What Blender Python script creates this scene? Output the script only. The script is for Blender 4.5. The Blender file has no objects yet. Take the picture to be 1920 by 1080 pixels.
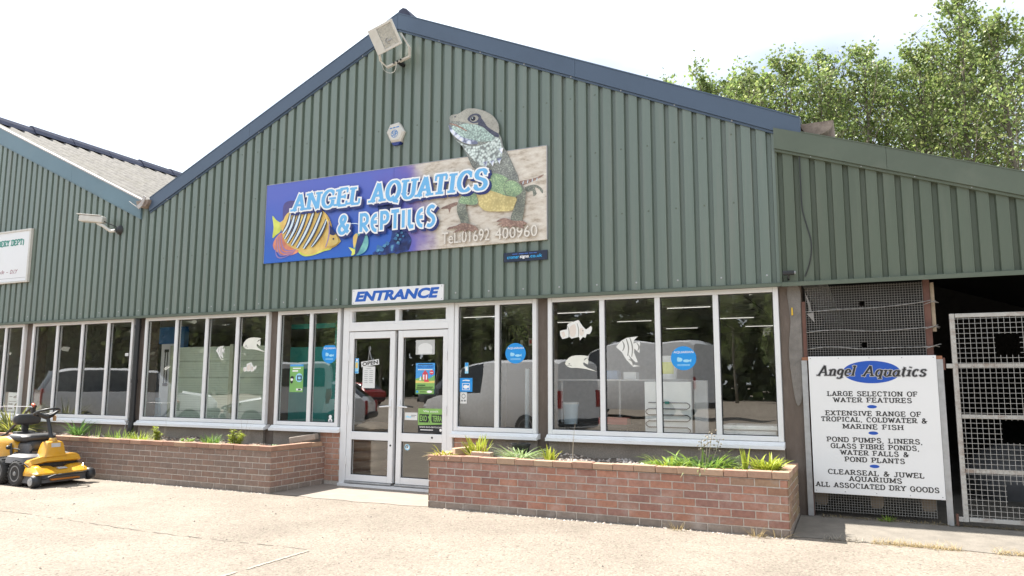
import bpy, bmesh, math, random
from mathutils import Vector, Matrix
random.seed(7)
PI = math.pi
S = bpy.context.scene
COL = S.collection

# ------------------------------------------------------------------ camera, sky, sun, exposure
YAW, PITCH, ROLL = 0.4423, 0.1281, 0.0034
cam = bpy.data.cameras.new('camera')
cam.sensor_width = 36.0
cam.lens = 1396.45 / 1920 * 36
cam.clip_start = 0.05
cam.clip_end = 3000
camo = bpy.data.objects.new('camera', cam)
COL.objects.link(camo)
_f = Vector((-math.sin(YAW) * math.cos(PITCH), math.cos(YAW) * math.cos(PITCH), math.sin(PITCH)))
_r = Vector((math.cos(YAW), math.sin(YAW), 0))
_u = _r.cross(_f)
_r, _u = _r * math.cos(ROLL) + _u * math.sin(ROLL), _u * math.cos(ROLL) - _r * math.sin(ROLL)
_m = Matrix((_r, _u, -_f)).transposed().to_4x4()
_m.translation = Vector((0, -8.586, 1.406))
camo.matrix_world = _m
S.camera = camo

SUN_EL = math.radians(52)
SUN_DIR = Vector((-math.cos(SUN_EL), 0.022, math.sin(SUN_EL))).normalized()   # towards the sun
w = bpy.data.worlds.new('World')
S.world = w
w.use_nodes = True
wn = w.node_tree.nodes
wl = w.node_tree.links
wn.clear()
sky = wn.new('ShaderNodeTexSky')
sky.sky_type = 'NISHITA'
sky.sun_disc = False
sky.sun_elevation = SUN_EL
sky.sun_rotation = math.atan2(SUN_DIR.x, SUN_DIR.y)
sky.air_density = 0.9
sky.dust_density = 1.6
sky.ozone_density = 1.0
bg = wn.new('ShaderNodeBackground')
bg.inputs[1].default_value = 0.065
out = wn.new('ShaderNodeOutputWorld')
# soft fair-weather clouds mixed over the clear sky
tc = wn.new('ShaderNodeTexCoord')
mp = wn.new('ShaderNodeMapping')
mp.inputs['Scale'].default_value = (1.0, 1.0, 2.6)
mp.inputs['Location'].default_value = (0.9, 0.45, 0.2)
nz = wn.new('ShaderNodeTexNoise')
nz.inputs['Scale'].default_value = 2.3
nz.inputs['Detail'].default_value = 5.0
nz.inputs['Roughness'].default_value = 0.5
rp = wn.new('ShaderNodeValToRGB')
rp.color_ramp.elements[0].position = 0.26
rp.color_ramp.elements[1].position = 0.66
rp.color_ramp.elements[0].color = (.10, .10, .10, 1)
mx = wn.new('ShaderNodeMixRGB')
mx.inputs[2].default_value = (9.2, 9.9, 10.6, 1)
wl.new(tc.outputs['Generated'], mp.inputs[0])
wl.new(mp.outputs[0], nz.inputs['Vector'])
wl.new(nz.outputs['Fac'], rp.inputs[0])
wl.new(rp.outputs[0], mx.inputs[0])
wl.new(sky.outputs[0], mx.inputs[1])
wl.new(mx.outputs[0], bg.inputs[0])
wl.new(bg.outputs[0], out.inputs[0])

sun = bpy.data.lights.new('sun', 'SUN')
sun.energy = 5.0
sun.angle = math.radians(0.5)
sun.color = (1.0, 0.955, 0.88)
suno = bpy.data.objects.new('sun', sun)
COL.objects.link(suno)
suno.rotation_euler = SUN_DIR.to_track_quat('Z', 'Y').to_euler()
suno.location = (-30, 0, 40)

S.view_settings.view_transform = 'Standard'
S.view_settings.look = 'None'
S.view_settings.gamma = 1.0
S.view_settings.exposure = 1.5

# ------------------------------------------------------------------ helpers
def lin(r, g, b, k=1.12):
    def c(v):
        v /= 255.0
        return (v / 12.92 if v <= 0.04045 else ((v + 0.055) / 1.055) ** 2.4) * k
    return (min(c(r), .9), min(c(g), .9), min(c(b), .9), 1.0)

MATS = {}

def mat(name, col, rough=0.6, var=0.12, scale=8.0, bump=0.0, bscale=60.0, metal=0.0, spec=0.5, attr=False,
        dirt=None, dirt_scale=2.0, dirt_amt=0.5, stretch=None, emit=0.0, trans=0.0, coat=0.0):
    """principled material with procedural colour variation, optional dirt and bump"""
    if name in MATS:
        return MATS[name]
    m = bpy.data.materials.new(name)
    m.use_nodes = True
    n, l = m.node_tree.nodes, m.node_tree.links
    n.clear()
    o = n.new('ShaderNodeOutputMaterial')
    p = n.new('ShaderNodeBsdfPrincipled')
    p.inputs['Roughness'].default_value = rough
    p.inputs['Metallic'].default_value = metal
    p.inputs['Specular IOR Level'].default_value = spec
    p.inputs['Coat Weight'].default_value = coat
    g = n.new('ShaderNodeNewGeometry')
    mpn = n.new('ShaderNodeMapping')
    if stretch:
        mpn.inputs['Scale'].default_value = stretch
    l.new(g.outputs['Position'], mpn.inputs[0])
    no = n.new('ShaderNodeTexNoise')
    no.inputs['Scale'].default_value = scale
    no.inputs['Detail'].default_value = 6
    no.inputs['Roughness'].default_value = 0.62
    l.new(mpn.outputs[0], no.inputs['Vector'])
    mr = n.new('ShaderNodeMapRange')
    mr.inputs['From Min'].default_value = 0.25
    mr.inputs['From Max'].default_value = 0.75
    mr.inputs['To Min'].default_value = 1 - var
    mr.inputs['To Max'].default_value = 1 + var
    l.new(no.outputs['Fac'], mr.inputs[0])
    mul = n.new('ShaderNodeVectorMath')
    mul.operation = 'SCALE'
    if attr:
        a = n.new('ShaderNodeAttribute')
        a.attribute_name = 'Col'
        l.new(a.outputs['Color'], mul.inputs[0])
    else:
        mul.inputs[0].default_value = col[:3]
    l.new(mr.outputs[0], mul.inputs['Scale'])
    src = mul.outputs[0]
    if dirt:
        n2 = n.new('ShaderNodeTexNoise')
        n2.inputs['Scale'].default_value = dirt_scale
        n2.inputs['Detail'].default_value = 8
        n2.inputs['Roughness'].default_value = 0.7
        l.new(mpn.outputs[0], n2.inputs['Vector'])
        r2 = n.new('ShaderNodeMapRange')
        r2.inputs['From Min'].default_value = 0.5
        r2.inputs['From Max'].default_value = 0.72
        r2.inputs['To Max'].default_value = dirt_amt
        l.new(n2.outputs['Fac'], r2.inputs[0])
        mxn = n.new('ShaderNodeMixRGB')
        l.new(r2.outputs[0], mxn.inputs[0])
        l.new(src, mxn.inputs[1])
        mxn.inputs[2].default_value = dirt
        src = mxn.outputs[0]
    l.new(src, p.inputs['Base Color'])
    if bump:
        n3 = n.new('ShaderNodeTexNoise')
        n3.inputs['Scale'].default_value = bscale
        n3.inputs['Detail'].default_value = 4
        l.new(mpn.outputs[0], n3.inputs['Vector'])
        b = n.new('ShaderNodeBump')
        b.inputs['Strength'].default_value = bump
        b.inputs['Distance'].default_value = 0.01
        l.new(n3.outputs['Fac'], b.inputs['Height'])
        l.new(b.outputs[0], p.inputs['Normal'])
    if emit:
        p.inputs['Emission Color'].default_value = col
        p.inputs['Emission Strength'].default_value = emit
    if trans:
        t = n.new('ShaderNodeBsdfTranslucent')
        l.new(src, t.inputs[0])
        ms = n.new('ShaderNodeMixShader')
        ms.inputs[0].default_value = trans
        l.new(p.outputs[0], ms.inputs[1])
        l.new(t.outputs[0], ms.inputs[2])
        l.new(ms.outputs[0], o.inputs[0])
    else:
        l.new(p.outputs[0], o.inputs[0])
    MATS[name] = m
    return m

def node_mat(name):
    m = bpy.data.materials.new(name)
    m.use_nodes = True
    n, l = m.node_tree.nodes, m.node_tree.links
    n.clear()
    o = n.new('ShaderNodeOutputMaterial')
    MATS[name] = m
    return m, n, l, o

def glass_mat(name, tint, ior, wob=0.012, rough=0.0):
    m, n, l, o = node_mat(name)
    fr = n.new('ShaderNodeFresnel')
    # the same reflectance from either side of the face
    gg = n.new('ShaderNodeNewGeometry')
    bf = n.new('ShaderNodeMapRange')
    bf.inputs['To Min'].default_value = ior
    bf.inputs['To Max'].default_value = 1 / ior
    l.new(gg.outputs['Backfacing'], bf.inputs[0])
    l.new(bf.outputs[0], fr.inputs[0])
    tr = n.new('ShaderNodeBsdfTransparent')
    tr.inputs[0].default_value = (*tint, 1)
    gl = n.new('ShaderNodeBsdfGlossy')
    gl.inputs['Roughness'].default_value = rough
    gl.inputs['Color'].default_value = (0.95, 0.95, 0.95, 1)
    g = n.new('ShaderNodeNewGeometry')
    no = n.new('ShaderNodeTexNoise')
    no.inputs['Scale'].default_value = 1.7
    no.inputs['Detail'].default_value = 1.0
    b = n.new('ShaderNodeBump')
    b.inputs['Strength'].default_value = 1.0
    b.inputs['Distance'].default_value = wob
    l.new(g.outputs['Position'], no.inputs['Vector'])
    l.new(no.outputs['Fac'], b.inputs['Height'])
    l.new(b.outputs[0], gl.inputs['Normal'])
    ms = n.new('ShaderNodeMixShader')
    l.new(fr.outputs[0], ms.inputs[0])
    l.new(tr.outputs[0], ms.inputs[1])
    l.new(gl.outputs[0], ms.inputs[2])
    l.new(ms.outputs[0], o.inputs[0])
    return m

class MB:
    """collects geometry; build() links it as one mesh object"""
    def __init__(self, org=(0, 0, 0)):
        self.v, self.f, self.mi, self.c = [], [], [], []
        self.org = Vector(org)
        self.mats = []
        self.cur = 0
        self.col = (1, 1, 1, 1)

    def m(self, material):
        if material not in self.mats:
            self.mats.append(material)
        self.cur = self.mats.index(material)
        return self

    def add(self, vs, fs):
        k = len(self.v)
        self.v += [tuple(Vector(p) - self.org) for p in vs]
        for f in fs:
            self.f.append(tuple(k + i for i in f))
            self.mi.append(self.cur)
            self.c.append(self.col)

    def box(self, a, b):
        x0, x1 = sorted((a[0], b[0])); y0, y1 = sorted((a[1], b[1])); z0, z1 = sorted((a[2], b[2]))
        self.add([(x0, y0, z0), (x1, y0, z0), (x1, y1, z0), (x0, y1, z0), (x0, y0, z1), (x1, y0, z1), (x1, y1, z1), (x0, y1, z1)],
                 [(0, 3, 2, 1), (4, 5, 6, 7), (0, 1, 5, 4), (1, 2, 6, 5), (2, 3, 7, 6), (3, 0, 4, 7)])

    def bbox(self, a, b, r=0.006):
        """box with chamfered edges"""
        x0, x1 = sorted((a[0], b[0])); y0, y1 = sorted((a[1], b[1])); z0, z1 = sorted((a[2], b[2]))
        bm = bmesh.new()
        vs = [bm.verts.new(p) for p in [(x0, y0, z0), (x1, y0, z0), (x1, y1, z0), (x0, y1, z0), (x0, y0, z1), (x1, y0, z1), (x1, y1, z1), (x0, y1, z1)]]
        for f in [(0, 3, 2, 1), (4, 5, 6, 7), (0, 1, 5, 4), (1, 2, 6, 5), (2, 3, 7, 6), (3, 0, 4, 7)]:
            bm.faces.new([vs[i] for i in f])
        bmesh.ops.bevel(bm, geom=bm.edges[:], offset=r, segments=2, profile=0.5, affect='EDGES')
        self.bm(bm)

    def bm(self, bm, M=None):
        bm.verts.index_update()
        vs = [(M @ v.co) if M else v.co for v in bm.verts]
        self.add(vs, [[v.index for v in f.verts] for f in bm.faces])
        bm.free()

    def obox(self, c, size, rot=(0, 0, 0), r=0.0):
        from mathutils import Euler
        M = Matrix.Translation(c) @ Euler(rot).to_matrix().to_4x4()
        sx, sy, sz = [s / 2 for s in size]
        bm = bmesh.new()
        vs = [bm.verts.new(p) for p in [(-sx, -sy, -sz), (sx, -sy, -sz), (sx, sy, -sz), (-sx, sy, -sz), (-sx, -sy, sz), (sx, -sy, sz), (sx, sy, sz), (-sx, sy, sz)]]
        for f in [(0, 3, 2, 1), (4, 5, 6, 7), (0, 1, 5, 4), (1, 2, 6, 5), (2, 3, 7, 6), (3, 0, 4, 7)]:
            bm.faces.new([vs[i] for i in f])
        if r:
            bmesh.ops.bevel(bm, geom=bm.edges[:], offset=r, segments=2, profile=0.5, affect='EDGES')
        self.bm(bm, M)

    def tube(self, pts, r, n=8, caps=True):
        pts = [Vector(p) for p in pts]
        rs = r if isinstance(r, (list, tuple)) else [r] * len(pts)
        vs, fs = [], []
        up = None
        for i, p in enumerate(pts):
            a = pts[max(i - 1, 0)]; b = pts[min(i + 1, len(pts) - 1)]
            t = (b - a).normalized()
            if up is None:
                up = t.orthogonal().normalized()
            s = t.cross(up)
            if s.length < 1e-6:
                s = t.orthogonal()
            s.normalize()
            up = s.cross(t).normalized()
            for k in range(n):
                an = 2 * PI * k / n
                vs.append(p + (s * math.cos(an) + up * math.sin(an)) * rs[i])
        for i in range(len(pts) - 1):
            for k in range(n):
                k2 = (k + 1) % n
                fs.append((i * n + k, (i + 1) * n + k, (i + 1) * n + k2, i * n + k2))
        if caps:
            fs.append(tuple(range(n)))
            fs.append(tuple((len(pts) - 1) * n + k for k in reversed(range(n))))
        self.add(vs, fs)

    def lathe(self, c, axis, prof, n=20):
        """prof: list of (r, h) along axis from centre c"""
        ax = Vector(axis).normalized()
        u = ax.orthogonal().normalized(); v = ax.cross(u)
        c = Vector(c)
        vs, fs = [], []
        for r, h in prof:
            for k in range(n):
                a = 2 * PI * k / n
                vs.append(c + ax * h + (u * math.cos(a) + v * math.sin(a)) * r)
        for i in range(len(prof) - 1):
            for k in range(n):
                k2 = (k + 1) % n
                fs.append((i * n + k, i * n + k2, (i + 1) * n + k2, (i + 1) * n + k))
        fs.append(tuple(reversed(range(n))))
        fs.append(tuple((len(prof) - 1) * n + k for k in range(n)))
        self.add(vs, fs)

    def prism(self, pts, y0, y1):
        """closed outline in the x-z plane extruded between y0 (front, smaller) and y1"""
        a = sum(pts[i][0] * pts[(i + 1) % len(pts)][1] - pts[(i + 1) % len(pts)][0] * pts[i][1] for i in range(len(pts)))
        if a < 0:
            pts = pts[::-1]
        n = len(pts)
        vs = [(x, y0, z) for x, z in pts] + [(x, y1, z) for x, z in pts]
        fs = [tuple(range(n)), tuple(n + i for i in reversed(range(n)))]
        fs += [(i, n + i, n + (i + 1) % n, (i + 1) % n) for i in range(n)]
        self.add(vs, fs)

    def flat(self, pts, y):
        a = sum(pts[i][0] * pts[(i + 1) % len(pts)][1] - pts[(i + 1) % len(pts)][0] * pts[i][1] for i in range(len(pts)))
        if a < 0:
            pts = pts[::-1]
        self.add([(x, y, z) for x, z in pts], [tuple(range(len(pts)))])

    def build(self, name, material=None, parent=None, smooth=False, attr=False, loc=None):
        me = bpy.data.meshes.new(name)
        me.from_pydata(self.v, [], self.f)
        if material is not None:
            self.mats = [material]
            self.mi = [0] * len(self.f)
        for m in self.mats:
            me.materials.append(m)
        me.polygons.foreach_set('material_index', self.mi)
        if smooth:
            me.polygons.foreach_set('use_smooth', [True] * len(self.f))
        if attr:
            ca = me.color_attributes.new('Col', 'FLOAT_COLOR', 'CORNER')
            buf = []
            for f, c in zip(self.f, self.c):
                buf += list(c) * len(f)
            ca.data.foreach_set('color', buf)
        me.update()
        o = bpy.data.objects.new(name, me)
        COL.objects.link(o)
        if parent is not None:
            o.parent = parent
        else:
            o.location = self.org if loc is None else loc
        return o

def smooth_by_angle(o, ang=35):
    me = o.data
    me.polygons.foreach_set('use_smooth', [True] * len(me.polygons))
    me.set_sharp_from_angle(angle=math.radians(ang))
    return o

def tag(o, label=None, cat=None, group=None, kind=None):
    if label: o['label'] = label
    if cat: o['category'] = cat
    if group: o['group'] = group
    if kind: o['kind'] = kind
    return o

def thing(name, loc, label, cat, group=None, rz=0.0):
    o = bpy.data.objects.new(name, None)
    o.empty_display_size = 0.2
    COL.objects.link(o)
    o.location = loc
    o.rotation_euler = (0, 0, rz)
    return tag(o, label, cat, group)

def crom(pts, closed=True, k=4):
    """Catmull-Rom smoothing of a 2-D outline"""
    n = len(pts); o = []
    rng = range(n) if closed else range(n - 1)
    for i in rng:
        g = (lambda j: pts[j % n]) if closed else (lambda j: pts[min(max(j, 0), n - 1)])
        p0, p1, p2, p3 = g(i - 1), g(i), g(i + 1), g(i + 2)
        for s in range(k):
            t = s / k
            o.append(tuple(0.5 * (2 * b + (c - a) * t + (2 * a - 5 * b + 4 * c - d) * t * t + (3 * b - a - 3 * c + d) * t ** 3)
                           for a, b, c, d in zip(p0, p1, p2, p3)))
    if not closed:
        o.append(pts[-1])
    return o

def ell(cx, cz, rx, rz, n=40):
    return [(cx + rx * math.cos(2 * PI * i / n), cz + rz * math.sin(2 * PI * i / n)) for i in range(n)]

# sans lettering from the built-in typeface, fitted to a box
def btext(mb, s, x0, x1, z0, z1, y, bold=0.0, shear=0.0, depth=0.0, rot=0.0):
    cu = bpy.data.curves.new('t', 'FONT')
    cu.body = s; cu.size = 1.0; cu.offset = bold; cu.shear = shear; cu.resolution_u = 3
    cu.extrude = 0
    ob = bpy.data.objects.new('t', cu)
    COL.objects.link(ob)
    bpy.context.view_layer.update()
    me = bpy.data.meshes.new_from_object(ob)
    xs = [v.co.x for v in me.vertices]; ys = [v.co.y for v in me.vertices]
    ax, bx, ay, by = min(xs), max(xs), min(ys), max(ys)
    cx, cz = (x0 + x1) / 2, (z0 + z1) / 2
    vs = []
    for v in me.vertices:
        x = x0 + (v.co.x - ax) / (bx - ax) * (x1 - x0); z = z0 + (v.co.y - ay) / (by - ay) * (z1 - z0)
        dx, dz = x - cx, z - cz
        vs.append((cx + dx * math.cos(rot) - dz * math.sin(rot), y, cz + dx * math.sin(rot) + dz * math.cos(rot)))
    mb.add(vs, [tuple(p.vertices) for p in me.polygons])
    bpy.data.objects.remove(ob); bpy.data.curves.remove(cu); bpy.data.meshes.remove(me)

# serif lettering drawn with strokes
def arc(cx, cy, rx, ry, a0, a1, n=12):
    return [(cx + rx * math.cos(math.radians(a0 + (a1 - a0) * i / n)), cy + ry * math.sin(math.radians(a0 + (a1 - a0) * i / n))) for i in range(n + 1)]
_S = crom([(.66, .80), (.57, .95), (.41, 1), (.24, .95), (.15, .78), (.22, .62), (.42, .53), (.62, .43), (.71, .25), (.62, .06), (.42, 0), (.24, .05), (.13, .2)], False, 3)
_s = crom([(.40, .50), (.34, .6), (.24, .62), (.12, .57), (.1, .45), (.2, .36), (.33, .28), (.42, .17), (.36, .03), (.24, 0), (.13, .03), (.07, .13)], False, 3)
# width, strokes, feet (slabs), vertical serifs (x, z centre, length)
GL = {
 'A': (.9, [[(.12, 0), (.45, 1)], [(.45, 1), (.78, 0)], [(.24, .34), (.66, .34)]], [(.12, 0), (.78, 0)], []),
 'B': (.82, [[(.17, 0), (.17, 1)], [(.17, 1), (.45, 1)] + arc(.45, .76, .22, .24, 80, -90) + [(.17, .52)], [(.17, .52), (.48, .52)] + arc(.48, .26, .25, .26, 80, -90) + [(.17, 0)]], [(.12, 0), (.12, 1)], []),
 'C': (.85, [arc(.47, .5, .37, .5, 48, 315, 18)], [], [(.73, .83, .3)]),
 'D': (.88, [[(.17, 0), (.17, 1)], [(.17, 1), (.42, 1)] + arc(.42, .5, .36, .5, 80, -80, 14) + [(.42, 0), (.17, 0)]], [(.12, 0), (.12, 1)], []),
 'E': (.8, [[(.17, 0), (.17, 1)], [(.17, 1), (.68, 1)], [(.17, .52), (.55, .52)], [(.17, 0), (.7, 0)]], [(.12, 0), (.12, 1)], [(.67, .87, .26), (.69, .13, .26), (.55, .52, .24)]),
 'F': (.77, [[(.17, 0), (.17, 1)], [(.17, 1), (.68, 1)], [(.17, .52), (.55, .52)]], [(.17, 0), (.12, 1)], [(.67, .87, .26), (.55, .52, .24)]),
 'G': (.92, [arc(.47, .5, .37, .5, 48, 320, 18), [(.75, .42), (.75, .06)]], [(.72, .44)], [(.73, .83, .3)]),
 'H': (.95, [[(.18, 0), (.18, 1)], [(.77, 0), (.77, 1)], [(.18, .52), (.77, .52)]], [(.18, 0), (.77, 0), (.18, 1), (.77, 1)], []),
 'I': (.45, [[(.225, 0), (.225, 1)]], [(.225, 0), (.225, 1)], []),
 'J': (.7, [[(.48, 1), (.48, .27)] + arc(.29, .25, .19, .25, 0, -165, 8)], [(.48, 1)], []),
 'K': (.9, [[(.18, 0), (.18, 1)], [(.18, .42), (.72, 1)], [(.36, .58), (.76, 0)]], [(.18, 0), (.18, 1), (.74, 0), (.7, 1)], []),
 'L': (.75, [[(.17, 0), (.17, 1)], [(.17, 0), (.65, 0)]], [(.17, 1), (.12, 0)], [(.65, .15, .3)]),
 'M': (1.08, [[(.17, 0), (.17, 1)], [(.17, 1), (.54, .18)], [(.54, .18), (.91, 1)], [(.91, 0), (.91, 1)]], [(.17, 0), (.91, 0), (.12, 1), (.96, 1)], []),
 'N': (.95, [[(.17, 0), (.17, 1)], [(.17, 1), (.78, 0)], [(.78, 0), (.78, 1)]], [(.17, 0), (.13, 1), (.78, 1)], []),
 'O': (.92, [arc(.46, .5, .37, .5, 0, 360, 24)], [], []),
 'P': (.8, [[(.17, 0), (.17, 1)], [(.17, 1), (.45, 1)] + arc(.45, .73, .25, .27, 80, -90) + [(.17, .46)]], [(.17, 0), (.12, 1)], []),
 'Q': (.92, [arc(.46, .5, .37, .5, 0, 360, 24), [(.42, .2), (.6, -.05), (.84, -.12)]], [], []),
 'R': (.88, [[(.17, 0), (.17, 1)], [(.17, 1), (.45, 1)] + arc(.45, .75, .24, .25, 80, -90) + [(.17, .5)], [(.44, .5), (.7, .02)]], [(.17, 0), (.12, 1), (.74, 0)], []),
 'S': (.82, [_S], [], [(.65, .84, .26), (.14, .15, .26)]),
 'T': (.82, [[(.41, 0), (.41, 1)], [(.1, 1), (.72, 1)]], [(.41, 0)], [(.1, .86, .28), (.72, .86, .28)]),
 'U': (.9, [[(.17, 1), (.17, .3)] + arc(.455, .3, .285, .3, 180, 360, 10) + [(.74, 1)]], [(.17, 1), (.74, 1)], []),
 'V': (.88, [[(.1, 1), (.44, 0)], [(.44, 0), (.78, 1)]], [(.1, 1), (.78, 1)], []),
 'W': (1.15, [[(.1, 1), (.34, 0)], [(.34, 0), (.57, .85)], [(.57, .85), (.8, 0)], [(.8, 0), (1.05, 1)]], [(.1, 1), (1.05, 1)], []),
 'X': (.88, [[(.13, 0), (.74, 1)], [(.13, 1), (.74, 0)]], [(.13, 0), (.74, 0), (.13, 1), (.74, 1)], []),
 'Y': (.85, [[(.1, 1), (.42, .48)], [(.74, 1), (.42, .48)], [(.42, .48), (.42, 0)]], [(.1, 1), (.74, 1), (.42, 0)], []),
 '&': (.92, [crom([(.82, .02), (.62, .22), (.38, .52), (.26, .72), (.32, .92), (.46, .98), (.58, .88), (.54, .7), (.38, .54), (.2, .38), (.14, .2), (.24, .03), (.42, 0), (.62, .14), (.74, .34), (.78, .5)], False, 3)], [(.78, .5)], []),
 ',': (.35, [[(.17, .06), (.1, -.16)]], [], []),
 '(': (.45, [arc(.42, .4, .26, .62, 120, 240, 8)], [], []),
 ')': (.45, [arc(.03, .4, .26, .62, 60, -60, 8)], [], []),
 ' ': (.5, [], [], []),
 'n': (.62, [[(.14, 0), (.14, .62)], [(.14, .42)] + arc(.32, .44, .17, .18, 160, 0, 8) + [(.49, 0)]], [(.14, 0), (.49, 0), (.1, .6)], []),
 'g': (.58, [arc(.27, .38, .19, .24, 0, 360, 16), [(.47, .6), (.47, -.1)] + arc(.28, -.1, .19, .16, 0, -150, 8)], [], []),
 'e': (.52, [[(.09, .34), (.45, .34)] + arc(.27, .31, .19, .31, 8, 310, 16)], [], []),
 'l': (.32, [[(.16, 0), (.16, 1)]], [(.16, 0), (.11, .98)], []),
 'q': (.58, [arc(.27, .31, .19, .31, 0, 360, 16), [(.47, .62), (.47, -.25)]], [(.47, -.25)], []),
 'u': (.62, [[(.13, .62), (.13, .18)] + arc(.3, .18, .17, .18, 180, 350, 8), [(.49, .62), (.49, 0)]], [(.09, .6), (.45, .6), (.53, 0)], []),
 'a': (.56, [arc(.26, .27, .18, .27, 0, 360, 16), [(.45, .58), (.45, 0)]], [(.5, 0)], []),
 't': (.4, [[(.18, .85), (.18, .12), (.24, .02), (.34, .03)], [(.05, .62), (.33, .62)]], [], []),
 'i': (.32, [[(.16, 0), (.16, .6)], [(.16, .8), (.16, .88)]], [(.16, 0), (.11, .58)], []),
 'c': (.5, [arc(.27, .31, .19, .31, 45, 315, 14)], [], []),
 's': (.48, [_s], [], []),
}
# rounded display capitals for the second line of the big sign
DECO = dict(GL)
DECO['R'] = (.72, [[(.12, 0), (.12, 1)], [(.02, 1), (.36, 1)] + arc(.36, .72, .24, .28, 80, -90) + [(.2, .44)], [(.26, .44), (.62, 0)]], [], [])
DECO['E'] = (.56, [arc(.42, .45, .32, .45, 85, 275, 14), [(.12, .5), (.46, .5)]], [], [])
DECO['P'] = (.68, [[(.12, 0), (.12, 1)], [(.02, 1), (.34, 1)] + arc(.34, .72, .24, .28, 80, -90) + [(.12, .44)]], [], [])
DECO['T'] = (.6, [[(.3, 0), (.3, 1)], [(.02, 1), (.58, 1)]], [], [])
DECO['I'] = (.34, [[(.17, 0), (.17, 1)]], [], [])
DECO['L'] = (.5, [[(.13, 1), (.13, .14), (.2, .02), (.44, .02)]], [], [])
DECO['S'] = (.62, [crom([(.56, .95), (.4, 1.05), (.2, .95), (.14, .75), (.26, .6), (.46, .45), (.54, .25), (.44, .05), (.26, -.03), (.08, .03)], False, 3)], [], [])

def swidth(s, G=GL, sp=.06):
    return sum(G[c][0] + sp for c in s) - sp

def stext(mb, s, x0, x1, z0, cap, y, thick, thin=None, slab=0.0, slab_t=0.0, grow=0.0, shear=0.0, G=GL, sp=.06):
    """strokes fitted between x0 and x1; each stroke sits 0.05 mm further out so that none are coplanar"""
    thin = thick if thin is None else thin
    sx = (x1 - x0) / swidth(s, G, sp)
    adv = 0.0
    k = 0
    for ch in s:
        wd, strokes, feet, vser = G[ch]
        def T(p):
            return ((adv + p[0] + shear * p[1]) * sx + x0, z0 + p[1] * cap)
        quads = []
        for st in strokes:
            closed = st[0] == st[-1] or (abs(st[0][0] - st[-1][0]) + abs(st[0][1] - st[-1][1]) < 1e-6)
            quads.append(([T(p) for p in st], None, closed))
        if slab:
            for fx, fz in feet:
                c = T((fx, fz))
                zc = c[1] + (slab_t / 2 if fz < .5 else -slab_t / 2)
                quads.append(([(c[0] - slab, zc), (c[0] + slab, zc)], slab_t, False))
            for vx, vz, ln in vser:
                a, b = T((vx, vz - ln / 2)), T((vx, vz + ln / 2))
                quads.append(([a, b], slab_t * 1.1, False))
        for pts, wfix, closed in quads:
            n = len(pts)
            if grow and not closed:
                def ext(a, b):
                    d = math.hypot(a[0] - b[0], a[1] - b[1]) or 1
                    return (a[0] + (a[0] - b[0]) / d * grow, a[1] + (a[1] - b[1]) / d * grow)
                pts = [ext(pts[0], pts[1])] + pts[1:-1] + [ext(pts[-1], pts[-2])]
            L, R = [], []
            for i in range(n):
                a = pts[i - 1] if i > 0 else (pts[-2] if closed else pts[0])
                b = pts[i + 1] if i < n - 1 else (pts[1] if closed else pts[-1])
                tx, tz = b[0] - a[0], b[1] - a[1]
                d = math.hypot(tx, tz) or 1
                tx /= d; tz /= d
                wdt = (wfix if wfix else thin + (thick - thin) * abs(tz)) / 2 + grow
                if 0 < i < n - 1:
                    e1 = (pts[i][0] - a[0], pts[i][1] - a[1]); d1 = math.hypot(*e1) or 1
                    cs = abs((e1[0] * tx + e1[1] * tz) / d1)
                    wdt /= max(cs, .6)
                L.append((pts[i][0] - tz * wdt, pts[i][1] + tx * wdt)); R.append((pts[i][0] + tz * wdt, pts[i][1] - tx * wdt))
            yy = y - 0.00006 * (k % 12)
            k += 1
            vs = [(p[0], yy - .000004 * i_, p[1]) for i_, p in enumerate(L)] + [(p[0], yy - .000004 * i_, p[1]) for i_, p in enumerate(R)]
            mb.add(vs, [(i, n + i, n + i + 1, i + 1) for i in range(n - 1)])
        adv += wd + sp

# ------------------------------------------------------------------ materials
M_clad = mat('green_cladding', (0.143, 0.185, 0.153, 1), rough=.36, var=.10, scale=1.3, spec=.8, dirt=(.20, .205, .175, 1), dirt_scale=2.6, dirt_amt=.6, stretch=(5, 1, .16))
M_clad_shed = mat('shed_green_cladding', (0.109, 0.136, 0.101, 1), rough=.5, var=.10, scale=1.3, spec=.4, dirt=(.18, .19, .15, 1), dirt_scale=3.0, dirt_amt=.3, stretch=(3, 1, .25))  # darker, greener tone than the main cladding
M_trim_g = mat('green_trim', (0.113, 0.139, 0.105, 1), rough=.5, var=.08, scale=2, spec=.35, dirt=(.2, .21, .17, 1), dirt_scale=2.5, dirt_amt=.3)
M_fascia = mat('slate_blue_trim', (0.070, 0.104, 0.158, 1), rough=.38, var=.08, scale=1.5, spec=.5)
M_fascia2 = mat('teal_blue_trim', (0.117, 0.194, 0.234, 1), rough=.38, var=.10, scale=1.5, spec=.5, dirt=(.16, .21, .22, 1), dirt_amt=.3)
M_white = mat('white_upvc', (.78, .785, .79, 1), rough=.28, var=.03, scale=3, dirt=(.58, .56, .52, 1), dirt_scale=5, dirt_amt=.18)
M_seal = mat('black_rubber', (.02, .02, .022, 1), rough=.6)
M_concrete = mat('roughcast', (0.281, 0.246, 0.212, 1), rough=.95, var=.3, scale=60, bump=.9, bscale=120, dirt=(.13, .11, .095, 1), dirt_scale=2.2, dirt_amt=.5)
M_pillar = mat('brown_pillar_paint', (0.140, 0.111, 0.092, 1), rough=.85, var=.18, scale=6, bump=.4, bscale=50, dirt=(.22, .19, .17, 1), dirt_scale=3, dirt_amt=.35, stretch=(2, 2, .6))
M_render = mat('bare_grey_render', (0.2, 0.185, 0.17, 1), rough=.95, var=.22, scale=12, bump=.6, bscale=60)
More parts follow.
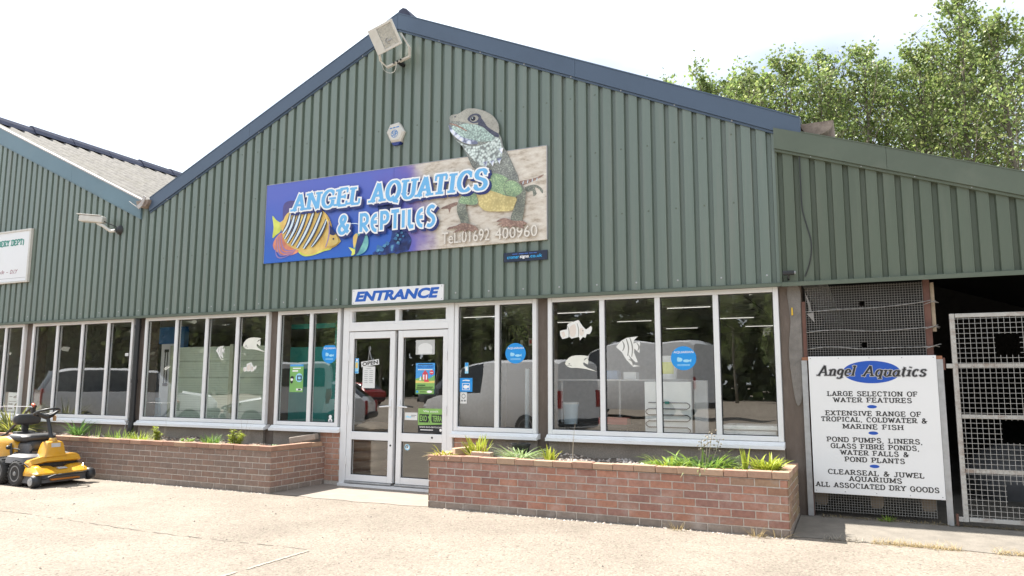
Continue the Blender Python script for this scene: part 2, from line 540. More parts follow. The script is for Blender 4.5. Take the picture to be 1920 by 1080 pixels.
M_roof = mat('weathered_fibre_cement', (0.155, 0.145, 0.132, 1), rough=.95, var=.4, scale=9, bump=.5, bscale=40, dirt=(.16, .15, .12, 1), dirt_scale=2.0, dirt_amt=.7)
M_ridge = mat('dark_ridge_capping', (.05, .055, .09, 1), rough=.7, var=.3, scale=9)
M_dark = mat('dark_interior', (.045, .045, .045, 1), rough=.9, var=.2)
M_wallin = mat('shop_inner_wall', (.40, .40, .38, 1), rough=.9, var=.15)
M_floorin = mat('shop_floor', (.34, .32, .29, 1), rough=.5, var=.2)
M_ceil = mat('ceiling_tile', (.72, .72, .69, 1), rough=.9, var=.06, scale=3)
M_brick = mat('facing_brick', (1, 1, 1, 1), rough=.9, var=.22, scale=26, bump=.6, bscale=90, attr=True, dirt=(.56, .50, .46, 1), dirt_scale=5.5, dirt_amt=.34)
M_brick_old = mat('grimy_brick', (1, 1, 1, 1), rough=.92, var=.24, scale=24, bump=.6, bscale=90, attr=True, dirt=(.19, .15, .125, 1), dirt_scale=2.3, dirt_amt=.5)
M_mortar = mat('mortar', (0.5, 0.45, 0.4, 1), rough=.95, var=.25, scale=30, bump=.5, bscale=120)
M_coping = mat('coping_brick', (1, 1, 1, 1), rough=.88, var=.14, scale=30, bump=.4, bscale=100, attr=True, dirt=(.30, .25, .20, 1), dirt_amt=.25)
M_steel = mat('galvanised_steel', (.42, .43, .44, 1), rough=.45, var=.15, scale=12, metal=.4, dirt=(.26, .18, .12, 1), dirt_amt=.25, dirt_scale=5)
M_rustwhite = mat('flaking_white_paint', (.46, .445, .415, 1), rough=.65, var=.1, scale=10, bump=.3, bscale=60, dirt=(.17, .075, .035, 1), dirt_scale=6.5, dirt_amt=.85)
M_rust = mat('red_oxide_steel', (.13, .06, .045, 1), rough=.75, var=.25, scale=12, dirt=(.2, .11, .07, 1), dirt_amt=.4)
M_wire = mat('wire', (0.46, 0.45, 0.43, 1), rough=.5, metal=.3, var=.15)
M_wire_dull = mat('weld_mesh_wire', (0.255, 0.246, 0.230, 1), rough=.6, metal=.2, var=.2, scale=4)
M_black = mat('black_plastic', (.022, .023, .025, 1), rough=.45, var=.12)
M_offwhite = mat('aged_white_plastic', (.62, .60, .55, 1), rough=.4, var=.06, dirt=(.4, .34, .26, 1), dirt_scale=7, dirt_amt=.35)
M_glass = glass_mat('window_glass', (.97, .985, .975), 2.45, .0013)
M_glassdoor = glass_mat('door_glass', (.95, .96, .955), 2.45, .0009)
M_clear = glass_mat('pane_inner_face', (1, 1, 1), 1.01, 0)
M_signwhite = mat('sign_white', (.79, .795, .80, 1), rough=.35, var=.025, scale=2)
M_ink = mat('sign_black', (.022, .022, .024, 1), rough=.45)
M_blue = mat('sign_blue', (.012, .085, .45, 1), rough=.4, var=.03)

def sheet_tone(m, width, amt):
    """each metre-wide cladding sheet has weathered to a slightly different tone"""
    n, l = m.node_tree.nodes, m.node_tree.links
    p = [q for q in n if q.type == 'BSDF_PRINCIPLED'][0]
    src = p.inputs['Base Color'].links[0].from_socket
    g_ = n.new('ShaderNodeNewGeometry'); sp = n.new('ShaderNodeSeparateXYZ'); l.new(g_.outputs['Position'], sp.inputs[0])
    d = n.new('ShaderNodeMath'); d.operation = 'DIVIDE'; d.inputs[1].default_value = width; l.new(sp.outputs['X'], d.inputs[0])
    f = n.new('ShaderNodeMath'); f.operation = 'FLOOR'; l.new(d.outputs[0], f.inputs[0])
    wn_ = n.new('ShaderNodeTexWhiteNoise'); wn_.noise_dimensions = '1D'; l.new(f.outputs[0], wn_.inputs['W'])
    mr = n.new('ShaderNodeMapRange'); mr.inputs['To Min'].default_value = 1 - amt; mr.inputs['To Max'].default_value = 1 + amt; l.new(wn_.outputs['Value'], mr.inputs[0])
    sc = n.new('ShaderNodeVectorMath'); sc.operation = 'SCALE'; l.new(src, sc.inputs[0]); l.new(mr.outputs[0], sc.inputs['Scale'])
    l.new(sc.outputs[0], p.inputs['Base Color'])
sheet_tone(M_clad, 1.0, .05)
sheet_tone(M_clad_shed, 1.0, .06)

# ------------------------------------------------------------------ ground
def ground_material():
    m, n, l, o = node_mat('pale_gravelly_tarmac')
    p = n.new('ShaderNodeBsdfPrincipled')
    p.inputs['Roughness'].default_value = .92
    p.inputs['Specular IOR Level'].default_value = .25
    g = n.new('ShaderNodeNewGeometry')
    v = n.new('ShaderNodeTexVoronoi'); v.inputs['Scale'].default_value = 55
    l.new(g.outputs['Position'], v.inputs['Vector'])
    r = n.new('ShaderNodeValToRGB')
    e = r.color_ramp.elements
    e[0].position = 0; e[0].color = (0.129, 0.107, 0.086, 1)
    e[1].position = 1; e[1].color = (0.292, 0.258, 0.211, 1)
    for pos, c in [(.3, (0.228, 0.200, 0.163, 1)), (.55, (0.245, 0.202, 0.172, 1)), (.8, (0.267, 0.241, 0.194, 1))]:
        x = e.new(pos); x.color = c
    l.new(v.outputs['Color'], r.inputs[0])
    no = n.new('ShaderNodeTexNoise'); no.inputs['Scale'].default_value = .9; no.inputs['Detail'].default_value = 8; no.inputs['Roughness'].default_value = .65
    l.new(g.outputs['Position'], no.inputs['Vector'])
    mr = n.new('ShaderNodeMapRange'); mr.inputs['From Min'].default_value = .3; mr.inputs['From Max'].default_value = .7; mr.inputs['To Min'].default_value = .83; mr.inputs['To Max'].default_value = 1.12
    l.new(no.outputs['Fac'], mr.inputs[0])
    sc = n.new('ShaderNodeVectorMath'); sc.operation = 'SCALE'
    l.new(r.outputs[0], sc.inputs[0]); l.new(mr.outputs[0], sc.inputs['Scale'])
    # scattered dark chippings
    v2 = n.new('ShaderNodeTexVoronoi'); v2.inputs['Scale'].default_value = 9
    l.new(g.outputs['Position'], v2.inputs['Vector'])
    lt = n.new('ShaderNodeMath'); lt.operation = 'LESS_THAN'; lt.inputs[1].default_value = .075
    l.new(v2.outputs['Distance'], lt.inputs[0])
    mx1 = n.new('ShaderNodeMixRGB'); mx1.inputs[2].default_value = (.16, .13, .11, 1)
    f1 = n.new('ShaderNodeMath'); f1.operation = 'MULTIPLY'; f1.inputs[1].default_value = .6
    # broad worn and stained areas
    nb_ = n.new('ShaderNodeTexNoise'); nb_.inputs['Scale'].default_value = .28; nb_.inputs['Detail'].default_value = 5; nb_.inputs['Roughness'].default_value = .6
    l.new(g.outputs['Position'], nb_.inputs['Vector'])
    mb_ = n.new('ShaderNodeMapRange'); mb_.inputs['From Min'].default_value = .35; mb_.inputs['From Max'].default_value = .65; mb_.inputs['To Min'].default_value = .86; mb_.inputs['To Max'].default_value = 1.06
    l.new(nb_.outputs['Fac'], mb_.inputs[0])
    mm_ = n.new('ShaderNodeMath'); mm_.operation = 'MULTIPLY'; l.new(mr.outputs[0], mm_.inputs[0]); l.new(mb_.outputs[0], mm_.inputs[1]); l.new(mm_.outputs[0], sc.inputs['Scale'])
    l.new(lt.outputs[0], f1.inputs[0]); l.new(f1.outputs[0], mx1.inputs[0]); l.new(sc.outputs[0], mx1.inputs[1])
    l.new(mx1.outputs[0], p.inputs['Base Color'])
    n3 = n.new('ShaderNodeTexNoise'); n3.inputs['Scale'].default_value = 45; n3.inputs['Detail'].default_value = 5
    l.new(g.outputs['Position'], n3.inputs['Vector'])
    b = n.new('ShaderNodeBump'); b.inputs['Strength'].default_value = .8; b.inputs['Distance'].default_value = .012
    l.new(n3.outputs['Fac'], b.inputs['Height']); l.new(b.outputs[0], p.inputs['Normal'])
    l.new(p.outputs[0], o.inputs[0])
    return m
M_ground = ground_material()
g = MB()
g.add([(-300, -300, 0), (300, -300, 0), (300, 300, 0), (-300, 300, 0)], [(0, 1, 2, 3)])
tag(g.build('car_park_ground', M_ground), kind='structure')

# old slab joints worn into the tarmac
M_crack = mat('joint_dirt', (0.17, 0.148, 0.125, 1), rough=1, var=.4, scale=20)
M_palejoint = mat('pale_joint', (.285, .255, .212, 1), rough=1, var=.2, scale=20)
g = MB()
pts = []
x = -16.0
while x < -4.3:
    pts.append((x, -3.40 + .05 * math.sin(x * 1.3) + random.uniform(-.012, .012), random.uniform(.002, .008)))
    x += .09
g.m(M_crack)
for a, b in zip(pts, pts[1:]):
    if random.random() < .72:
        g.add([(a[0], a[1] - a[2], .004), (b[0], b[1] - b[2], .004), (b[0], b[1] + b[2], .004), (a[0], a[1] + a[2], .004)], [(0, 1, 2, 3)])
g.m(M_palejoint)
y = -3.42
while y > -8:
    if random.random() < .8:
        g.add([(-4.36 + random.uniform(-.01, .01), y, .004), (-4.33, y, .004), (-4.32, y - .1, .004), (-4.36, y - .1, .004)], [(0, 3, 2, 1)])
    y -= .1
tag(g.build('slab_joint'), kind='structure')

# smoother concrete in front of the doors and the raised apron by the shed
M_step = mat('door_concrete', (0.262, 0.222, 0.188, 1), rough=.9, var=.12, scale=5, bump=.25, bscale=80, dirt=(.2, .175, .15, 1), dirt_scale=1.5, dirt_amt=.4)
M_apron = mat('apron_concrete', (0.2, 0.178, 0.15, 1), rough=.95, var=.2, scale=7, bump=.5, bscale=60, dirt=(.13, .12, .105, 1), dirt_scale=2.2, dirt_amt=.6)
g = MB()
n_ = 26
top = [(-6.98 + (2.36) * i / n_, -1.03 - .02 * math.sin(i * .9) - .02 * random.random() - .05 * math.sin(PI * i / n_)) for i in range(n_ + 1)]
g.add([(a, b, .004) for a, b in top] + [(-4.62, .1, .004), (-6.98, .1, .004)], [tuple(range(n_ + 3))])
tag(g.build('doorstep_pavement', M_step), kind='structure')
g = MB()
edge = [(-.70, -.98)]
x = -.55
while x < 9:
    edge.append((x, -.94 + .02 * math.sin(x * 5) + random.uniform(-.02, .02) + .02 * x * 0))
    x += .18
ne = len(edge)
vs = [(a, b, .004) for a, b in edge] + [(a, b + .05, .012) for a, b in edge] + [(a, -.1, .05) for a, b in edge] + [(a, 9, .055) for a, b in edge]
fs = []
for k in range(3):
    for i in range(ne - 1):
        fs.append((k * ne + i, k * ne + i + 1, (k + 1) * ne + i + 1, (k + 1) * ne + i))
g.add(vs, fs)
tag(g.build('apron_pavement', M_apron), kind='structure')

# ------------------------------------------------------------------ cladding helper
def cladding(mb, x0, x1, zb, top, pitch=.1635, yr=-.066, yt=-.026, x_off=0.0, knots=()):
    """trapezoidal ribbed sheet from zb up to top(x)"""
    prof = [(0, yr), (.126, yr), (.138, yt), (.188, yt), (.2, yr)]
    k = pitch / .2
    xs = []
    i = math.floor((x0 - x_off) / pitch) - 1
    while True:
        b = x_off + i * pitch
        if b > x1 + pitch:
            break
        for px, py in prof[:-1]:
            xs.append((b + px * k, py))
        i += 1
    xs.append((b, yr))
    def ya(x):
        for (a, ay), (c, cy) in zip(xs, xs[1:]):
            if a <= x <= c:
                return ay + (cy - ay) * (x - a) / (c - a) if c > a else ay
        return yr
    line = [(x0, ya(x0))] + [q for q in xs if x0 < q[0] < x1] + [(q, ya(q)) for q in knots if x0 < q < x1] + [(x1, ya(x1))]
    line.sort()
    for (a, ay), (c, cy) in zip(line, line[1:]):
        mb.add([(a, ay, zb), (c, cy, zb), (c, cy, top(c)), (a, ay, top(a))], [(0, 1, 2, 3)])

def screws(mb, x0, x1, z, pitch=.1635, x_off=0.0, y=-.07, step=2):
    i = math.ceil((x0 - x_off) / pitch)
    while x_off + i * pitch + .06 < x1:
        if i % step == 0:
            zz = z(x_off + i * pitch + .06) if callable(z) else z
            mb.lathe((x_off + i * pitch + .06, y + .008, zz), (0, -1, 0), [(.011, 0), (.011, .006), (.004, .009)], 6)
        i += 1

AX, AZ, SL = -5.86, 6.71, .448
def main_top(x):
    return AZ - SL * abs(x - AX)
LX, LZ = -15.88, 6.68
def left_top(x):
    return LZ - .452 * abs(x - LX)

def raker(mb, x0, z0, x1, z1, depth, y0, y1, lip=.03):
    """sloping barge trim: a face of given vertical depth with a small return lip on top and below"""
    dz = z1 - z0
    pr = [(x0, z0), (x1, z1), (x1, z1 - depth), (x0, z0 - depth)]
    mb.prism(pr, y0, y1)
    # drip fold at the lower edge
    mb.prism([(x0, z0 - depth - .002), (x1, z1 - depth - .002), (x1, z1 - depth - lip), (x0, z0 - depth - lip)], y0 + .02, y1)

# ------------------------------------------------------------------ main gabled shop
shop = thing('gabled_shop', (-5.86, 0, 0), 'gabled shop in ribbed green cladding with double entrance doors and slate blue roof trim', 'shop')
SO = (-5.86, 0, 0)
b = MB(SO)
b.m(M_clad)
cladding(b, -10.88, -.80, 2.515, lambda x: main_top(x) - .10, x_off=-5.9, knots=(AX,))
b.m(M_steel)
screws(b, -10.8, -.9, 2.60, x_off=-5.9, step=3)
b.m(M_trim_g)
for z_ in (3.45, 4.25):
    screws(b, -10.7 + max(0, z_ - 4.3), -1.0 - max(0, z_ - 4.2), z_, x_off=-5.9, step=2)
screws(b, -9.2, -2.5, 5.0, x_off=-5.9, step=2)
b.build('cladding', None, shop)
b = MB(SO)
b.m(M_trim_g)
b.box((-10.9, -.085, 2.478), (-.78, .0, 2.512))
b.box((-10.9, -.10, 2.468), (-.78, -.085, 2.50))
b.build('drip_trim', None, shop)
b = MB(SO)
b.m(M_fascia)
for xa, xb in [(-10.80, -8.62), (-8.617, -5.862), (-5.858, -3.15), (-3.147, -.52)]:
    raker(b, xa, main_top(xa), xb, main_top(xb), .225, -.10, -.02)
for xa, xb in [(-10.80, -5.86), (-5.86, -.52)]:
    b.prism([(xa, main_top(xa) + .018), (xb, main_top(xb) + .018), (xb, main_top(xb) + .002), (xa, main_top(xa) + .002)], -.105, .16)
b.m(M_steel)
screws(b, -10.7, -5.9, lambda x: main_top(x) - .235, y=-.082, step=4)
screws(b, -5.8, -.7, lambda x: main_top(x) - .235, y=-.082, step=4)
b.build('barge_trim', None, shop)

def corrugated(mb, x0, z0, x1, z1, y0, y1, pitch=.29, amp=.045, laps=4, th=.012, sub=6):
    n = int((y1 - y0) / pitch * sub)
    for s in range(laps):
        a, c = s / laps, (s + 1) / laps + (.02 if s < laps - 1 else 0)
        xa, za = x0 + (x1 - x0) * a, z0 + (z1 - z0) * a + .010 * s
        xb, zb = x0 + (x1 - x0) * c, z0 + (z1 - z0) * c + .010 * s
        vs, fs = [], []
        for i in range(n + 1):
            y = y0 + (y1 - y0) * i / n
            w_ = amp * math.sin(2 * PI * i / sub)
            vs += [(xa, y, za + w_), (xb, y, zb + w_)]
        for i in range(n):
            fs.append((2 * i, 2 * i + 1, 2 * i + 3, 2 * i + 2))
        mb.add(vs, fs)

b = MB(SO)
corrugated(b, AX, AZ + .0, -10.80, main_top(-10.8), .02, 20, laps=4)
corrugated(b, AX, AZ + .0, -.52, main_top(-.52), .02, 20, laps=4)
ro = b.build('roof', M_roof, shop, smooth=True)
b = MB(SO)
pr = [(-.17, -.075), (-.12, .02), (-.06, .105), (0, .13), (.06, .105), (.12, .02), (.17, -.075)]
for k in range(15):
    y0 = .02 + k * 1.33
    b.add([(AX + px, y0, AZ + .02 + pz) for px, pz in pr] + [(AX + px * .93, y0 + 1.36, AZ + .01 + pz * .94) for px, pz in pr],
          [(i, i + 1, 8 + i, 7 + i) for i in range(6)] + [tuple(reversed(range(7)))])
b.build('ridge_capping', M_ridge, ro)

# cast valley gutter ends sticking out at both eaves
def half_gutter(parent, x, z, org, y0, y1, r=.15):
    b = MB(org)
    n = 14
    vs, fs = [], []
    for y in (y0, y1):
        for rr in (r, r - .018):
            for i in range(n + 1):
                a = PI + PI * i / n
                vs.append((x + rr * math.cos(a), y, z + rr * .85 * math.sin(a)))
    q = n + 1
    for i in range(n):
        fs += [(i, i + 1, 2 * q + i + 1, 2 * q + i), (q + i + 1, q + i, 3 * q + i, 3 * q + i + 1), (i + 1, i, q + i, q + i + 1), (2 * q + i, 2 * q + i + 1, 3 * q + i + 1, 3 * q + i)]
    fs.append(tuple(q + i for i in range(n + 1)))
    b.add(vs, fs)
    o = b.build('valley_gutter', M_gut, parent)
    return o
M_gut = mat('stained_fibre_cement_gutter', (.30, .24, .20, 1), rough=.9, var=.3, scale=15, bump=.5, bscale=40, dirt=(.12, .09, .07, 1), dirt_scale=5, dirt_amt=.7)
M_lead = mat('torn_lead_flashing', (.46, .43, .41, 1), rough=.6, var=.25, scale=14)
half_gutter(shop, -10.90, 4.46, SO, -.16, .5, .15)
half_gutter(shop, -.36, 4.32, SO, .12, 6, .17)
b = MB(SO)
for (p, q, r_, s_) in [((-11.20, 4.47), (-11.02, 4.36), (-10.95, 4.33), (-11.12, 4.42)), ((-11.02, 4.36), (-10.9, 4.42), (-10.86, 4.36), (-10.95, 4.31)), ((-10.9, 4.42), (-10.84, 4.53), (-10.79, 4.5), (-10.86, 4.37))]:
    b.prism([p, q, r_, s_], -.185 + random.uniform(-.01, .01), -.17)
b.build('lead_flashing', M_lead, shop)

# plinth wall under the windows
b = MB(SO)
for xa, xb in [(-10.84, -8.15), (-7.95, -7.08), (-4.47, -3.72), (-3.56, -.83)]:
    b = MB(SO); b.box((xa, .0, -.05), (xb, .22, .735)); b.build('plinth_wall', M_concrete, shop)

def rnd_brick(pal):
    c = random.choice(pal)
    k = random.uniform(.76, .91)
    return (c[0] * k, c[1] * k, c[2] * k, 1)
PAL_RED = [(.42, .215, .16), (.43, .21, .15), (.36, .185, .145), (.40, .235, .185), (.385, .215, .165), (.46, .225, .155), (.34, .185, .15)]
PAL_BUFF = [(.43, .30, .19), (.42, .28, .18), (.42, .265, .185)]
PAL_OLD = [(.285, .20, .16), (.27, .195, .16), (.30, .205, .162), (.28, .19, .15), (.305, .20, .155)]
PAL_BASE = [(.29, .235, .195), (.31, .25, .21), (.27, .22, .185)]
PAL_COP = [(.50, .335, .23), (.49, .315, .215), (.52, .36, .245), (.47, .29, .205), (.45, .265, .19)]

def brick_face(mb, o, d, nrm, length, courses, pal, pal_fn=None, jut=.006, base=True, z0=0.0, phase=0):
    """stretcher courses along d from o, each brick a block standing proud of the mortar"""
    d = Vector(d); nrm = Vector(nrm); o = Vector(o)
    for c in range(courses):
        s = -(.1125 if (c + phase) % 2 else 0.0)
        while s < length - .01:
            a, e = max(s, 0), min(s + .215, length)
            if e - a > .03:
                mid = (a + e) / 2
                if base and c == 0:
                    mb.col = rnd_brick(PAL_BASE)
                elif pal_fn:
                    mb.col = rnd_brick(pal_fn(mid, c))
                else:
                    mb.col = rnd_brick(pal)
                j = jut + random.uniform(-.002, .002)
                ca = z0 + c * .075 + .005 + random.uniform(-.0015, .0015); cb = ca + .065
                p = [o + d * a, o + d * e, o + d * e + nrm * j, o + d * a + nrm * j]
                bv = .004
                vs = []
                for zz in (ca, cb):
                    sgn = bv if zz == ca else -bv
                    vs += [p[0] + Vector((0, 0, zz)), p[1] + Vector((0, 0, zz)), o + d * (e - bv) + nrm * j + Vector((0, 0, zz + sgn)), o + d * (a + bv) + nrm * j + Vector((0, 0, zz + sgn))]
                mb.add(vs, [(3, 2, 6, 7), (0, 1, 2, 3), (4, 7, 6, 5), (0, 3, 7, 4), (1, 5, 6, 2)] if d.cross(nrm).z < 0 else [(2, 3, 7, 6), (1, 0, 3, 2), (7, 4, 5, 6), (3, 0, 4, 7), (5, 1, 2, 6)])
            s += .225
    mb.col = (1, 1, 1, 1)

# brick reveals beside the door
b = MB(SO)
PAL_DOOR = [(.50, .275, .195), (.48, .26, .185), (.53, .30, .21)]
for xa_, xb_ in ((-7.08, -6.72), (-4.89, -4.47)):
    b = MB(SO); b.m(M_mortar); b.box((xa_, .004, -.05), (xb_, .2, .735))
    b.m(M_brick); brick_face(b, (xa_, .004, 0), (1, 0, 0), (0, -1, 0), xb_ - xa_, 9, PAL_DOOR, base=False, z0=.05)
    b.build('brick_reveal', None, shop, attr=True)

# pillars between the windows
def pillar(parent, org, xa, xb, y=.05, name='pillar', m_=None, z1=2.48):
    b = MB(org)
    b.bbox((xa, y, -.05), (xb, y + .25, z1), .008)
    return b.build(name, m_ or M_pillar, parent)
pillar(shop, SO, -8.15, -7.95, .045)
pillar(shop, SO, -3.725, -3.555, .045)
p_end = pillar(shop, SO, -.83, -.60, .03)
b = MB(SO)
outl = [(-.74, 2.46), (-.72, 2.1), (-.75, 1.8), (-.735, 1.5), (-.70, 1.22), (-.66, 1.2), (-.625, 1.35), (-.615, 1.8), (-.612, 2.2), (-.615, 2.46)]
b.prism(crom(outl, True, 3), .02, .032)
b.build('bare_render_patch', M_render, p_end)

def two_faced(o):
    """outer faces of the panes reflect, the inner faces are plain clear glass"""
    o.data.materials.append(M_clear)
    for p in o.data.polygons:
        if p.normal.y > -.9: p.material_index = 1
    return o
# windows
def window(parent, org, xa, xb, mullions, z0=.80, z1=2.475, sill=(0, 0), glass=None, fw=.055):
    """white frame with mullions; sub-parts: panes, glazing seal, sill"""
    b = MB(org)
    yf, yb = -.018, .06
    b.bbox((xa, yf, z0 - .002), (xa + fw, yb, z1), .006); b.bbox((xb - fw, yf, z0 - .002), (xb, yb, z1), .006)
    b.bbox((xa + fw, yf + .002, z0), (xb - fw, yb, z0 + fw), .006); b.bbox((xa + fw, yf + .002, z1 - fw), (xb - fw, yb, z1), .006)
    for mx_ in mullions:
        b.bbox((mx_ - .031, yf + .004, z0 + fw), (mx_ + .031, yb, z1 - fw), .006)
    fr = b.build('window', M_white, parent)
    lights = [xa + fw] + [v for m_ in mullions for v in (m_ - .031, m_ + .031)] + [xb - fw]
    pn, sl = MB(org), MB(org)
    for a, c in zip(lights[::2], lights[1::2]):
        za, zc = z0 + fw, z1 - fw
        pn.box((a + .002, .026, za + .002), (c - .002, .032, zc - .002))
        for q in [((a, .010, za), (a + .009, .024, zc)), ((c - .009, .010, za), (c, .024, zc)), ((a + .009, .010, za), (c - .009, .024, za + .009)), ((a + .009, .010, zc - .009), (c - .009, .024, zc))]:
            sl.box(*q)
    two_faced(pn.build('panes', glass or M_glass, fr))
    sl.build('glazing_seal', M_seal, fr)
    if sill:
        s = MB(org)
        a, c = xa - sill[0], xb + sill[1]
        # sloping nosed sill with two moulded steps
        prof = [(-.022, z0 - .004), (-.05, z0 - .022), (-.052, z0 - .034), (-.085, z0 - .042), (-.088, z0 - .078), (-.076, z0 - .082), (-.02, z0 - .07), (.05, z0 - .07), (.05, z0 - .004)]
        n = len(prof)
        s.add([(a, y, z) for y, z in prof] + [(c, y, z) for y, z in prof], [tuple(range(n)), tuple(n + i for i in reversed(range(n)))] + [(i, n + i, n + (i + 1) % n, (i + 1) % n) for i in range(n)])
        s.build('sill', M_white, fr)
    return fr
window(shop, SO, -10.81, -8.12, [-10.08, -9.41, -8.755], sill=(.03, .05))
window(shop, SO, -7.945, -6.775, [-7.31], sill=(.03, .06))
window(shop, SO, -4.90, -3.72, [-4.275], sill=(.01, .03))
window(shop, SO, -3.565, -.835, [-2.86, -2.18, -1.51], sill=(.01, .01))

# entrance: frame with transom lights, two leaves
b = MB(SO)
for xa, xb, za, zb in [(-6.765, -6.61, .03, 2.475), (-4.985, -4.905, .03, 2.475)]:
    b.bbox((xa + .055 if xa < -6 else xa, -.03, za), (xb, .07, zb), .005)
b.bbox((-6.61, -.028, 2.135), (-4.985, .07, 2.225), .005)
b.bbox((-6.61, -.028, 2.42), (-4.985, .07, 2.475), .005)
b.bbox((-5.835, -.024, 2.225), (-5.775, .065, 2.42), .005)
b.bbox((-6.61, -.026, 2.225), (-6.565, .065, 2.42), .004); b.bbox((-5.03, -.026, 2.225), (-4.985, .065, 2.42), .004)
b.bbox((-6.565, -.026, 2.225), (-5.835, .065, 2.262), .004); b.bbox((-5.775, -.026, 2.225), (-5.03, .065, 2.262), .004)
b.box((-6.71, -.06, .0), (-4.905, .1, .04))
df = b.build('door_frame', M_white, shop)
b = MB(SO)
b.box((-6.565, .02, 2.262), (-5.835, .026, 2.42)); b.box((-5.775, .02, 2.262), (-5.03, .026, 2.42))
two_faced(b.build('transom_panes', M_glass, df))

def leaf(xa, xb, hs):
    b = MB(SO)
    z0, z1, zm0, zm1 = .075, 2.125, .635, .745
    st = .078
    b.bbox((xa, -.02, z0), (xa + st, .05, z1), .006); b.bbox((xb - st, -.02, z0), (xb, .05, z1), .006)
    for za, zb in [(z0, .16), (zm0, zm1), (2.03, z1)]:
        b.bbox((xa + st, -.018, za), (xb - st, .05, zb), .006)
    lf = b.build('door', M_white, shop)
    p, q = MB(SO), MB(SO)
    for za, zb in [(.16, zm0), (zm1, 2.03)]:
        p.box((xa + st, .015, za), (xb - st, .021, zb))
        for k in [((xa + st, .002, za), (xa + st + .009, .013, zb)), ((xb - st - .009, .002, za), (xb - st, .013, zb)), ((xa + st + .009, .002, za), (xb - st - .009, .013, za + .009)), ((xa + st + .009, .002, zb - .009), (xb - st - .009, .013, zb))]:
            q.box(*k)
    two_faced(p.build('panes', M_glassdoor, lf)); q.build('glazing_seal', M_seal, lf)
    hx = xb - .045 if hs > 0 else xa + .045
    h = MB(SO)
    h.bbox((hx - .017, -.034, .955), (hx + .017, -.0205, 1.195), .005)
    h.lathe((hx, -.034, 1.10), (0, -1, 0), [(.012, 0), (.012, .035)], 10)
    h.tube([(hx, -.065, 1.10), (hx - hs * .03, -.068, 1.10), (hx - hs * .15, -.066, 1.09)], [.011, .011, .009], 8)
    h.build('handle', M_white, lf)
    hx = xa + .012 if hs > 0 else xb - .012
    for z in (.30, 1.0, 1.72):
        h = MB(SO)
        h.lathe((hx, -.032, z), (0, 0, 1), [(.011, 0), (.011, .11)], 8)
        h.build('hinge', M_white, lf)
    return lf
l1 = leaf(-6.605, -5.835, 1)
l2 = leaf(-5.78, -4.99, -1)
b = MB(SO)
b.lathe((-5.868, -.021, .575), (0, -1, 0), [(.014, 0), (.012, .004)], 12)
b.build('keyhole_cover', M_black, l1)
b = MB(SO)
b.lathe((-5.215, -.021, .70), (0, -1, 0), [(.014, 0), (.012, .004)], 12)
b.build('keyhole_cover', M_black, l2)
# lower edge weather bars and metal threshold
b = MB(SO)
b.bbox((-6.60, -.055, .05), (-5.84, -.021, .072), .004); b.bbox((-5.775, -.055, .05), (-4.995, -.021, .072), .004)
b.build('weather_bar', M_steel, df)

# inside of the shop
b = MB(SO)
b.m(M_floorin); b.box((-16, .26, -.06), (-.9, 11, .02))
b.m(M_wallin)
b.box((-16.2, 11.02, .0), (-.9, 11.15, 2.9))
b.box((-16.2, .3, .0), (-16.0, 11, 2.9)); b.box((-.88, .3, .0), (-.8, 11, 2.9))
b.m(M_dark)
b.box((-.80, .1, 2.5), (-.72, 11, 4.2))
b.build('shop_room', None, shop)
b = MB(SO)
b.m(M_ceil); 
x = -16.0
while x < -.9:
    y = .1
    while y < 11:
        b.box((x + .008, y + .008, 2.72 + random.uniform(0, .004)), (x + 1.19, y + .59, 2.745))
        y += .6
    x += 1.2
b.m(M_dark); b.box((-16, .09, 2.75), (-.85, 11, 2.78))
b.build('ceiling', None, shop)
M_tube = mat('lit_tube', (1, .97, .9, 1), emit=.42)
for lx, ly in [(-4.69, 4.0), (-4.24, 6.2), (-2.64, 3.9), (-2.26, 6.26), (-2.01, 8.5), (-3.78, 8.5), (-5.74, 5.9), (-6.69, 4.1), (-10.5, 5)]:
    b = MB(SO)
    b.m(M_ceil); b.box((lx - .42, ly - .06, 2.695), (lx + .42, ly + .06, 2.718))
    b.m(M_tube)
    b.tube([(lx - .36, ly, 2.684), (lx + .36, ly, 2.684)], .006, 6)
    b.build('strip_light', None, shop)

# ------------------------------------------------------------------ left gabled unit
LO = (LX, 0, 0)
unit = thing('gabled_unit', LO, 'neighbouring green gable with teal blue roof trim and a weathered corrugated roof slope', 'building')
b = MB(LO)
b.m(M_clad)
cladding(b, -20.9, -10.88, 2.515, lambda x: left_top(x) - .10, x_off=-15.9, knots=(LX,))
b.m(M_steel); screws(b, -20, -10.9, 2.60, x_off=-15.9, step=3)
b.build('cladding', None, unit)
b = MB(LO)
b.m(M_trim_g)
b.box((-20.9, -.085, 2.478), (-10.904, .0, 2.512)); b.box((-20.9, -.10, 2.468), (-10.904, -.085, 2.50))
b.build('drip_trim', None, unit)
b = MB(LO)
b.m(M_fascia2)
for xa, xb in [(-20.9, LX - .002), (LX + .002, -12.9), (-12.897, -11.0)]:
    raker(b, xa, left_top(xa), xb, left_top(xb), .29, -.10, -.02)
b.build('barge_trim', None, unit)
b = MB(LO)
b.prism([(LX, LZ + .025), (-10.98, left_top(-10.98) + .025), (-10.98, left_top(-10.98) + .002), (LX, LZ + .002)], -.11, .06)
b.build('verge_strip', M_lead, unit)
b = MB(LO)
corrugated(b, LX, LZ, -10.98, left_top(-10.98), .02, 20, laps=4)
corrugated(b, LX, LZ, -20.9, left_top(-20.9), .02, 20, laps=2)
ru = b.build('roof', M_roof, unit, smooth=True)
b = MB(LO)
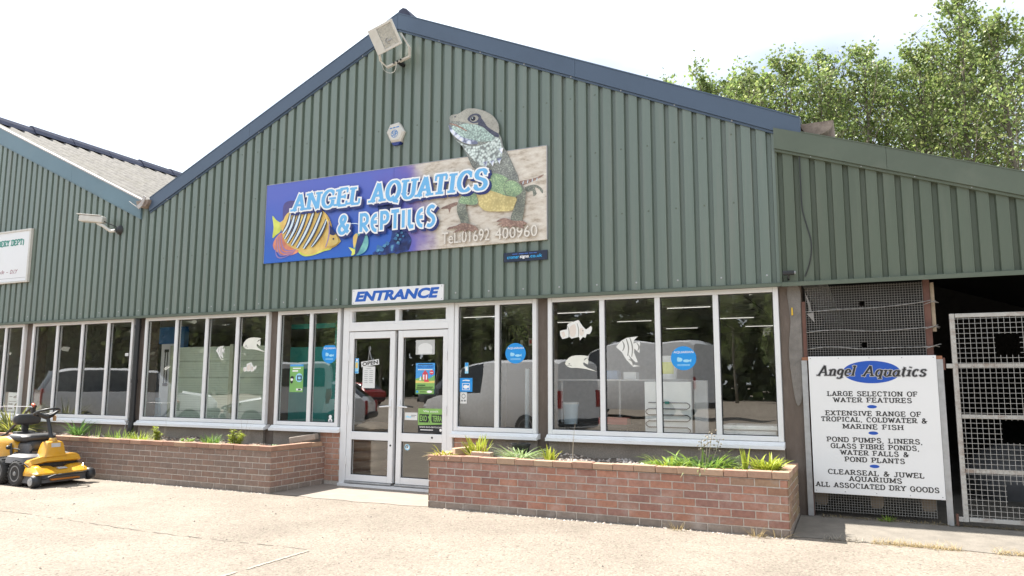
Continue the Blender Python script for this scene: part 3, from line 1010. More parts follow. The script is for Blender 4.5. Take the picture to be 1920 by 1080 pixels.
for k in range(23):
    y0 = .0 + k * .88
    j = random.uniform(-.012, .012)
    b.add([(LX + px * 1.3, y0, LZ + .03 + pz + j) for px, pz in pr] + [(LX + px * 1.2, y0 + .90, LZ + .02 + pz * .94 + j) for px, pz in pr],
          [(i, i + 1, 8 + i, 7 + i) for i in range(6)] + [tuple(reversed(range(7)))])
b.build('ridge_capping', M_ridge, ru)
b = MB(LO)
b.box((-20.9, .0, -.05), (-10.93, .22, .735))
b.build('plinth_wall', M_concrete, unit)
b = MB(LO); b.box((-20.9, .05, .735), (-16.80, .2, 2.50)); b.build('wall', M_concrete, unit)
b = MB(LO); b.box((-20.9, .201, -.05), (-20.78, 20, 4.35)); b.build('side_wall', M_trim_g, unit)
pillar(unit, LO, -14.06, -13.80, .045)
pillar(unit, LO, -11.08, -10.83, .045)
window(unit, LO, -13.78, -11.09, [-13.08, -12.40, -11.72], sill=(.03, .10))
window(unit, LO, -16.75, -14.02, [-16.05, -15.3, -14.58], sill=(.03, .05))
b = MB(LO)
b.tube([(-10.96, -.03, 2.47), (-10.96, -.03, .78), (-10.96, -.05, .68), (-10.96, -.05, .3)], .045, 12)
for z in (2.3, 1.4, .78):
    b.tube([(-10.96, -.03, z), (-10.96, -.03, z + .06)], .052, 12)
b.build('downpipe', M_black, unit)
b = MB(LO)
b.prism([(-11.06, .79), (-10.97, .80), (-10.98, .77), (-11.03, .72), (-11.05, .66), (-11.035, .66), (-11.02, .71), (-11.0, .74)], -.09, -.08)
b.build('pipe_bracket', M_steel, unit)

# ------------------------------------------------------------------ lean-to shed on the right
EO = (1.5, 0, 0)
shed = thing('lean_to_shed', EO, 'open fronted lean-to with shallow sloping green cladding above the mesh panel and gate', 'shed')
def lean_top(x):
    return 4.24 - .345 * (x + .78)
b = MB(EO)
b.m(M_clad_shed)
cladding(b, -.80, 5.5, 2.515, lambda x: lean_top(x) - .12, x_off=-.72, yr=-.075, yt=-.035)
b.build('cladding', None, shed)
b = MB(EO)
b.m(M_trim_g)
b.box((-.778, -.095, 2.478), (5.5, .0, 2.512)); b.box((-.778, -.11, 2.462), (5.5, -.095, 2.505))
b.build('drip_trim', None, shed)
b = MB(EO)
b.m(M_trim_g)
raker(b, -.80, lean_top(-.80), .30, lean_top(.30), .235, -.12, -.03)
raker(b, .303, lean_top(.303), 5.5, lean_top(5.5), .235, -.12, -.03)
b.prism([(-.52, lean_top(-.52) + .012), (5.5, lean_top(5.5) + .012), (5.5, lean_top(5.5) + .001), (-.52, lean_top(-.52) + .001)], -.125, .2)
b.m(M_steel); screws(b, -.7, 5.4, lambda x: lean_top(x) - .25, y=-.10, step=3)
b.build('barge_trim', None, shed)
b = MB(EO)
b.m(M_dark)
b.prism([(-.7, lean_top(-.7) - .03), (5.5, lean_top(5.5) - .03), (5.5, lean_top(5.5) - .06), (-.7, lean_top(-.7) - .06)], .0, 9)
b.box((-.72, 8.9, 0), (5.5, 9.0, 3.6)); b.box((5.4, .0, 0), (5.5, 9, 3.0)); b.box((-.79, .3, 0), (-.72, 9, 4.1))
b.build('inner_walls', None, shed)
b = MB(EO)
b.m(M_rust); b.box((.565, .06, 1.66), (.625, .16, 2.49)); b.build('post', None, shed)
b = MB(EO); b.m(mat('old_timber', (.36, .29, .21, 1), rough=.9, var=.25, scale=10)); b.box((.63, .08, 1.95), (.665, .14, 2.45)); b.build('timber_batten', None, shed)
b = MB(EO)
b.m(M_rust); b.box((-.60, .02, .05), (-.565, .1, 2.3))
b.build('post', None, shed)
# thin cable hanging down the cladding
b = MB(EO)
cp = crom([(-.545, 3.93), (-.545, 3.55), (-.54, 3.3), (-.50, 3.1), (-.468, 2.95), (-.47, 2.82), (-.50, 2.68), (-.545, 2.56)], False, 5)
b.tube([(x_, -.085, z_) for x_, z_ in cp], .006, 6)
b.build('cable', M_black, shed)

# ------------------------------------------------------------------ big printed sign
def printed(name, cols, scale, thr=None, rough=.4, kind='noise', detail=6, var=.2, stretch=None, edge=None):
    """flat printed texture: a ramp over noise or scaly cells"""
    m, n, l, o = node_mat(name)
    p = n.new('ShaderNodeBsdfPrincipled'); p.inputs['Roughness'].default_value = rough
    g_ = n.new('ShaderNodeNewGeometry')
    mpn = n.new('ShaderNodeMapping'); l.new(g_.outputs['Position'], mpn.inputs[0])
    if stretch: mpn.inputs['Scale'].default_value = stretch
    r = n.new('ShaderNodeValToRGB')
    e = r.color_ramp.elements
    ps = thr or [.3 + .4 * i / (len(cols) - 1) for i in range(len(cols))]
    e[0].position, e[0].color = ps[0], (*cols[0][:3], 1)
    e[1].position, e[1].color = ps[-1], (*cols[-1][:3], 1)
    for q, c in zip(ps[1:-1], cols[1:-1]):
        x = e.new(q); x.color = (*c[:3], 1)
    if kind == 'noise':
        t = n.new('ShaderNodeTexNoise'); t.inputs['Scale'].default_value = scale; t.inputs['Detail'].default_value = detail
        l.new(mpn.outputs[0], t.inputs['Vector']); l.new(t.outputs['Fac'], r.inputs[0])
    else:
        t = n.new('ShaderNodeTexVoronoi'); t.inputs['Scale'].default_value = scale
        l.new(mpn.outputs[0], t.inputs['Vector']); l.new(t.outputs['Distance'], r.inputs[0])
    src = r.outputs[0]
    t2 = n.new('ShaderNodeTexNoise'); t2.inputs['Scale'].default_value = 5; t2.inputs['Detail'].default_value = 4
    l.new(g_.outputs['Position'], t2.inputs['Vector'])
    mr = n.new('ShaderNodeMapRange'); mr.inputs['From Min'].default_value = .3; mr.inputs['From Max'].default_value = .7
    mr.inputs['To Min'].default_value = 1 - var; mr.inputs['To Max'].default_value = 1 + var
    l.new(t2.outputs['Fac'], mr.inputs[0])
    sc = n.new('ShaderNodeVectorMath'); sc.operation = 'SCALE'
    l.new(src, sc.inputs[0]); l.new(mr.outputs[0], sc.inputs['Scale'])
    l.new(sc.outputs[0], p.inputs['Base Color'])
    l.new(p.outputs[0], o.inputs[0])
    return m

def sign_print():
    """sea to sand artwork: blue on the left, violet in the middle, rippled sand on the right"""
    m, n, l, o = node_mat('sea_and_sand_print')
    p = n.new('ShaderNodeBsdfPrincipled'); p.inputs['Roughness'].default_value = .35
    g_ = n.new('ShaderNodeNewGeometry')
    sp = n.new('ShaderNodeSeparateXYZ'); l.new(g_.outputs['Position'], sp.inputs[0])
    no = n.new('ShaderNodeTexNoise'); no.inputs['Scale'].default_value = 2.2; no.inputs['Detail'].default_value = 5
    l.new(g_.outputs['Position'], no.inputs['Vector'])
    # sea: violet blue above, clear blue below
    z = n.new('ShaderNodeMapRange'); z.inputs['From Min'].default_value = 3.2; z.inputs['From Max'].default_value = 4.42
    l.new(sp.outputs['Z'], z.inputs[0])
    ad = n.new('ShaderNodeMath'); ad.operation = 'MULTIPLY_ADD'; ad.inputs[1].default_value = .35; l.new(no.outputs['Fac'], ad.inputs[0]); l.new(z.outputs[0], ad.inputs[2])
    rs = n.new('ShaderNodeValToRGB'); e = rs.color_ramp.elements
    e[0].position = .12; e[0].color = lin(38, 98, 190); e[1].position = 1.15; e[1].color = lin(86, 100, 184)
    for q, c in [(.42, lin(52, 92, 182)), (.66, lin(68, 98, 184)), (.9, lin(80, 98, 184))]:
        x = e.new(q); x.color = c
    l.new(ad.outputs[0], rs.inputs[0])
    # dark reef water in the middle
    # sand
    mp_ = n.new('ShaderNodeMapping'); mp_.inputs['Rotation'].default_value = (0, .5, 0); mp_.inputs['Scale'].default_value = (1, 1, 2.6); l.new(g_.outputs['Position'], mp_.inputs[0])
    ns = n.new('ShaderNodeTexNoise'); ns.inputs['Scale'].default_value = 7.5; ns.inputs['Detail'].default_value = 9; ns.inputs['Roughness'].default_value = .62
    l.new(mp_.outputs[0], ns.inputs['Vector'])
    rd = n.new('ShaderNodeValToRGB'); e = rd.color_ramp.elements
    e[0].position = .28; e[0].color = lin(150, 136, 120); e[1].position = .66; e[1].color = lin(216, 209, 197)
    for q, c in [(.38, lin(180, 168, 152)), (.46, lin(198, 188, 174)), (.56, lin(205, 197, 185))]:
        x = e.new(q); x.color = c
    l.new(ns.outputs['Fac'], rd.inputs[0])
    # boundary
    b1 = n.new('ShaderNodeMath'); b1.operation = 'MULTIPLY_ADD'; b1.inputs[1].default_value = 1.1
    l.new(no.outputs['Fac'], b1.inputs[0]); l.new(sp.outputs['X'], b1.inputs[2])
    b2 = n.new('ShaderNodeMath'); b2.operation = 'MULTIPLY_ADD'; b2.inputs[1].default_value = .22; l.new(sp.outputs['Z'], b2.inputs[0]); l.new(b1.outputs[0], b2.inputs[2])
    v1 = n.new('ShaderNodeMapRange'); v1.inputs['From Min'].default_value = -4.75; v1.inputs['From Max'].default_value = -4.05; v1.interpolation_type = 'SMOOTHSTEP'
    l.new(b2.outputs[0], v1.inputs[0])
    v2 = n.new('ShaderNodeMapRange'); v2.inputs['From Min'].default_value = -4.35; v2.inputs['From Max'].default_value = -3.75; v2.interpolation_type = 'SMOOTHSTEP'
    l.new(b2.outputs[0], v2.inputs[0])
    m1 = n.new('ShaderNodeMixRGB'); m1.inputs[2].default_value = lin(112, 92, 168); l.new(v1.outputs[0], m1.inputs[0]); l.new(rs.outputs[0], m1.inputs[1])
    m2 = n.new('ShaderNodeMixRGB'); l.new(v2.outputs[0], m2.inputs[0]); l.new(m1.outputs[0], m2.inputs[1]); l.new(rd.outputs[0], m2.inputs[2])
    l.new(m2.outputs[0], p.inputs['Base Color']); l.new(p.outputs[0], o.inputs[0])
    return m

SG = (-5.87, 0, 3.21)
sign = thing('shop_sign', SG, 'long printed sign of blue sea and sand with a lizard cutout rising above it', 'sign')
b = MB(SG)
b.m(sign_print())
b.box((-8.195, -.10, 3.205), (-5.862, -.068, 4.42)); b.box((-5.858, -.10, 3.205), (-3.54, -.068, 4.42))
b.m(M_steel)
b.box((-8.20, -.104, 4.421), (-3.535, -.066, 4.428)); b.box((-8.203, -.104, 3.205), (-8.197, -.066, 4.42)); b.box((-3.538, -.104, 3.205), (-3.532, -.066, 4.42))
b.build('panel', None, sign)

def layer(name, items, parent, y, step=.0012):
    """stack of flat printed shapes, each a little in front of the one below"""
    b = MB(SG)
    for i, (m_, pts) in enumerate(items):
        b.m(m_)
        b.flat(pts, y - step * i)
    return b.build(name, None, parent)
P_navy = printed('print_navy', [lin(22, 32, 78), lin(40, 58, 120)], 6)
P_reef = printed('print_reef', [lin(18, 32, 84), lin(34, 62, 128), lin(96, 150, 180)], 9, [.42, .6, .72])
P_yel = printed('print_yellow', [lin(206, 168, 88), lin(220, 196, 116)], 6)
P_yg = printed('print_yellow_green', [lin(186, 196, 60), lin(218, 220, 110)], 6)
P_orange = printed('print_orange', [lin(206, 118, 92), lin(222, 150, 116)], 8)
P_lilac = mat('print_lilac', lin(140, 120, 175), rough=.4)
P_pale = mat('print_pale_blue', lin(206, 222, 240), rough=.4)
P_dkline = mat('print_dark_line', lin(38, 46, 82), rough=.4)
P_teal = printed('print_teal', [lin(60, 130, 160), lin(120, 180, 170)], 5)
P_dusk = printed('print_dusk', [lin(52, 52, 120), lin(96, 84, 130)], 3)
P_coral = printed('print_coral_dots', [lin(110, 180, 205), lin(60, 110, 160)], 14, kind='v', thr=[.1, .5])
FB = crom([(-7.901, 3.804), (-7.836, 3.844), (-7.793, 3.914), (-7.701, 3.966), (-7.441, 3.985), (-7.147, 3.941), (-7.0, 3.839), (-6.923, 3.702), (-6.901, 3.613), (-6.819, 3.542), (-6.755, 3.458), (-6.753, 3.422), (-6.873, 3.353), (-7.066, 3.331), (-7.261, 3.281), (-7.407, 3.291), (-7.521, 3.358), (-7.692, 3.429), (-7.81, 3.543), (-7.856, 3.681)], True, 3)
def band(p0, p1, w0, bow, n=10):
    """curved tapering stripe between two points"""
    L, R = [], []
    dx, dz = p1[0] - p0[0], p1[1] - p0[1]
    d = math.hypot(dx, dz); nx, nz = -dz / d, dx / d
    for i in range(n + 1):
        t = i / n
        k = math.sin(PI * t) * bow
        w_ = w0 * (.35 + .65 * math.sin(PI * (.12 + .76 * t))) / 2
        c = (p0[0] + dx * t + nx * k, p0[1] + dz * t + nz * k)
        L.append((c[0] + nx * w_, c[1] + nz * w_)); R.append((c[0] - nx * w_, c[1] - nz * w_))
    return L + R[::-1]
items = [(P_dusk, crom([(-7.843, 3.799), (-7.86, 4.026), (-7.822, 4.113), (-7.71, 4.134), (-7.558, 4.101), (-7.369, 4.022), (-7.147, 3.941), (-7.44, 3.93), (-7.7, 3.9), (-7.791, 3.86)], True, 3)),
         (P_yg, crom([(-8.062, 3.932), (-7.98, 3.86), (-7.89, 3.80), (-7.885, 3.684), (-7.97, 3.63), (-8.042, 3.591), (-8.028, 3.756)], True, 3)),
         (P_orange, crom([(-7.864, 3.659), (-7.983, 3.571), (-8.025, 3.47), (-7.953, 3.375), (-7.779, 3.303), (-7.61, 3.306), (-7.50, 3.365), (-7.66, 3.44), (-7.79, 3.56)], True, 3))]
for k in range(4):
    t = .12 + .2 * k
    items.append((P_lilac, band((-7.87 - t * .13 + .02, 3.63 - t * .05), (-7.56 - t * .08, 3.385 - t * .085), .022, -.13 - .03 * k)))
items.append((P_yg, crom([(-7.52, 3.365), (-7.43, 3.27), (-7.261, 3.262), (-7.05, 3.31), (-6.9, 3.345), (-7.05, 3.5), (-7.3, 3.5)], True, 3)))
items.append((P_yel, FB))
ST = [((-7.70, 3.925), (-7.835, 3.64)), ((-7.605, 3.95), (-7.79, 3.55)), ((-7.495, 3.965), (-7.73, 3.485)), ((-7.375, 3.962), (-7.645, 3.44)), ((-7.24, 3.945), (-7.54, 3.395)), ((-7.10, 3.90), (-7.41, 3.375)), ((-6.99, 3.80), (-7.26, 3.39))]
for k, (p, q) in enumerate(ST):
    wd = .062 if k < 6 else .05
    items.append((P_dkline, band(p, q, wd + .018, .03)))
    items.append((P_pale, band(p, q, wd - .024, .03)))
items.append((P_yel, crom([(-7.05, 3.86), (-7.0, 3.82), (-6.935, 3.69), (-6.91, 3.60), (-6.825, 3.535), (-6.77, 3.45), (-6.80, 3.40), (-6.90, 3.365), (-7.0, 3.40), (-7.03, 3.55), (-6.97, 3.68)], True, 3)))
items.append((P_navy, crom([(-6.925, 3.68), (-6.885, 3.62), (-6.83, 3.55), (-6.87, 3.53), (-6.94, 3.56), (-6.945, 3.62)], True, 3)))
items.append((P_lilac, band((-6.955, 3.75), (-7.0, 3.36), .02, .035)))
items.append((P_dkline, ell(-6.86, 3.475, .014, .014, 12)))
layer('fish_artwork', items, sign, -.1012)
items = [(P_reef, crom([(-6.185, 3.212), (-6.104, 3.267), (-5.991, 3.327), (-5.90, 3.36), (-5.87, 3.5), (-5.862, 3.6), (-5.862, 3.212)], True, 3)),
         (P_reef, crom([(-5.855, 3.6), (-5.80, 3.58), (-5.706, 3.524), (-5.609, 3.461), (-5.543, 3.361), (-5.572, 3.254), (-5.618, 3.212), (-5.855, 3.212)], True, 3)),
         (P_reef, crom([(-6.124, 3.90), (-6.0, 3.96), (-5.866, 3.90), (-5.866, 3.537), (-5.966, 3.588), (-6.053, 3.722)], True, 3))]
for cx, cz, r_ in [(-6.08, 3.29, .05), (-6.03, 3.26, .035), (-5.99, 3.31, .03), (-5.94, 3.34, .035), (-5.80, 3.40, .03), (-5.77, 3.44, .025), (-5.72, 3.38, .022), (-5.7, 3.47, .02), (-6.1, 3.25, .03), (-5.75, 3.33, .03), (-5.67, 3.42, .018)]:
    items.append((P_coral, [(cx + r_ * (1 + .25 * math.sin(3 * a + cx * 9)) * math.cos(a), cz + r_ * .8 * (1 + .25 * math.sin(4 * a)) * math.sin(a)) for a in [2 * PI * i / 14 for i in range(14)]]))
items += [(P_teal, crom([(-6.522, 3.467), (-6.465, 3.531), (-6.363, 3.511), (-6.278, 3.483), (-6.251, 3.375), (-6.287, 3.267), (-6.386, 3.214), (-6.462, 3.214), (-6.504, 3.297)], True, 3)),
          (P_yg, crom([(-6.598, 3.335), (-6.504, 3.304), (-6.455, 3.265), (-6.504, 3.214), (-6.547, 3.216), (-6.532, 3.263)], True, 2)),
          (P_yel, crom([(-6.522, 3.467), (-6.475, 3.52), (-6.44, 3.505), (-6.46, 3.392), (-6.499, 3.31)], True, 2)),
          (P_navy, crom([(-6.429, 3.488), (-6.345, 3.502), (-6.318, 3.451), (-6.42, 3.25), (-6.479, 3.22), (-6.459, 3.378)], True, 2)),
          (P_pale, band((-6.62, 3.67), (-6.28, 3.55), .012, .05))]
layer('reef_artwork', items, sign, -.1012)

# lizard: a shaped board standing a little proud of the panel
L_skin = printed('lizard_skin', [lin(170, 176, 166), lin(134, 138, 130), lin(112, 114, 112)], 48, [.05, .35, .7], kind='v', var=.3)
L_crown = printed('lizard_crown', [lin(128, 126, 118), lin(158, 156, 146)], 60, [.05, .5], kind='v', var=.3)
L_teal = printed('lizard_teal_scale', [lin(196, 216, 208), lin(160, 182, 174), lin(132, 146, 142)], 40, [.1, .45, .75], kind='v')
L_pale = printed('lizard_pale_scale', [lin(222, 230, 226), lin(186, 198, 194), lin(122, 128, 126)], 27, [.1, .48, .72], kind='v')
L_jaw = printed('lizard_jaw_scale', [lin(235, 238, 248), lin(206, 214, 232), lin(110, 116, 140)], 15, [.2, .5, .72], kind='v', var=.08)
L_green = printed('lizard_green', [lin(176, 196, 154), lin(144, 170, 130), lin(124, 148, 118)], 48, [.1, .4, .7], kind='v')
L_belly = printed('lizard_belly', [lin(212, 198, 140), lin(188, 172, 116)], 30, [.1, .6], kind='v')
L_arm = printed('lizard_arm', [lin(160, 164, 146), lin(128, 132, 120), lin(108, 112, 104)], 52, [.1, .4, .7], kind='v', var=.3)
L_foot = printed('lizard_foot', [lin(172, 144, 128), lin(132, 106, 96)], 40, [.1, .6], kind='v', var=.3)
L_dark = printed('lizard_dark', [lin(48, 50, 72), lin(74, 76, 92)], 30, [.1, .6], kind='v')
L_eye = mat('lizard_eye', lin(30, 30, 44), rough=.3)
b = MB(SG)
HEAD = crom([(-4.674, 4.42), (-4.761, 4.576), (-4.848, 4.665), (-4.936, 4.785), (-4.981, 4.889), (-4.956, 4.924), (-4.965, 4.995), (-4.929, 5.038), (-4.832, 5.037), (-4.768, 5.062), (-4.693, 5.089), (-4.576, 5.074), (-4.45, 5.027), (-4.346, 4.967), (-4.273, 4.898), (-4.222, 4.814), (-4.205, 4.726), (-4.211, 4.67), (-4.17, 4.598), (-4.149, 4.492), (-4.098, 4.41), (-4.037, 4.291), (-3.977, 4.154), (-3.928, 4.037), (-3.957, 3.894), (-4.115, 3.819), (-4.277, 3.929), (-4.38, 4.09), (-4.505, 4.199), (-4.599, 4.267)], True, 3)
b.m(L_skin); b.prism(HEAD, -.118, -.1045)
liz = b.build('lizard_cutout', None, sign)
items = [
 (L_foot, crom([(-3.918, 3.999), (-3.801, 4.004), (-3.684, 4.018), (-3.579, 4.05), (-3.608, 4.018), (-3.723, 3.977), (-3.839, 3.944), (-3.898, 3.942)], True, 2)),
 (L_arm, crom([(-3.839, 3.908), (-3.723, 3.931), (-3.646, 3.904), (-3.589, 3.844), (-3.599, 3.8), (-3.637, 3.858), (-3.704, 3.893), (-3.675, 3.808), (-3.723, 3.777), (-3.733, 3.851), (-3.8, 3.84)], True, 2)),
 (L_foot, crom([(-5.071, 3.767), (-4.942, 3.802), (-4.836, 3.819), (-4.814, 3.779), (-4.92, 3.752), (-4.951, 3.67), (-4.973, 3.738), (-5.07, 3.744)], True, 2)),
]
for k in range(4):
    items.append((P_pale, band((-3.86 + k * .065, 3.995 + .006 * k), (-3.87 + k * .065, 3.95 + .008 * k), .012, 0)))
for q_, nm_ in ((items[:1] + items[3:], 'lizard_tail'), (items[1:2], 'lizard_hind_foot'), (items[2:3], 'lizard_hind_foot')):
    layer(nm_, q_, sign, -.1012)
items = [
 (L_pale, crom([(-4.86, 4.68), (-4.761, 4.576), (-4.66, 4.45), (-4.55, 4.33), (-4.44, 4.26), (-4.30, 4.27), (-4.17, 4.31), (-4.16, 4.45), (-4.19, 4.58), (-4.25, 4.63), (-4.40, 4.56), (-4.6, 4.55), (-4.78, 4.62)], True, 3)),
 (L_teal, crom([(-4.93, 4.87), (-4.80, 4.88), (-4.66, 4.88), (-4.52, 4.83), (-4.40, 4.76), (-4.30, 4.68), (-4.27, 4.60), (-4.40, 4.59), (-4.6, 4.62), (-4.75, 4.68), (-4.86, 4.77)], True, 3)),
 (L_crown, crom([(-4.962, 4.995), (-4.929, 5.036), (-4.832, 5.035), (-4.768, 5.060), (-4.693, 5.086), (-4.576, 5.072), (-4.45, 5.025), (-4.346, 4.965), (-4.275, 4.898), (-4.224, 4.814), (-4.208, 4.726), (-4.215, 4.68), (-4.282, 4.709), (-4.386, 4.791), (-4.469, 4.851), (-4.574, 4.848), (-4.68, 4.883), (-4.809, 4.932), (-4.917, 4.948)], True, 2)),
 (L_dark, crom([(-4.47, 4.919), (-4.386, 4.8), (-4.303, 4.731), (-4.215, 4.67), (-4.21, 4.622), (-4.261, 4.636), (-4.344, 4.699), (-4.448, 4.8), (-4.521, 4.84)], True, 3)),
 (L_jaw, crom([(-4.973, 4.905), (-4.926, 4.852), (-4.849, 4.772), (-4.763, 4.706), (-4.656, 4.658), (-4.54, 4.615), (-4.53, 4.572), (-4.655, 4.590), (-4.762, 4.637), (-4.859, 4.711), (-4.941, 4.805)], True, 3)),
 (L_foot, band((-4.958, 4.922), (-4.689, 4.774), .022, .012)),
 (L_dark, crom([(-4.681, 4.941), (-4.628, 4.991), (-4.544, 4.998), (-4.481, 4.959), (-4.47, 4.909), (-4.511, 4.867), (-4.595, 4.87), (-4.648, 4.898)], True, 3)),
 (L_crown, ell(-4.575, 4.93, .062, .043, 20)),
 (L_eye, ell(-4.592, 4.931, .036, .032, 20)),
 (P_pale, ell(-4.602, 4.941, .008, .008, 10)),
 (L_dark, ell(-4.87, 5.0, .014, .009, 12)),
 (L_green, crom([(-4.595, 3.936), (-4.50, 4.03), (-4.38, 4.10), (-4.278, 4.14), (-4.136, 4.09), (-4.036, 4.02), (-3.957, 3.967), (-3.937, 3.8), (-4.036, 3.792), (-4.236, 3.832), (-4.439, 3.835), (-4.542, 3.846)], True, 3)),
 (L_belly, crom([(-4.554, 3.922), (-4.44, 3.95), (-4.236, 3.88), (-4.095, 3.818), (-3.947, 3.774), (-3.976, 3.676), (-4.015, 3.616), (-4.174, 3.619), (-4.356, 3.64), (-4.438, 3.676), (-4.511, 3.767)], True, 3)),
 (L_arm, crom([(-4.096, 4.02), (-3.997, 4.027), (-3.898, 3.96), (-3.816, 3.86), (-3.82, 3.769), (-3.839, 3.608), (-3.868, 3.484), (-3.917, 3.435), (-4.015, 3.462), (-4.025, 3.535), (-3.976, 3.658), (-3.937, 3.782), (-4.075, 3.815), (-4.126, 3.912)], True, 3)),
 (L_green, crom([(-4.10, 4.0), (-4.0, 4.01), (-3.91, 3.95), (-3.86, 3.86), (-3.96, 3.80), (-4.075, 3.825), (-4.12, 3.912)], True, 3)),
 (L_arm, crom([(-4.564, 3.942), (-4.689, 3.918), (-4.773, 3.879), (-4.81, 3.798), (-4.821, 3.685), (-4.768, 3.549), (-4.747, 3.481), (-4.642, 3.481), (-4.654, 3.613), (-4.687, 3.757), (-4.583, 3.737), (-4.5, 3.757), (-4.522, 3.862)], True, 3)),
 (L_green, crom([(-4.56, 3.93), (-4.689, 3.905), (-4.765, 3.865), (-4.79, 3.80), (-4.70, 3.77), (-4.583, 3.75), (-4.51, 3.77), (-4.53, 3.862)], True, 3)),
 (L_foot, crom([(-4.747, 3.518), (-4.831, 3.488), (-4.937, 3.479), (-4.968, 3.444), (-4.873, 3.454), (-4.809, 3.44), (-4.883, 3.399), (-4.788, 3.41), (-4.725, 3.423), (-4.703, 3.384), (-4.662, 3.418), (-4.579, 3.383), (-4.558, 3.409), (-4.497, 3.394), (-4.528, 3.452), (-4.642, 3.5)], True, 2)),
 (L_foot, crom([(-4.015, 3.489), (-4.094, 3.524), (-4.174, 3.522), (-4.243, 3.482), (-4.153, 3.483), (-4.233, 3.436), (-4.143, 3.446), (-4.173, 3.412), (-4.074, 3.421), (-4.034, 3.382), (-3.995, 3.415), (-3.917, 3.39), (-3.839, 3.365), (-3.858, 3.411), (-3.791, 3.423), (-3.858, 3.466), (-3.936, 3.473)], True, 2)),
]
for k, (sx_, sz_) in enumerate([(-4.40, 4.29), (-4.30, 4.29), (-4.20, 4.31), (-4.17, 4.44)]):
    items.append((L_jaw, [(sx_ - .035, sz_ + .02), (sx_ + .035, sz_ + .025), (sx_ + .012, sz_ - .06)]))
layer('lizard_artwork', items, liz, -.1192, .0006)
P_let = mat('letter_sky_blue', lin(106, 174, 222), rough=.35, var=.02)
P_out = mat('letter_white', lin(238, 240, 246), rough=.35, var=.02)
P_shadow = mat('letter_drop_shadow_ink', lin(34, 44, 104), rough=.4)
b = MB(SG)
for mat_, dx, dz, grow, y_ in [(P_shadow, .035, -.035, .022, -.132), (P_out, 0, 0, .022, -.1335), (P_let, 0, 0, .0, -.135)]:
    b.m(mat_)
    stext(b, 'ANGEL', -7.655 + dx, -6.40 + dx, 3.955 + dz, .245, y_, .066, .034, .062, .032, grow, .12)
    stext(b, 'AQUATICS', -6.235 + dx, -4.37 + dx, 3.945 + dz, .262, y_, .066, .034, .062, .032, grow, .12)
    stext(b, 'REPTILES', -6.405 + dx, -5.155 + dx, 3.535 + dz, .245, y_, .050, .050, 0, 0, grow, 0, DECO, .12)
    stext(b, '&', -6.795 + dx, -6.575 + dx, 3.545 + dz, .25, y_, .055, .045, 0, 0, grow, 0)
b.build('lettering', None, sign)
b = MB(SG)
b.m(mat('phone_outline_ink', lin(164, 154, 142), rough=.4))
for k, (s_, xa, xb, za, zb) in enumerate([('TeL:01692', -5.055, -4.335, 3.255, 3.415), ('400960', -4.255, -3.66, 3.255, 3.405)]):
    btext(b, s_, xa + .006, xb + .008, za - .008, zb, -.1195, bold=.022)
b.m(mat('phone_off_white', lin(216, 210, 200), rough=.4))
for k, (s_, xa, xb, za, zb) in enumerate([('TeL:01692', -5.055, -4.335, 3.255, 3.415), ('400960', -4.255, -3.66, 3.255, 3.405)]):
    btext(b, s_, xa, xb, za, zb, -.121, bold=.0)
b.build('phone_number', None, sign)

# ------------------------------------------------------------------ smaller signs on the cladding
o_ = (-5.78, 0, 2.5)
t = thing('entrance_sign', o_, 'narrow white sign with slanted blue capitals above the double doors', 'sign')
b = MB(o_); b.m(M_signwhite); b.box((-6.525, -.09, 2.508), (-5.035, -.068, 2.722)); b.build('panel', None, t)
b = MB(o_); b.m(mat('entrance_blue', lin(28, 88, 176), rough=.4, var=.04))
btext(b, 'ENTRANCE', -6.475, -5.095, 2.545, 2.69, -.0912, bold=.05, shear=.22)
b.build('lettering', None, t)
for x_ in (-6.50, -5.06):
    for z_ in (2.53, 2.70):
        b = MB(o_); b.m(M_steel); b.lathe((x_, -.0905, z_), (0, -1, 0), [(.008, 0), (.005, .003)], 8); b.build('screw', None, t)

o_ = (-3.84, 0, 2.95)
t = thing('sign_maker_plate', o_, 'small dark navy nameplate under the right end of the big sign', 'nameplate')
b = MB(o_); b.m(mat('plate_navy', lin(30, 40, 62), rough=.4)); b.box((-4.14, -.09, 2.955), (-3.54, -.068, 3.075)); b.build('panel', None, t)
b = MB(o_)
M_cy = mat('plate_cyan', lin(50, 170, 235), rough=.4)
b.m(M_cy); btext(b, 'cromer', -4.095, -3.925, 2.992, 3.024, -.0912, bold=.012)
b.m(P_out); btext(b, 'signs', -3.915, -3.79, 2.982, 3.034, -.0912, bold=.025)
b.m(M_cy); btext(b, '.co.uk', -3.782, -3.605, 2.992, 3.034, -.0912, bold=.012)
b.m(mat('plate_small_blue', lin(70, 110, 190), rough=.4))
for k, (xa, xb) in enumerate([(-4.02, -3.95), (-3.93, -3.86), (-3.85, -3.80), (-3.785, -3.735), (-3.725, -3.68)]):
    b.box((xa, -.0912, 3.047), (xb, -.0905, 3.055))
b.build('lettering', None, t)

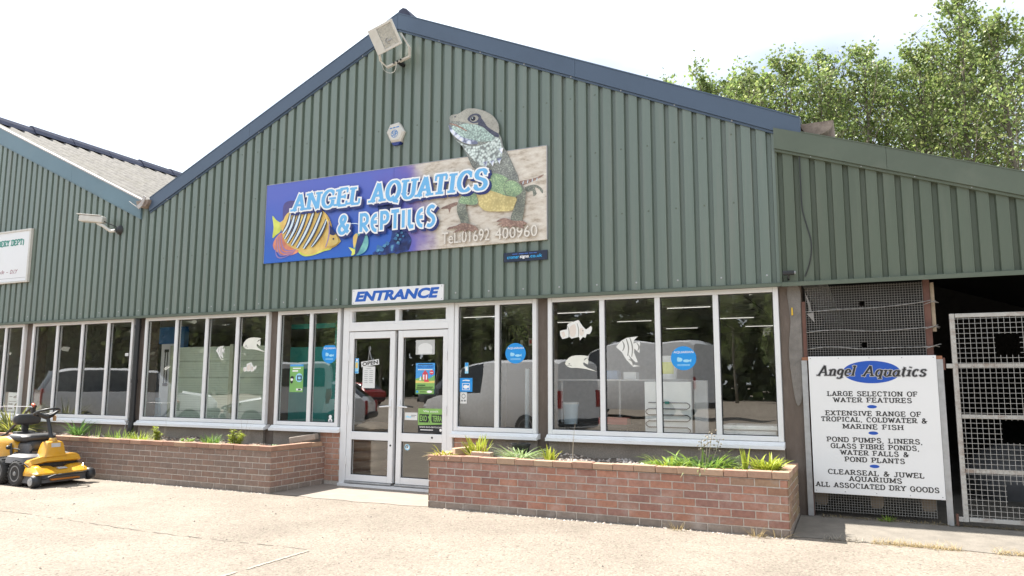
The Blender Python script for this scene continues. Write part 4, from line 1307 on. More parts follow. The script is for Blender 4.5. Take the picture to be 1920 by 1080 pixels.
o_ = (-14.6, 0, 3.3)
t = thing('department_sign', o_, 'white framed board with green serif capitals, cut off at the far left of the cladding', 'sign')
b = MB(o_); b.m(M_signwhite); b.box((-17.6, -.10, 3.28), (-13.96, -.068, 4.22)); b.build('panel', None, t)
b = MB(o_); b.m(M_offwhite)
for q in [((-17.65, -.115, 3.245), (-13.91, -.066, 3.28)), ((-17.65, -.115, 4.22), (-13.91, -.066, 4.255)), ((-13.96, -.117, 3.28), (-13.91, -.066, 4.22)), ((-17.65, -.117, 3.28), (-17.6, -.066, 4.22))]:
    b.bbox(*q, r=.005)
b.build('frame', None, t)
b = MB(o_); b.m(mat('dept_green', lin(28, 128, 112), rough=.45))
stext(b, 'MACHINERY DEPT)', -15.36, -14.12, 3.965, .108, -.1012, .030, .017, .03, .017)
b.m(mat('dept_red', lin(132, 46, 70), rough=.45))
btext(b, 'Trade', -14.93, -14.645, 3.435, 3.51, -.1012, shear=.3)
btext(b, '-', -14.585, -14.53, 3.455, 3.463, -.1012)
btext(b, 'D.I.Y', -14.47, -14.24, 3.425, 3.50, -.1012, bold=.01, shear=.25)
b.m(M_steel); b.box((-17.5, -.1014, 3.335), (-14.0, -.1008, 3.342))
b.build('lettering', None, t)

# ------------------------------------------------------------------ floodlight, alarm, cameras
FO = (-5.95, 0, 6.05)
t = thing('floodlight', FO, 'large old white floodlight tilted on a bracket just below the roof apex', 'floodlight')
from mathutils import Euler
FM = Matrix.Translation((-5.83, -.36, 6.22)) @ Matrix.Scale(.84, 4) @ Euler((math.radians(20), math.radians(-19), math.radians(6))).to_matrix().to_4x4()
def fm(p): return FM @ Vector(p)
b = MB(FO); b.m(M_offwhite)
# tapering housing: front rectangle facing -y, back smaller
fr_ = [(-.23, -.12, -.20), (.21, -.12, -.20), (.21, -.12, .20), (-.23, -.12, .20)]
bk_ = [(-.16, .14, -.13), (.14, .14, -.13), (.14, .14, .13), (-.16, .14, .13)]
bm = bmesh.new()
vs = [bm.verts.new(p) for p in fr_ + bk_]
for f in [(0, 1, 5, 4), (1, 2, 6, 5), (2, 3, 7, 6), (3, 0, 4, 7), (4, 5, 6, 7), (3, 2, 1, 0)]:
    bm.faces.new([vs[i] for i in f])
fc = [f for f in bm.faces if all(abs(v.co.y + .12) < 1e-5 for v in f.verts)][0]
bmesh.ops.bevel(bm, geom=[e for e in bm.edges], offset=.012, segments=2, profile=.5, affect='EDGES')
b.bm(bm, FM)
fl = b.build('housing', None, t)
b = MB(FO); b.m(M_offwhite)
for q in [((-.245, -.15, -.215), (-.09, -.121, .215)), ((-.09, -.15, -.215), (.225, -.121, -.175)), ((-.09, -.15, .175), (.225, -.121, .215)), ((.185, -.15, -.175), (.225, -.121, .175))]:
    k = MB(); k.bbox(*q, r=.006); b.add([fm(p) for p in k.v], k.f)
b.build('front_bezel', None, t)
M_refl = mat('hammered_reflector', (.62, .60, .56, 1), rough=.3, metal=.85, var=.2, scale=30, bump=.5, bscale=40)
b = MB(FO); b.m(M_refl)
a_ = [(-.09, -.125, -.175), (.185, -.125, -.175), (.185, -.125, .175), (-.09, -.125, .175)]
b.add([fm(p) for p in a_], [(0, 1, 2, 3)])
b.build('reflector', None, t)
b = MB(FO); b.m(M_steel)
b.tube([fm((-.0, -.132, -.07)), fm((.09, -.134, -.07))], .012, 8)
b.tube([fm((.02 + .05 * math.cos(a), -.134, -.07 + .045 * math.sin(a))) for a in [PI * .5 + PI * i / 8 for i in range(9)]], .007, 6)
b.build('lamp_bulb', None, t)
b = MB(FO); b.m(glass_mat('lamp_glass', (.93, .93, .92), 1.45, 0))
k = MB(); k.box((-.09, -.145, -.175), (.185, -.142, .175)); b.add([fm(p) for p in k.v], k.f)
b.build('front_glass', None, t)
b = MB(FO); b.m(M_offwhite)
# U-shaped stirrup bolted to the wall
def bar(p, q, w_, th):
    p, q = Vector(p), Vector(q)
    d = (q - p).normalized(); s = d.cross(Vector((0, 1, 0)));
    if s.length < .1: s = d.cross(Vector((1, 0, 0)))
    s.normalize(); n_2 = d.cross(s)
    vs = []
    for e in (p, q):
        for i, j in ((-1, -1), (1, -1), (1, 1), (-1, 1)):
            vs.append(e + s * th / 2 * i + n_2 * w_ / 2 * j)
    b.add(vs, [(0, 1, 2, 3), (7, 6, 5, 4), (0, 4, 5, 1), (1, 5, 6, 2), (2, 6, 7, 3), (3, 7, 4, 0)])
pr_ = fm((.225, .02, -.02)); pl_ = fm((-.25, .02, -.10))
br_, bl_ = Vector((-5.60, -.16, 5.985)), Vector((-5.98, -.16, 5.895))
bar(pr_, (-5.565, -.22, 6.09), .04, .014); bar((-5.565, -.22, 6.09), br_, .04, .014); bar(br_, bl_, .04, .028); bar(bl_, (-6.04, -.24, 5.97), .04, .014); bar((-6.04, -.24, 5.97), pl_, .04, .014)
b.build('bracket', None, t)
b = MB(FO); b.m(M_black)
for k in (.35, .5, .65):
    p = bl_.lerp(br_, k); b.lathe((p.x, -.185, p.z), (0, -1, 0), [(.015, 0), (.012, .012)], 8)
b.lathe((-5.79, -.03, 5.94), (0, -1, 0), [(.03, -.02), (.03, .14)], 8)
b.build('bolt', None, t)
b = MB(FO); b.m(M_offwhite)
b.tube([(p[0], -.2, p[1]) for p in crom([(-6.06, 5.97), (-6.0, 5.84), (-5.9, 5.78), (-5.82, 5.80), (-5.79, 5.92)], False, 5)], .003, 6)
b.build('cable', None, t)

AO = (-5.85, 0, 4.75)
t = thing('alarm_box', AO, 'six sided white burglar alarm box with blue base, high on the gable', 'alarm')
OUT = [(-6.0, 4.945), (-5.945, 5.055), (-5.80, 5.072), (-5.70, 4.925), (-5.765, 4.79), (-5.92, 4.79)]
def inset(pts, k):
    cx = sum(p[0] for p in pts) / len(pts); cz = sum(p[1] for p in pts) / len(pts)
    return [(cx + (x - cx) * k, cz + (z - cz) * k) for x, z in pts]
b = MB(AO); b.m(M_offwhite)
r0 = [(x, -.03, z) for x, z in OUT]; r1 = [(x, -.10, z) for x, z in OUT]; r2 = [(x, -.125, z) for x, z in inset(OUT, .82)]
n = 6
b.add(r0 + r1 + r2, [(i, (i + 1) % n, n + (i + 1) % n, n + i) for i in range(n)] + [(n + i, n + (i + 1) % n, 2 * n + (i + 1) % n, 2 * n + i) for i in range(n)] + [tuple(2 * n + i for i in range(n))])
b.build('cover', None, t)
b = MB(AO); b.m(mat('strobe_blue', lin(36, 52, 120), rough=.25, var=.05))
B2 = [(-5.92, 4.788), (-5.765, 4.788), (-5.80, 4.745), (-5.885, 4.745)]
b.prism(B2, -.10, -.03)
b.build('strobe', None, t)
b = MB(AO); b.m(mat('alarm_blue_ink', lin(60, 120, 180), rough=.4))
b_y = -.1258
ring = arc(-5.852, 4.905, .058, .058, 0, 360, 24); ring2 = arc(-5.852, 4.905, .050, .050, 0, 360, 24)
b.add([(x, b_y, z) for x, z in ring] + [(x, b_y, z) for x, z in ring2], [(i, i + 1, 26 + i, 25 + i) for i in range(24)])
stext(b, 'S', -5.895, -5.857, 4.875, .062, b_y - .0006, .010)
b.flat([(-5.850, 4.858), (-5.842, 4.858), (-5.842, 4.95), (-5.850, 4.95)], b_y - .0005)
stext(b, 'P', -5.842, -5.802, 4.875, .062, b_y - .0008, .010, G=DECO)
for xa_, xb_, dz_ in [(-5.935, -5.89, 0), (-5.88, -5.835, .004), (-5.825, -5.775, .008)]:
    b.flat([(xa_, 4.980 + dz_), (xb_, 4.984 + dz_), (xb_, 5.0 + dz_), (xa_, 4.996 + dz_)], b_y - .0003)
b.build('lettering', None, t)

CO = (-11.5, 0, 4.05)
t = thing('security_camera', CO, 'white bullet security camera on a bracket under the roof valley, pointing left', 'camera')
CM = Matrix.Translation((-11.93, -.30, 4.20)) @ Euler((0, math.radians(5), math.radians(22))).to_matrix().to_4x4()
b = MB(CO); b.m(M_offwhite)
k = MB(); k.bbox((-.22, -.065, -.06), (.21, .065, .055), r=.02); b.add([CM @ Vector(p) for p in k.v], k.f)
b.build('body', None, t)
b = MB(CO); b.m(M_offwhite)
k = MB(); k.bbox((-.26, -.075, .057), (.17, .075, .072), r=.006); b.add([CM @ Vector(p) for p in k.v], k.f)
b.build('sunshield', None, t)
b = MB(CO); b.m(M_black)
b.lathe(CM @ Vector((-.221, 0, 0)), CM.to_3x3() @ Vector((-1, 0, 0)), [(.045, 0), (.045, .012), (.03, .004)], 16)
b.build('lens', None, t)
b = MB(CO); b.m(M_offwhite)
b.tube([CM @ Vector((.10, 0, -.06)), (-11.74, -.24, 4.08), (-11.64, -.16, 3.99), (-11.57, -.13, 4.0)], [.03, .026, .028, .03], 10)
b.build('arm', None, t)
b = MB(CO); b.m(M_black)
b.lathe((-11.53, -.02, 4.02), (0, -1, 0), [(.085, 0), (.085, .05), (.06, .09), (.03, .11)], 20)
b.build('base', None, t)
b = MB(CO); b.m(M_black); b.tube([CM @ Vector((.2, 0, -.02)), (-11.66, -.2, 4.12), (-11.6, -.14, 4.09), (-11.55, -.08, 4.05)], .008, 6); b.build('cable', None, t)

CO = (-.69, 0, 2.52)
t = thing('security_camera', CO, 'little black camera at the lower edge of the cladding above the end pillar', 'camera')
b = MB(CO); b.m(M_black); b.bbox((-.765, -.17, 2.578), (-.645, -.11, 2.625), r=.012); b.build('body', None, t)
b = MB(CO); b.m(M_steel); b.lathe((-.646, -.14, 2.602), (1, 0, 0), [(.018, 0), (.018, .012), (.01, .014)], 12); b.build('lens', None, t)
b = MB(CO); b.m(M_black); b.tube([(-.70, -.14, 2.58), (-.71, -.13, 2.55), (-.71, -.09, 2.535)], .010, 8); b.build('mount', None, t)

# ------------------------------------------------------------------ stickers, notices and decals on the glass
YS = .0225   # on the outer face of the panes
M_stk = mat('sticker_blue', lin(28, 140, 215), rough=.4, var=.05)
M_stkl = mat('sticker_pale_blue', lin(150, 205, 235), rough=.4)
M_paper = mat('white_paper', (.72, .73, .72, 1), rough=.8, var=.03)
M_inkgrey = mat('print_grey', lin(120, 125, 128), rough=.7)
def round_sticker(cx, cz, rx, rz, label, cut=False):
    o_ = (cx, YS, cz - rz)
    t = thing('window_sticker', o_, label, 'sticker', 'round blue stickers on the shop windows')
    b = MB(o_); b.m(M_stk)
    pts = ell(cx, cz, rx, rz, 44)
    if cut:
        pts = [(x, min(z, cz + rz * .80)) for x, z in pts]
    b.prism(pts, YS, YS + .002); b.build('disc', None, t)
    b = MB(o_); b.m(P_out)
    b.m(P_out); btext(b, 'AQUARIAN', cx - rx * .78, cx + rx * .78, cz + rz * .38, cz + rz * .60, YS - .001, bold=.01)
    b.m(M_stkl)
    for (ex, ez, ea, eb) in [(-.30, -.12, .22, .17), (.22, -.22, .26, .12), (-.42, -.1, .1, .2)]:
        b.flat(ell(cx + rx * ex, cz + rz * ez, rx * ea, rz * eb, 18), YS - .0011 - ex * .0003)
    b.flat([(cx + rx * .40, cz - rz * .2), (cx + rx * .62, cz - rz * .05), (cx + rx * .58, cz - rz * .34)], YS - .0016)
    for dz in (-.55, -.64):
        b.flat([(cx - rx * .5, cz + rz * dz), (cx + rx * .5, cz + rz * dz), (cx + rx * .5, cz + rz * (dz + .04)), (cx - rx * .5, cz + rz * (dz + .04))], YS - .0012)
    b.build('print', None, t)
round_sticker(-6.985, 1.835, .137, .145, 'round blue sticker with flat cut top, in the narrow window left of the doors', True)
round_sticker(-4.025, 1.793, .143, .13, 'round blue sticker in the two pane window right of the doors')
round_sticker(-1.893, 1.706, .146, .138, 'round blue sticker in the widest window, between its second and third mullions')

M_dec = mat('decal_white', (.82, .82, .79, 1), rough=.6, var=.05)
M_decy = mat('decal_cream', (.80, .80, .72, 1), rough=.6, var=.06)
M_decp = mat('decal_peach', (.76, .68, .61, 1), rough=.6, var=.06)
M_decg = mat('decal_grey_line', (.30, .30, .28, 1), rough=.6)
def decal(pts, label, base, extra=(), k=3):
    xs = [p[0] for p in pts]; zs = [p[1] for p in pts]
    o_ = (sum(xs) / len(xs), YS, min(zs))
    t = thing('fish_decal', o_, label, 'decal', 'pale fish decals on the shop windows')
    b = MB(o_); b.m(base); b.prism(crom(pts, True, k), YS, YS + .002); b.build('body', None, t)
    if extra:
        b = MB(o_)
        for i, (m_, q) in enumerate(extra):
            b.m(m_); b.flat(q, YS - .001 - i * .0002)
        b.build('markings', None, t)
def clown(cx, cz, s, label):
    P = [(-3.416, 2.061), (-3.325, 2.077), (-3.314, 2.143), (-3.243, 2.165), (-3.173, 2.189), (-3.144, 2.147), (-3.075, 2.07), (-3.015, 2.109), (-2.996, 2.077), (-3.026, 2.013), (-3.066, 2.014), (-3.082, 1.967), (-3.115, 1.981), (-3.155, 1.937), (-3.165, 1.982), (-3.265, 1.962), (-3.289, 1.985), (-3.386, 1.961)]
    f = lambda p: (cx + (p[0] + 3.2) * s, cz + (p[1] - 2.06) * s)
    ex = [(M_decp, [f(p) for p in [(-3.40, 2.045), (-3.36, 2.055), (-3.34, 2.0), (-3.375, 1.975)]]),
          (M_decp, [f(p) for p in crom([(-3.28, 2.11), (-3.22, 2.14), (-3.2, 2.07), (-3.22, 1.99), (-3.27, 1.99), (-3.29, 2.05)], True, 2)]),
          (M_decp, [f(p) for p in crom([(-3.15, 2.09), (-3.11, 2.08), (-3.10, 2.03), (-3.13, 1.99), (-3.16, 2.03)], True, 2)]),
          (M_decg, [f(p) for p in band((-3.19, 2.15), (-3.175, 1.985), .010, .012)]),
          (M_decg, [f(p) for p in band((-3.315, 2.12), (-3.30, 1.98), .010, .012)]),
          (M_decg, [f(p) for p in ell(-3.115, 2.055, .008, .008, 10)])]
    decal([f(p) for p in P], label, M_dec, ex, 2)
def angel(cx, cz, s, label):
    P = [(-2.696, 1.849), (-2.633, 1.92), (-2.566, 1.955), (-2.426, 1.97), (-2.473, 1.926), (-2.483, 1.886), (-2.399, 1.906), (-2.411, 1.772), (-2.471, 1.827), (-2.476, 1.782), (-2.432, 1.664), (-2.459, 1.664), (-2.514, 1.719), (-2.551, 1.765), (-2.488, 1.638), (-2.405, 1.619), (-2.488, 1.611), (-2.57, 1.693), (-2.625, 1.784)]
    f = lambda p: (cx + (p[0] + 2.54) * s, cz + (p[1] - 1.82) * s)
    ex = [(M_decg, [f(p) for p in band(a, c, .016, .02)]) for a, c in [((-2.615, 1.915), (-2.615, 1.80)), ((-2.57, 1.945), (-2.555, 1.74)), ((-2.525, 1.955), (-2.505, 1.73)), ((-2.44, 1.89), (-2.43, 1.80)), ((-2.54, 1.70), (-2.49, 1.625))]]
    decal([f(p) for p in P], label, M_dec, ex, 1)
def butter(cx, cz, s, label):
    P = [(-3.351, 1.654), (-3.30, 1.728), (-3.217, 1.755), (-3.10, 1.752), (-3.039, 1.738), (-3.09, 1.715), (-3.105, 1.69), (-3.055, 1.72), (-3.054, 1.642), (-3.105, 1.672), (-3.11, 1.64), (-3.05, 1.60), (-2.934, 1.556), (-3.089, 1.590), (-3.2, 1.604), (-3.288, 1.607)]
    f = lambda p: (cx + (p[0] + 3.14) * s, cz + (p[1] - 1.66) * s)
    ex = [(M_decg, [f(p) for p in ell(-3.295, 1.655, .010, .007, 10)]), (M_decg, [f(p) for p in band((-3.33, 1.632), (-3.26, 1.625), .007, .01)])]
    decal([f(p) for p in P], label, M_decy, ex, 2)
clown(-3.2, 2.06, 1, 'white and peach clownfish decal at the upper left of the widest window')
angel(-2.54, 1.82, 1, 'striped angelfish decal in the second pane of the widest window')
butter(-3.14, 1.66, 1, 'cream fish decal with trailing fin, below the clownfish decal in the widest window')
butter(-8.41, 1.985, 1.17, 'large cream fish decal in the four pane window left of the doors')
angel(-9.12, 1.89, .62, 'small striped angelfish decal in the third pane of the window behind the left planter')
clown(-8.49, 1.64, .63, 'small plain clownfish decal below the large cream one, over the reflected van')

def notice(name, xa, xb, za, zb, label, cat, base, parts, y=YS, rot=0.0):
    cx, cz = (xa + xb) / 2, (za + zb) / 2
    o_ = (cx, y, za)
    t = thing(name, o_, label, cat)
    def R(p):
        dx, dz = p[0] - cx, p[1] - cz
        return (cx + dx * math.cos(rot) - dz * math.sin(rot), cz + dx * math.sin(rot) + dz * math.cos(rot))
    b = MB(o_); b.m(base); b.prism([R(p) for p in [(xa, za), (xb, za), (xb, zb), (xa, zb)]], y, y + .002); b.build('sheet', None, t)
    b = MB(o_)
    W, H = xb - xa, zb - za
    for i, q in enumerate(parts):
        m_, kind = q[0], q[1]
        b.m(m_)
        yy = y - .0008 - .0003 * i
        if kind == 'r':
            u0, v0, u1, v1 = q[2]
            b.flat([R(p) for p in [(xa + u0 * W, za + v0 * H), (xa + u1 * W, za + v0 * H), (xa + u1 * W, za + v1 * H), (xa + u0 * W, za + v1 * H)]], yy)
        elif kind == 'e':
            u, v, ru, rv = q[2]
            b.flat([R(p) for p in ell(xa + u * W, za + v * H, ru * W, rv * H, 24)], yy)
        elif kind == 'p':
            b.flat([R((xa + u * W, za + v * H)) for u, v in q[2]], yy)
        elif kind == 't':
            u0, v0, u1, v1 = q[2]
            btext(b, q[3], xa + u0 * W, xa + u1 * W, za + v0 * H, za + v1 * H, yy, bold=q[4] if len(q) > 4 else 0, rot=rot)
    if parts:
        b.build('print', None, t)
    return t
N_green = mat('poster_green', lin(120, 172, 96), rough=.5, var=.1)
N_sky = mat('poster_sky', lin(70, 150, 215), rough=.5, var=.06)
N_red = mat('poster_red', lin(205, 70, 84), rough=.5)
N_lime = mat('poster_lime', lin(128, 172, 92), rough=.5)
N_sand = mat('poster_sand', lin(214, 196, 110), rough=.5)
N_dkgreen = mat('poster_dark_green', lin(40, 84, 52), rough=.5)
N_blk = mat('poster_black', lin(28, 30, 34), rough=.5)
notice('open_sign', -6.408, -6.108, 1.65, 1.725, 'white OPEN plate hanging askew inside the left door', 'sign', M_paper, [(M_ink, 't', (.06, .14, .94, .86), 'OPEN', .03)], y=.0085, rot=math.radians(7))
b = MB((-6.25, .0085, 1.73)); b.m(M_steel)
b.tube([(-6.29, .0095, 1.735), (-6.275, .0095, 1.85), (-6.285, .0095, 1.90), (-6.265, .0095, 1.92), (-6.255, .0095, 1.88), (-6.27, .0095, 1.85), (-6.235, .0095, 1.738)], .004, 5)
hk = b.build('hanging_hook', None, bpy.data.objects['open_sign'])
hk.location = Vector((-6.25, .0085, 1.73)) - bpy.data.objects['open_sign'].location
notice('opening_hours', -6.38, -6.173, 1.342, 1.64, 'plain white sheet of opening hours under the OPEN plate', 'notice', M_paper, [(M_inkgrey, 'r', (.15, .80 - .09 * i, .42, .815 - .09 * i)) for i in range(7)] + [(M_inkgrey, 'r', (.55, .80 - .09 * i, .85, .815 - .09 * i)) for i in range(7)] + [(M_inkgrey, 'r', (.3, .9, .7, .915))], y=.0115)
notice('window_sticker', -6.52, -6.455, 1.545, 1.757, 'narrow upright yellow and blue sticker beside the OPEN plate', 'sticker', M_stkl, [(M_stk, 'r', (.05, .8, .95, .98)), (P_yel, 'r', (.2, .35, .8, .72)), (P_out, 'e', (.5, .88, .3, .07)), (M_stk, 'r', (.1, .05, .9, .12))], y=.0115)
notice('paper_notice', -5.513, -5.215, 1.795, 1.993, 'blank white paper at the top of the right door with a scuffed round mark', 'notice', mat('greyish_paper', (.52, .53, .52, 1), rough=.8), [(M_paper, 'e', (.5, .45, .38, .33)), (M_paper, 'p', [(.12, .05), (.88, .05), (.85, .4), (.15, .4)])], y=.0115)
notice('event_poster', -5.505, -5.207, 1.263, 1.681, 'blue and green event poster with a red tent, on the right door', 'poster', N_sky, [
    (N_green, 'p', [(0, 0), (1, 0), (1, .62), (.7, .5), (.35, .56), (0, .5)]), (N_sand, 'p', [(0, .36), (1, .36), (1, .44), (.5, .42), (0, .45)]), (N_lime, 'r', (0, .0, 1, .33)),
    (M_blue, 't', (.06, .84, .94, .92), 'TRUNCH-CADBURY', .01), (M_ink, 'r', (.12, .945, .88, .965)), (P_out, 'r', (.12, .775, .88, .80)),
    (N_red, 'p', [(.36, .46), (.64, .46), (.64, .66), (.5, .78), (.36, .66)]), (P_out, 'r', (.40, .47, .46, .63)), (P_out, 'r', (.54, .47, .60, .63)), (N_red, 'r', (.46, .40, .70, .47)), (N_red, 'e', (.84, .70, .11, .075)), (P_out, 'r', (.76, .69, .92, .71)),
    (P_out, 'p', [(.2, .45), (.26, .6), (.3, .45)]), (N_dkgreen, 'r', (.1, .275, .52, .305)), (M_ink, 'r', (.08, .225, .92, .24)), (M_ink, 'r', (.08, .19, .86, .205)), (N_dkgreen, 'r', (.0, .0, 1, .16)), (N_lime, 'r', (.03, .025, .97, .14)), (M_stk, 'r', (.05, .05, .16, .12)), (P_out, 'e', (.75, .085, .14, .04)), (M_ink, 'r', (.24, .07, .55, .09))], y=.0115)
notice('brand_poster', -5.455, -5.062, .76, 1.078, 'dark green and black landscape poster low on the right door', 'poster', N_blk, [
    (N_lime, 'p', [(0, .3), (1, .36), (1, 1), (0, 1)]), (P_out, 't', (.2, .84, .80, .93), 'We stock', 0), (N_blk, 'r', (.05, .42, .47, .76)), (N_blk, 'r', (.53, .42, .97, .76)), (N_lime, 't', (.08, .47, .35, .71), 'EXO', .03), (N_lime, 't', (.57, .47, .94, .71), 'TERRA', .03),
    (N_lime, 'p', [(.40, .40), (.44, .55), (.38, .66), (.43, .68), (.45, .80), (.49, .80), (.49, .68), (.55, .72), (.51, .58), (.56, .42), (.52, .42), (.47, .52), (.43, .40)]), (P_out, 't', (.06, .20, .95, .27), 'www.exo-terra.com', 0), (P_out, 'r', (.1, .1, .6, .13)), (P_out, 'e', (.90, .12, .05, .06))], y=.0115)
notice('card_notice', -5.667, -5.467, .92, 1.02, 'small white card with blue wave, beside the lock of the right door', 'notice', M_paper, [(M_stkl, 'p', [(.06, .35), (.2, .6), (.36, .42), (.5, .55), (.5, .3)]), (M_inkgrey, 'r', (.5, .6, .92, .68)), (M_inkgrey, 'r', (.5, .42, .8, .48))], y=.0115)
notice('window_sticker', -5.66, -5.575, .52, .60, 'round silver sticker in the bottom pane of the right door', 'sticker', M_glassdoor, [(M_stkl, 'e', (.5, .5, .5, .5)), (M_inkgrey, 'e', (.45, .55, .33, .3)), (P_out, 'e', (.55, .45, .28, .26)), (M_inkgrey, 'p', [(.3, .5), (.6, .75), (.7, .5), (.5, .3)])], y=.0115)
notice('window_sticker', -4.83, -4.643, 1.303, 1.481, 'square blue sticker with a white fish, in the pane right of the doors', 'sticker', M_stk, [(P_out, 'r', (.2, .12, .8, .62)), (M_stk, 'r', (.24, .16, .76, .58)), (P_out, 'e', (.48, .36, .2, .14)), (P_out, 'p', [(.62, .36), (.74, .5), (.74, .24)]), (P_out, 'p', [(.22, .76), (.4, .80), (.78, .77), (.8, .85), (.5, .88), (.25, .84)])])
notice('window_sticker', -4.82, -4.722, 1.151, 1.297, 'small white label with a grey ring, under the square blue sticker', 'sticker', M_paper, [(M_inkgrey, 'e', (.5, .65, .3, .22)), (M_paper, 'e', (.5, .65, .22, .15)), (M_inkgrey, 'r', (.15, .18, .4, .32)), (M_inkgrey, 'r', (.55, .18, .85, .32))])
notice('window_sticker', -4.755, -4.705, 1.40 + .14, 1.68, 'narrow upright pale blue sticker above the square blue one', 'sticker', M_stkl, [(M_stk, 'r', (.1, .7, .9, .98)), (P_out, 'r', (.2, .2, .8, .6))])
notice('leaflet_poster', -7.70, -7.45, 1.277, 1.680, 'green leaflet poster with grey gadgets, in the narrow window left of the doors', 'poster', N_green, [(N_sky, 'r', (0, .93, 1, 1)), (P_out, 'r', (.2, .84, .8, .88)), (P_out, 'r', (.18, .74, .6, .79)), (M_stkl, 'e', (.7, .52, .26, .16)), (N_blk, 'r', (.55, .42, .9, .6)), (M_stkl, 'r', (.62, .46, .82, .56)), (N_blk, 'e', (.18, .52, .13, .06)), (N_blk, 'e', (.15, .38, .10, .07)), (P_out, 'e', (.16, .45, .09, .05)), (P_out, 'r', (.52, .06, .96, .13)), (N_blk, 'r', (.66, .07, .86, .12))])
notice('window_sticker', -6.99, -6.87, .84, .97, 'tiny white animal sticker at the lower right corner of the narrow window', 'sticker', M_glass, [(P_out, 'e', (.5, .3, .3, .28)), (P_out, 'e', (.5, .72, .22, .2)), (M_inkgrey, 'e', (.5, .3, .12, .12))])
notice('machine_poster', -14.43, -14.05, .87, 1.22, 'white and black machine poster at the bottom of the far left window', 'poster', mat('poster_pale', (.60, .66, .67, 1), rough=.6), [(M_ink, 't', (.42, .70, .95, .86), 'efco', .02), (M_ink, 'r', (.1, .76, .35, .79)), (M_ink, 'r', (.06, .52, .9, .54)), (M_ink, 'r', (.08, .36, .4, .42)), (M_ink, 'e', (.72, .28, .18, .17)), (M_paper, 'e', (.72, .27, .09, .08)), (M_ink, 'r', (.08, .12, .42, .2))], y=.045)
notice('window_sticker', -11.30, -11.22, 1.85, 1.90, 'tiny white label on the right pane of the window above the mower', 'sticker', M_paper, [(M_inkgrey, 'r', (.2, .4, .8, .5))])

# ------------------------------------------------------------------ brick planters
M_soil = mat('planter_soil', (.12, .095, .075, 1), rough=1, var=.4, scale=25, bump=.6, bscale=60)
M_peb = mat('pale_pebbles', (1, 1, 1, 1), rough=.9, attr=True, var=.12)
def pebbles(mb, x0, x1, y0, y1, zf, n, pal, smin=.012, smax=.032):
    for _ in range(n):
        x, y = random.uniform(x0, x1), random.uniform(y0, y1)
        r = random.uniform(smin, smax); k = random.uniform(.75, 1.2)
        c = random.choice(pal); mb.col = (c[0] * k, c[1] * k, c[2] * k, 1)
        a = random.uniform(0, PI); z = zf(x, y)
        p = []
        for i in range(5):
            t = a + 2 * PI * i / 5
            rr = r * random.uniform(.7, 1.2)
            p.append((x + math.cos(t) * rr, y + math.sin(t) * rr * .75, z - .002))
        top = (x + random.uniform(-.3, .3) * r, y + random.uniform(-.3, .3) * r, z + r * random.uniform(.35, .8))
        mb.add(p + [top], [(i, (i + 1) % 5, 5) for i in range(5)])
    mb.col = (1, 1, 1, 1)

def planter(name, x0, x1, label, side, pal, cop_pal, bmat, pal_fn=None, soil_pal=None, npeb=1500, y0=-1.055, seed=1, side_pal=None):
    random.seed(seed)
    xm = x1 if side > 0 else x0
    o_ = ((x0 + x1) / 2, (y0) / 2, 0)
    t = thing(name, o_, label, 'planter', 'brick planters under the shop windows')
    wl_ = .105
    b = MB(o_); b.m(M_mortar)
    H = .525
    b.box((x0, y0, -.05), (x1, y0 + wl_, H)); b.box((x0, y0 + wl_, -.05), (x0 + wl_, .0, H)); b.box((x1 - wl_, y0 + wl_, -.05), (x1, .0, H))
    b.m(bmat)
    brick_face(b, (x0, y0, 0), (1, 0, 0), (0, -1, 0), x1 - x0, 7, pal, pal_fn)
    brick_face(b, (x1, y0 - .012, 0), (0, 1, 0), (1, 0, 0), -y0 + .012, 7, side_pal or pal, phase=1)
    brick_face(b, (x0, y0 - .012, 0), (0, 1, 0), (-1, 0, 0), -y0 + .012, 7, side_pal or pal, phase=1)
    b.build('brick_wall', None, t, attr=True)
    # coping of loose laid bricks
    b = MB(o_); b.m(M_coping)
    def cop(xa, xb, ya, yb):
        b.col = rnd_brick(cop_pal)
        j = lambda: random.uniform(-.004, .004)
        a, c = (xa + .0025 + j() * .5, ya + j(), H + .006), (xb - .0025 + j() * .5, yb + j(), H + .068 + j())
        b.bbox(a, c, .004)
    x = x0 - .018
    end = x1 + .018
    while x < end - .05:
        e = min(x + .222, end)
        if end - e < .12: e = end
        cop(x, e, y0 - .02, y0 + .095)
        x = e
    for xs0 in (x0 - .018, x1 + .018 - .113):
        y = y0 + .097
        while y < -.08:
            e = min(y + .222, -.01)
            cop(xs0, xs0 + .113, y, e); y = e
    b.col = (1, 1, 1, 1)
    b.build('coping', None, t, attr=True)
    # earth surface
    b = MB(o_)
    nx, ny = int((x1 - x0) / .08), 10
    zf = lambda x, y: .50 + .035 * math.sin(x * 2.3 + seed) * math.sin(y * 3 + 1) + .018 * math.sin(x * 9 + y * 7) + .06 * max(0, (y + .55))
    vs = [(x0 + .09 + (x1 - x0 - .18) * i / nx, y0 + .08 + (-y0 - .08) * j / ny, zf(x0 + .09 + (x1 - x0 - .18) * i / nx, y0 + .08 + (-y0 - .08) * j / ny)) for j in range(ny + 1) for i in range(nx + 1)]
    b.add(vs, [(j * (nx + 1) + i, j * (nx + 1) + i + 1, (j + 1) * (nx + 1) + i + 1, (j + 1) * (nx + 1) + i) for j in range(ny) for i in range(nx)])
    b.build('soil', M_soil, t, smooth=True)
    b = MB(o_); b.m(M_peb)
    pebbles(b, x0 + .13, x1 - .13, y0 + .11, -.03, zf, npeb, soil_pal)
    tag(b.build('gravel', None, t, attr=True), kind='stuff')
    return t, zf
PAL_PEB = [(.42, .38, .35), (.50, .46, .42), (.32, .28, .25), (.24, .2, .18), (.46, .38, .32)]
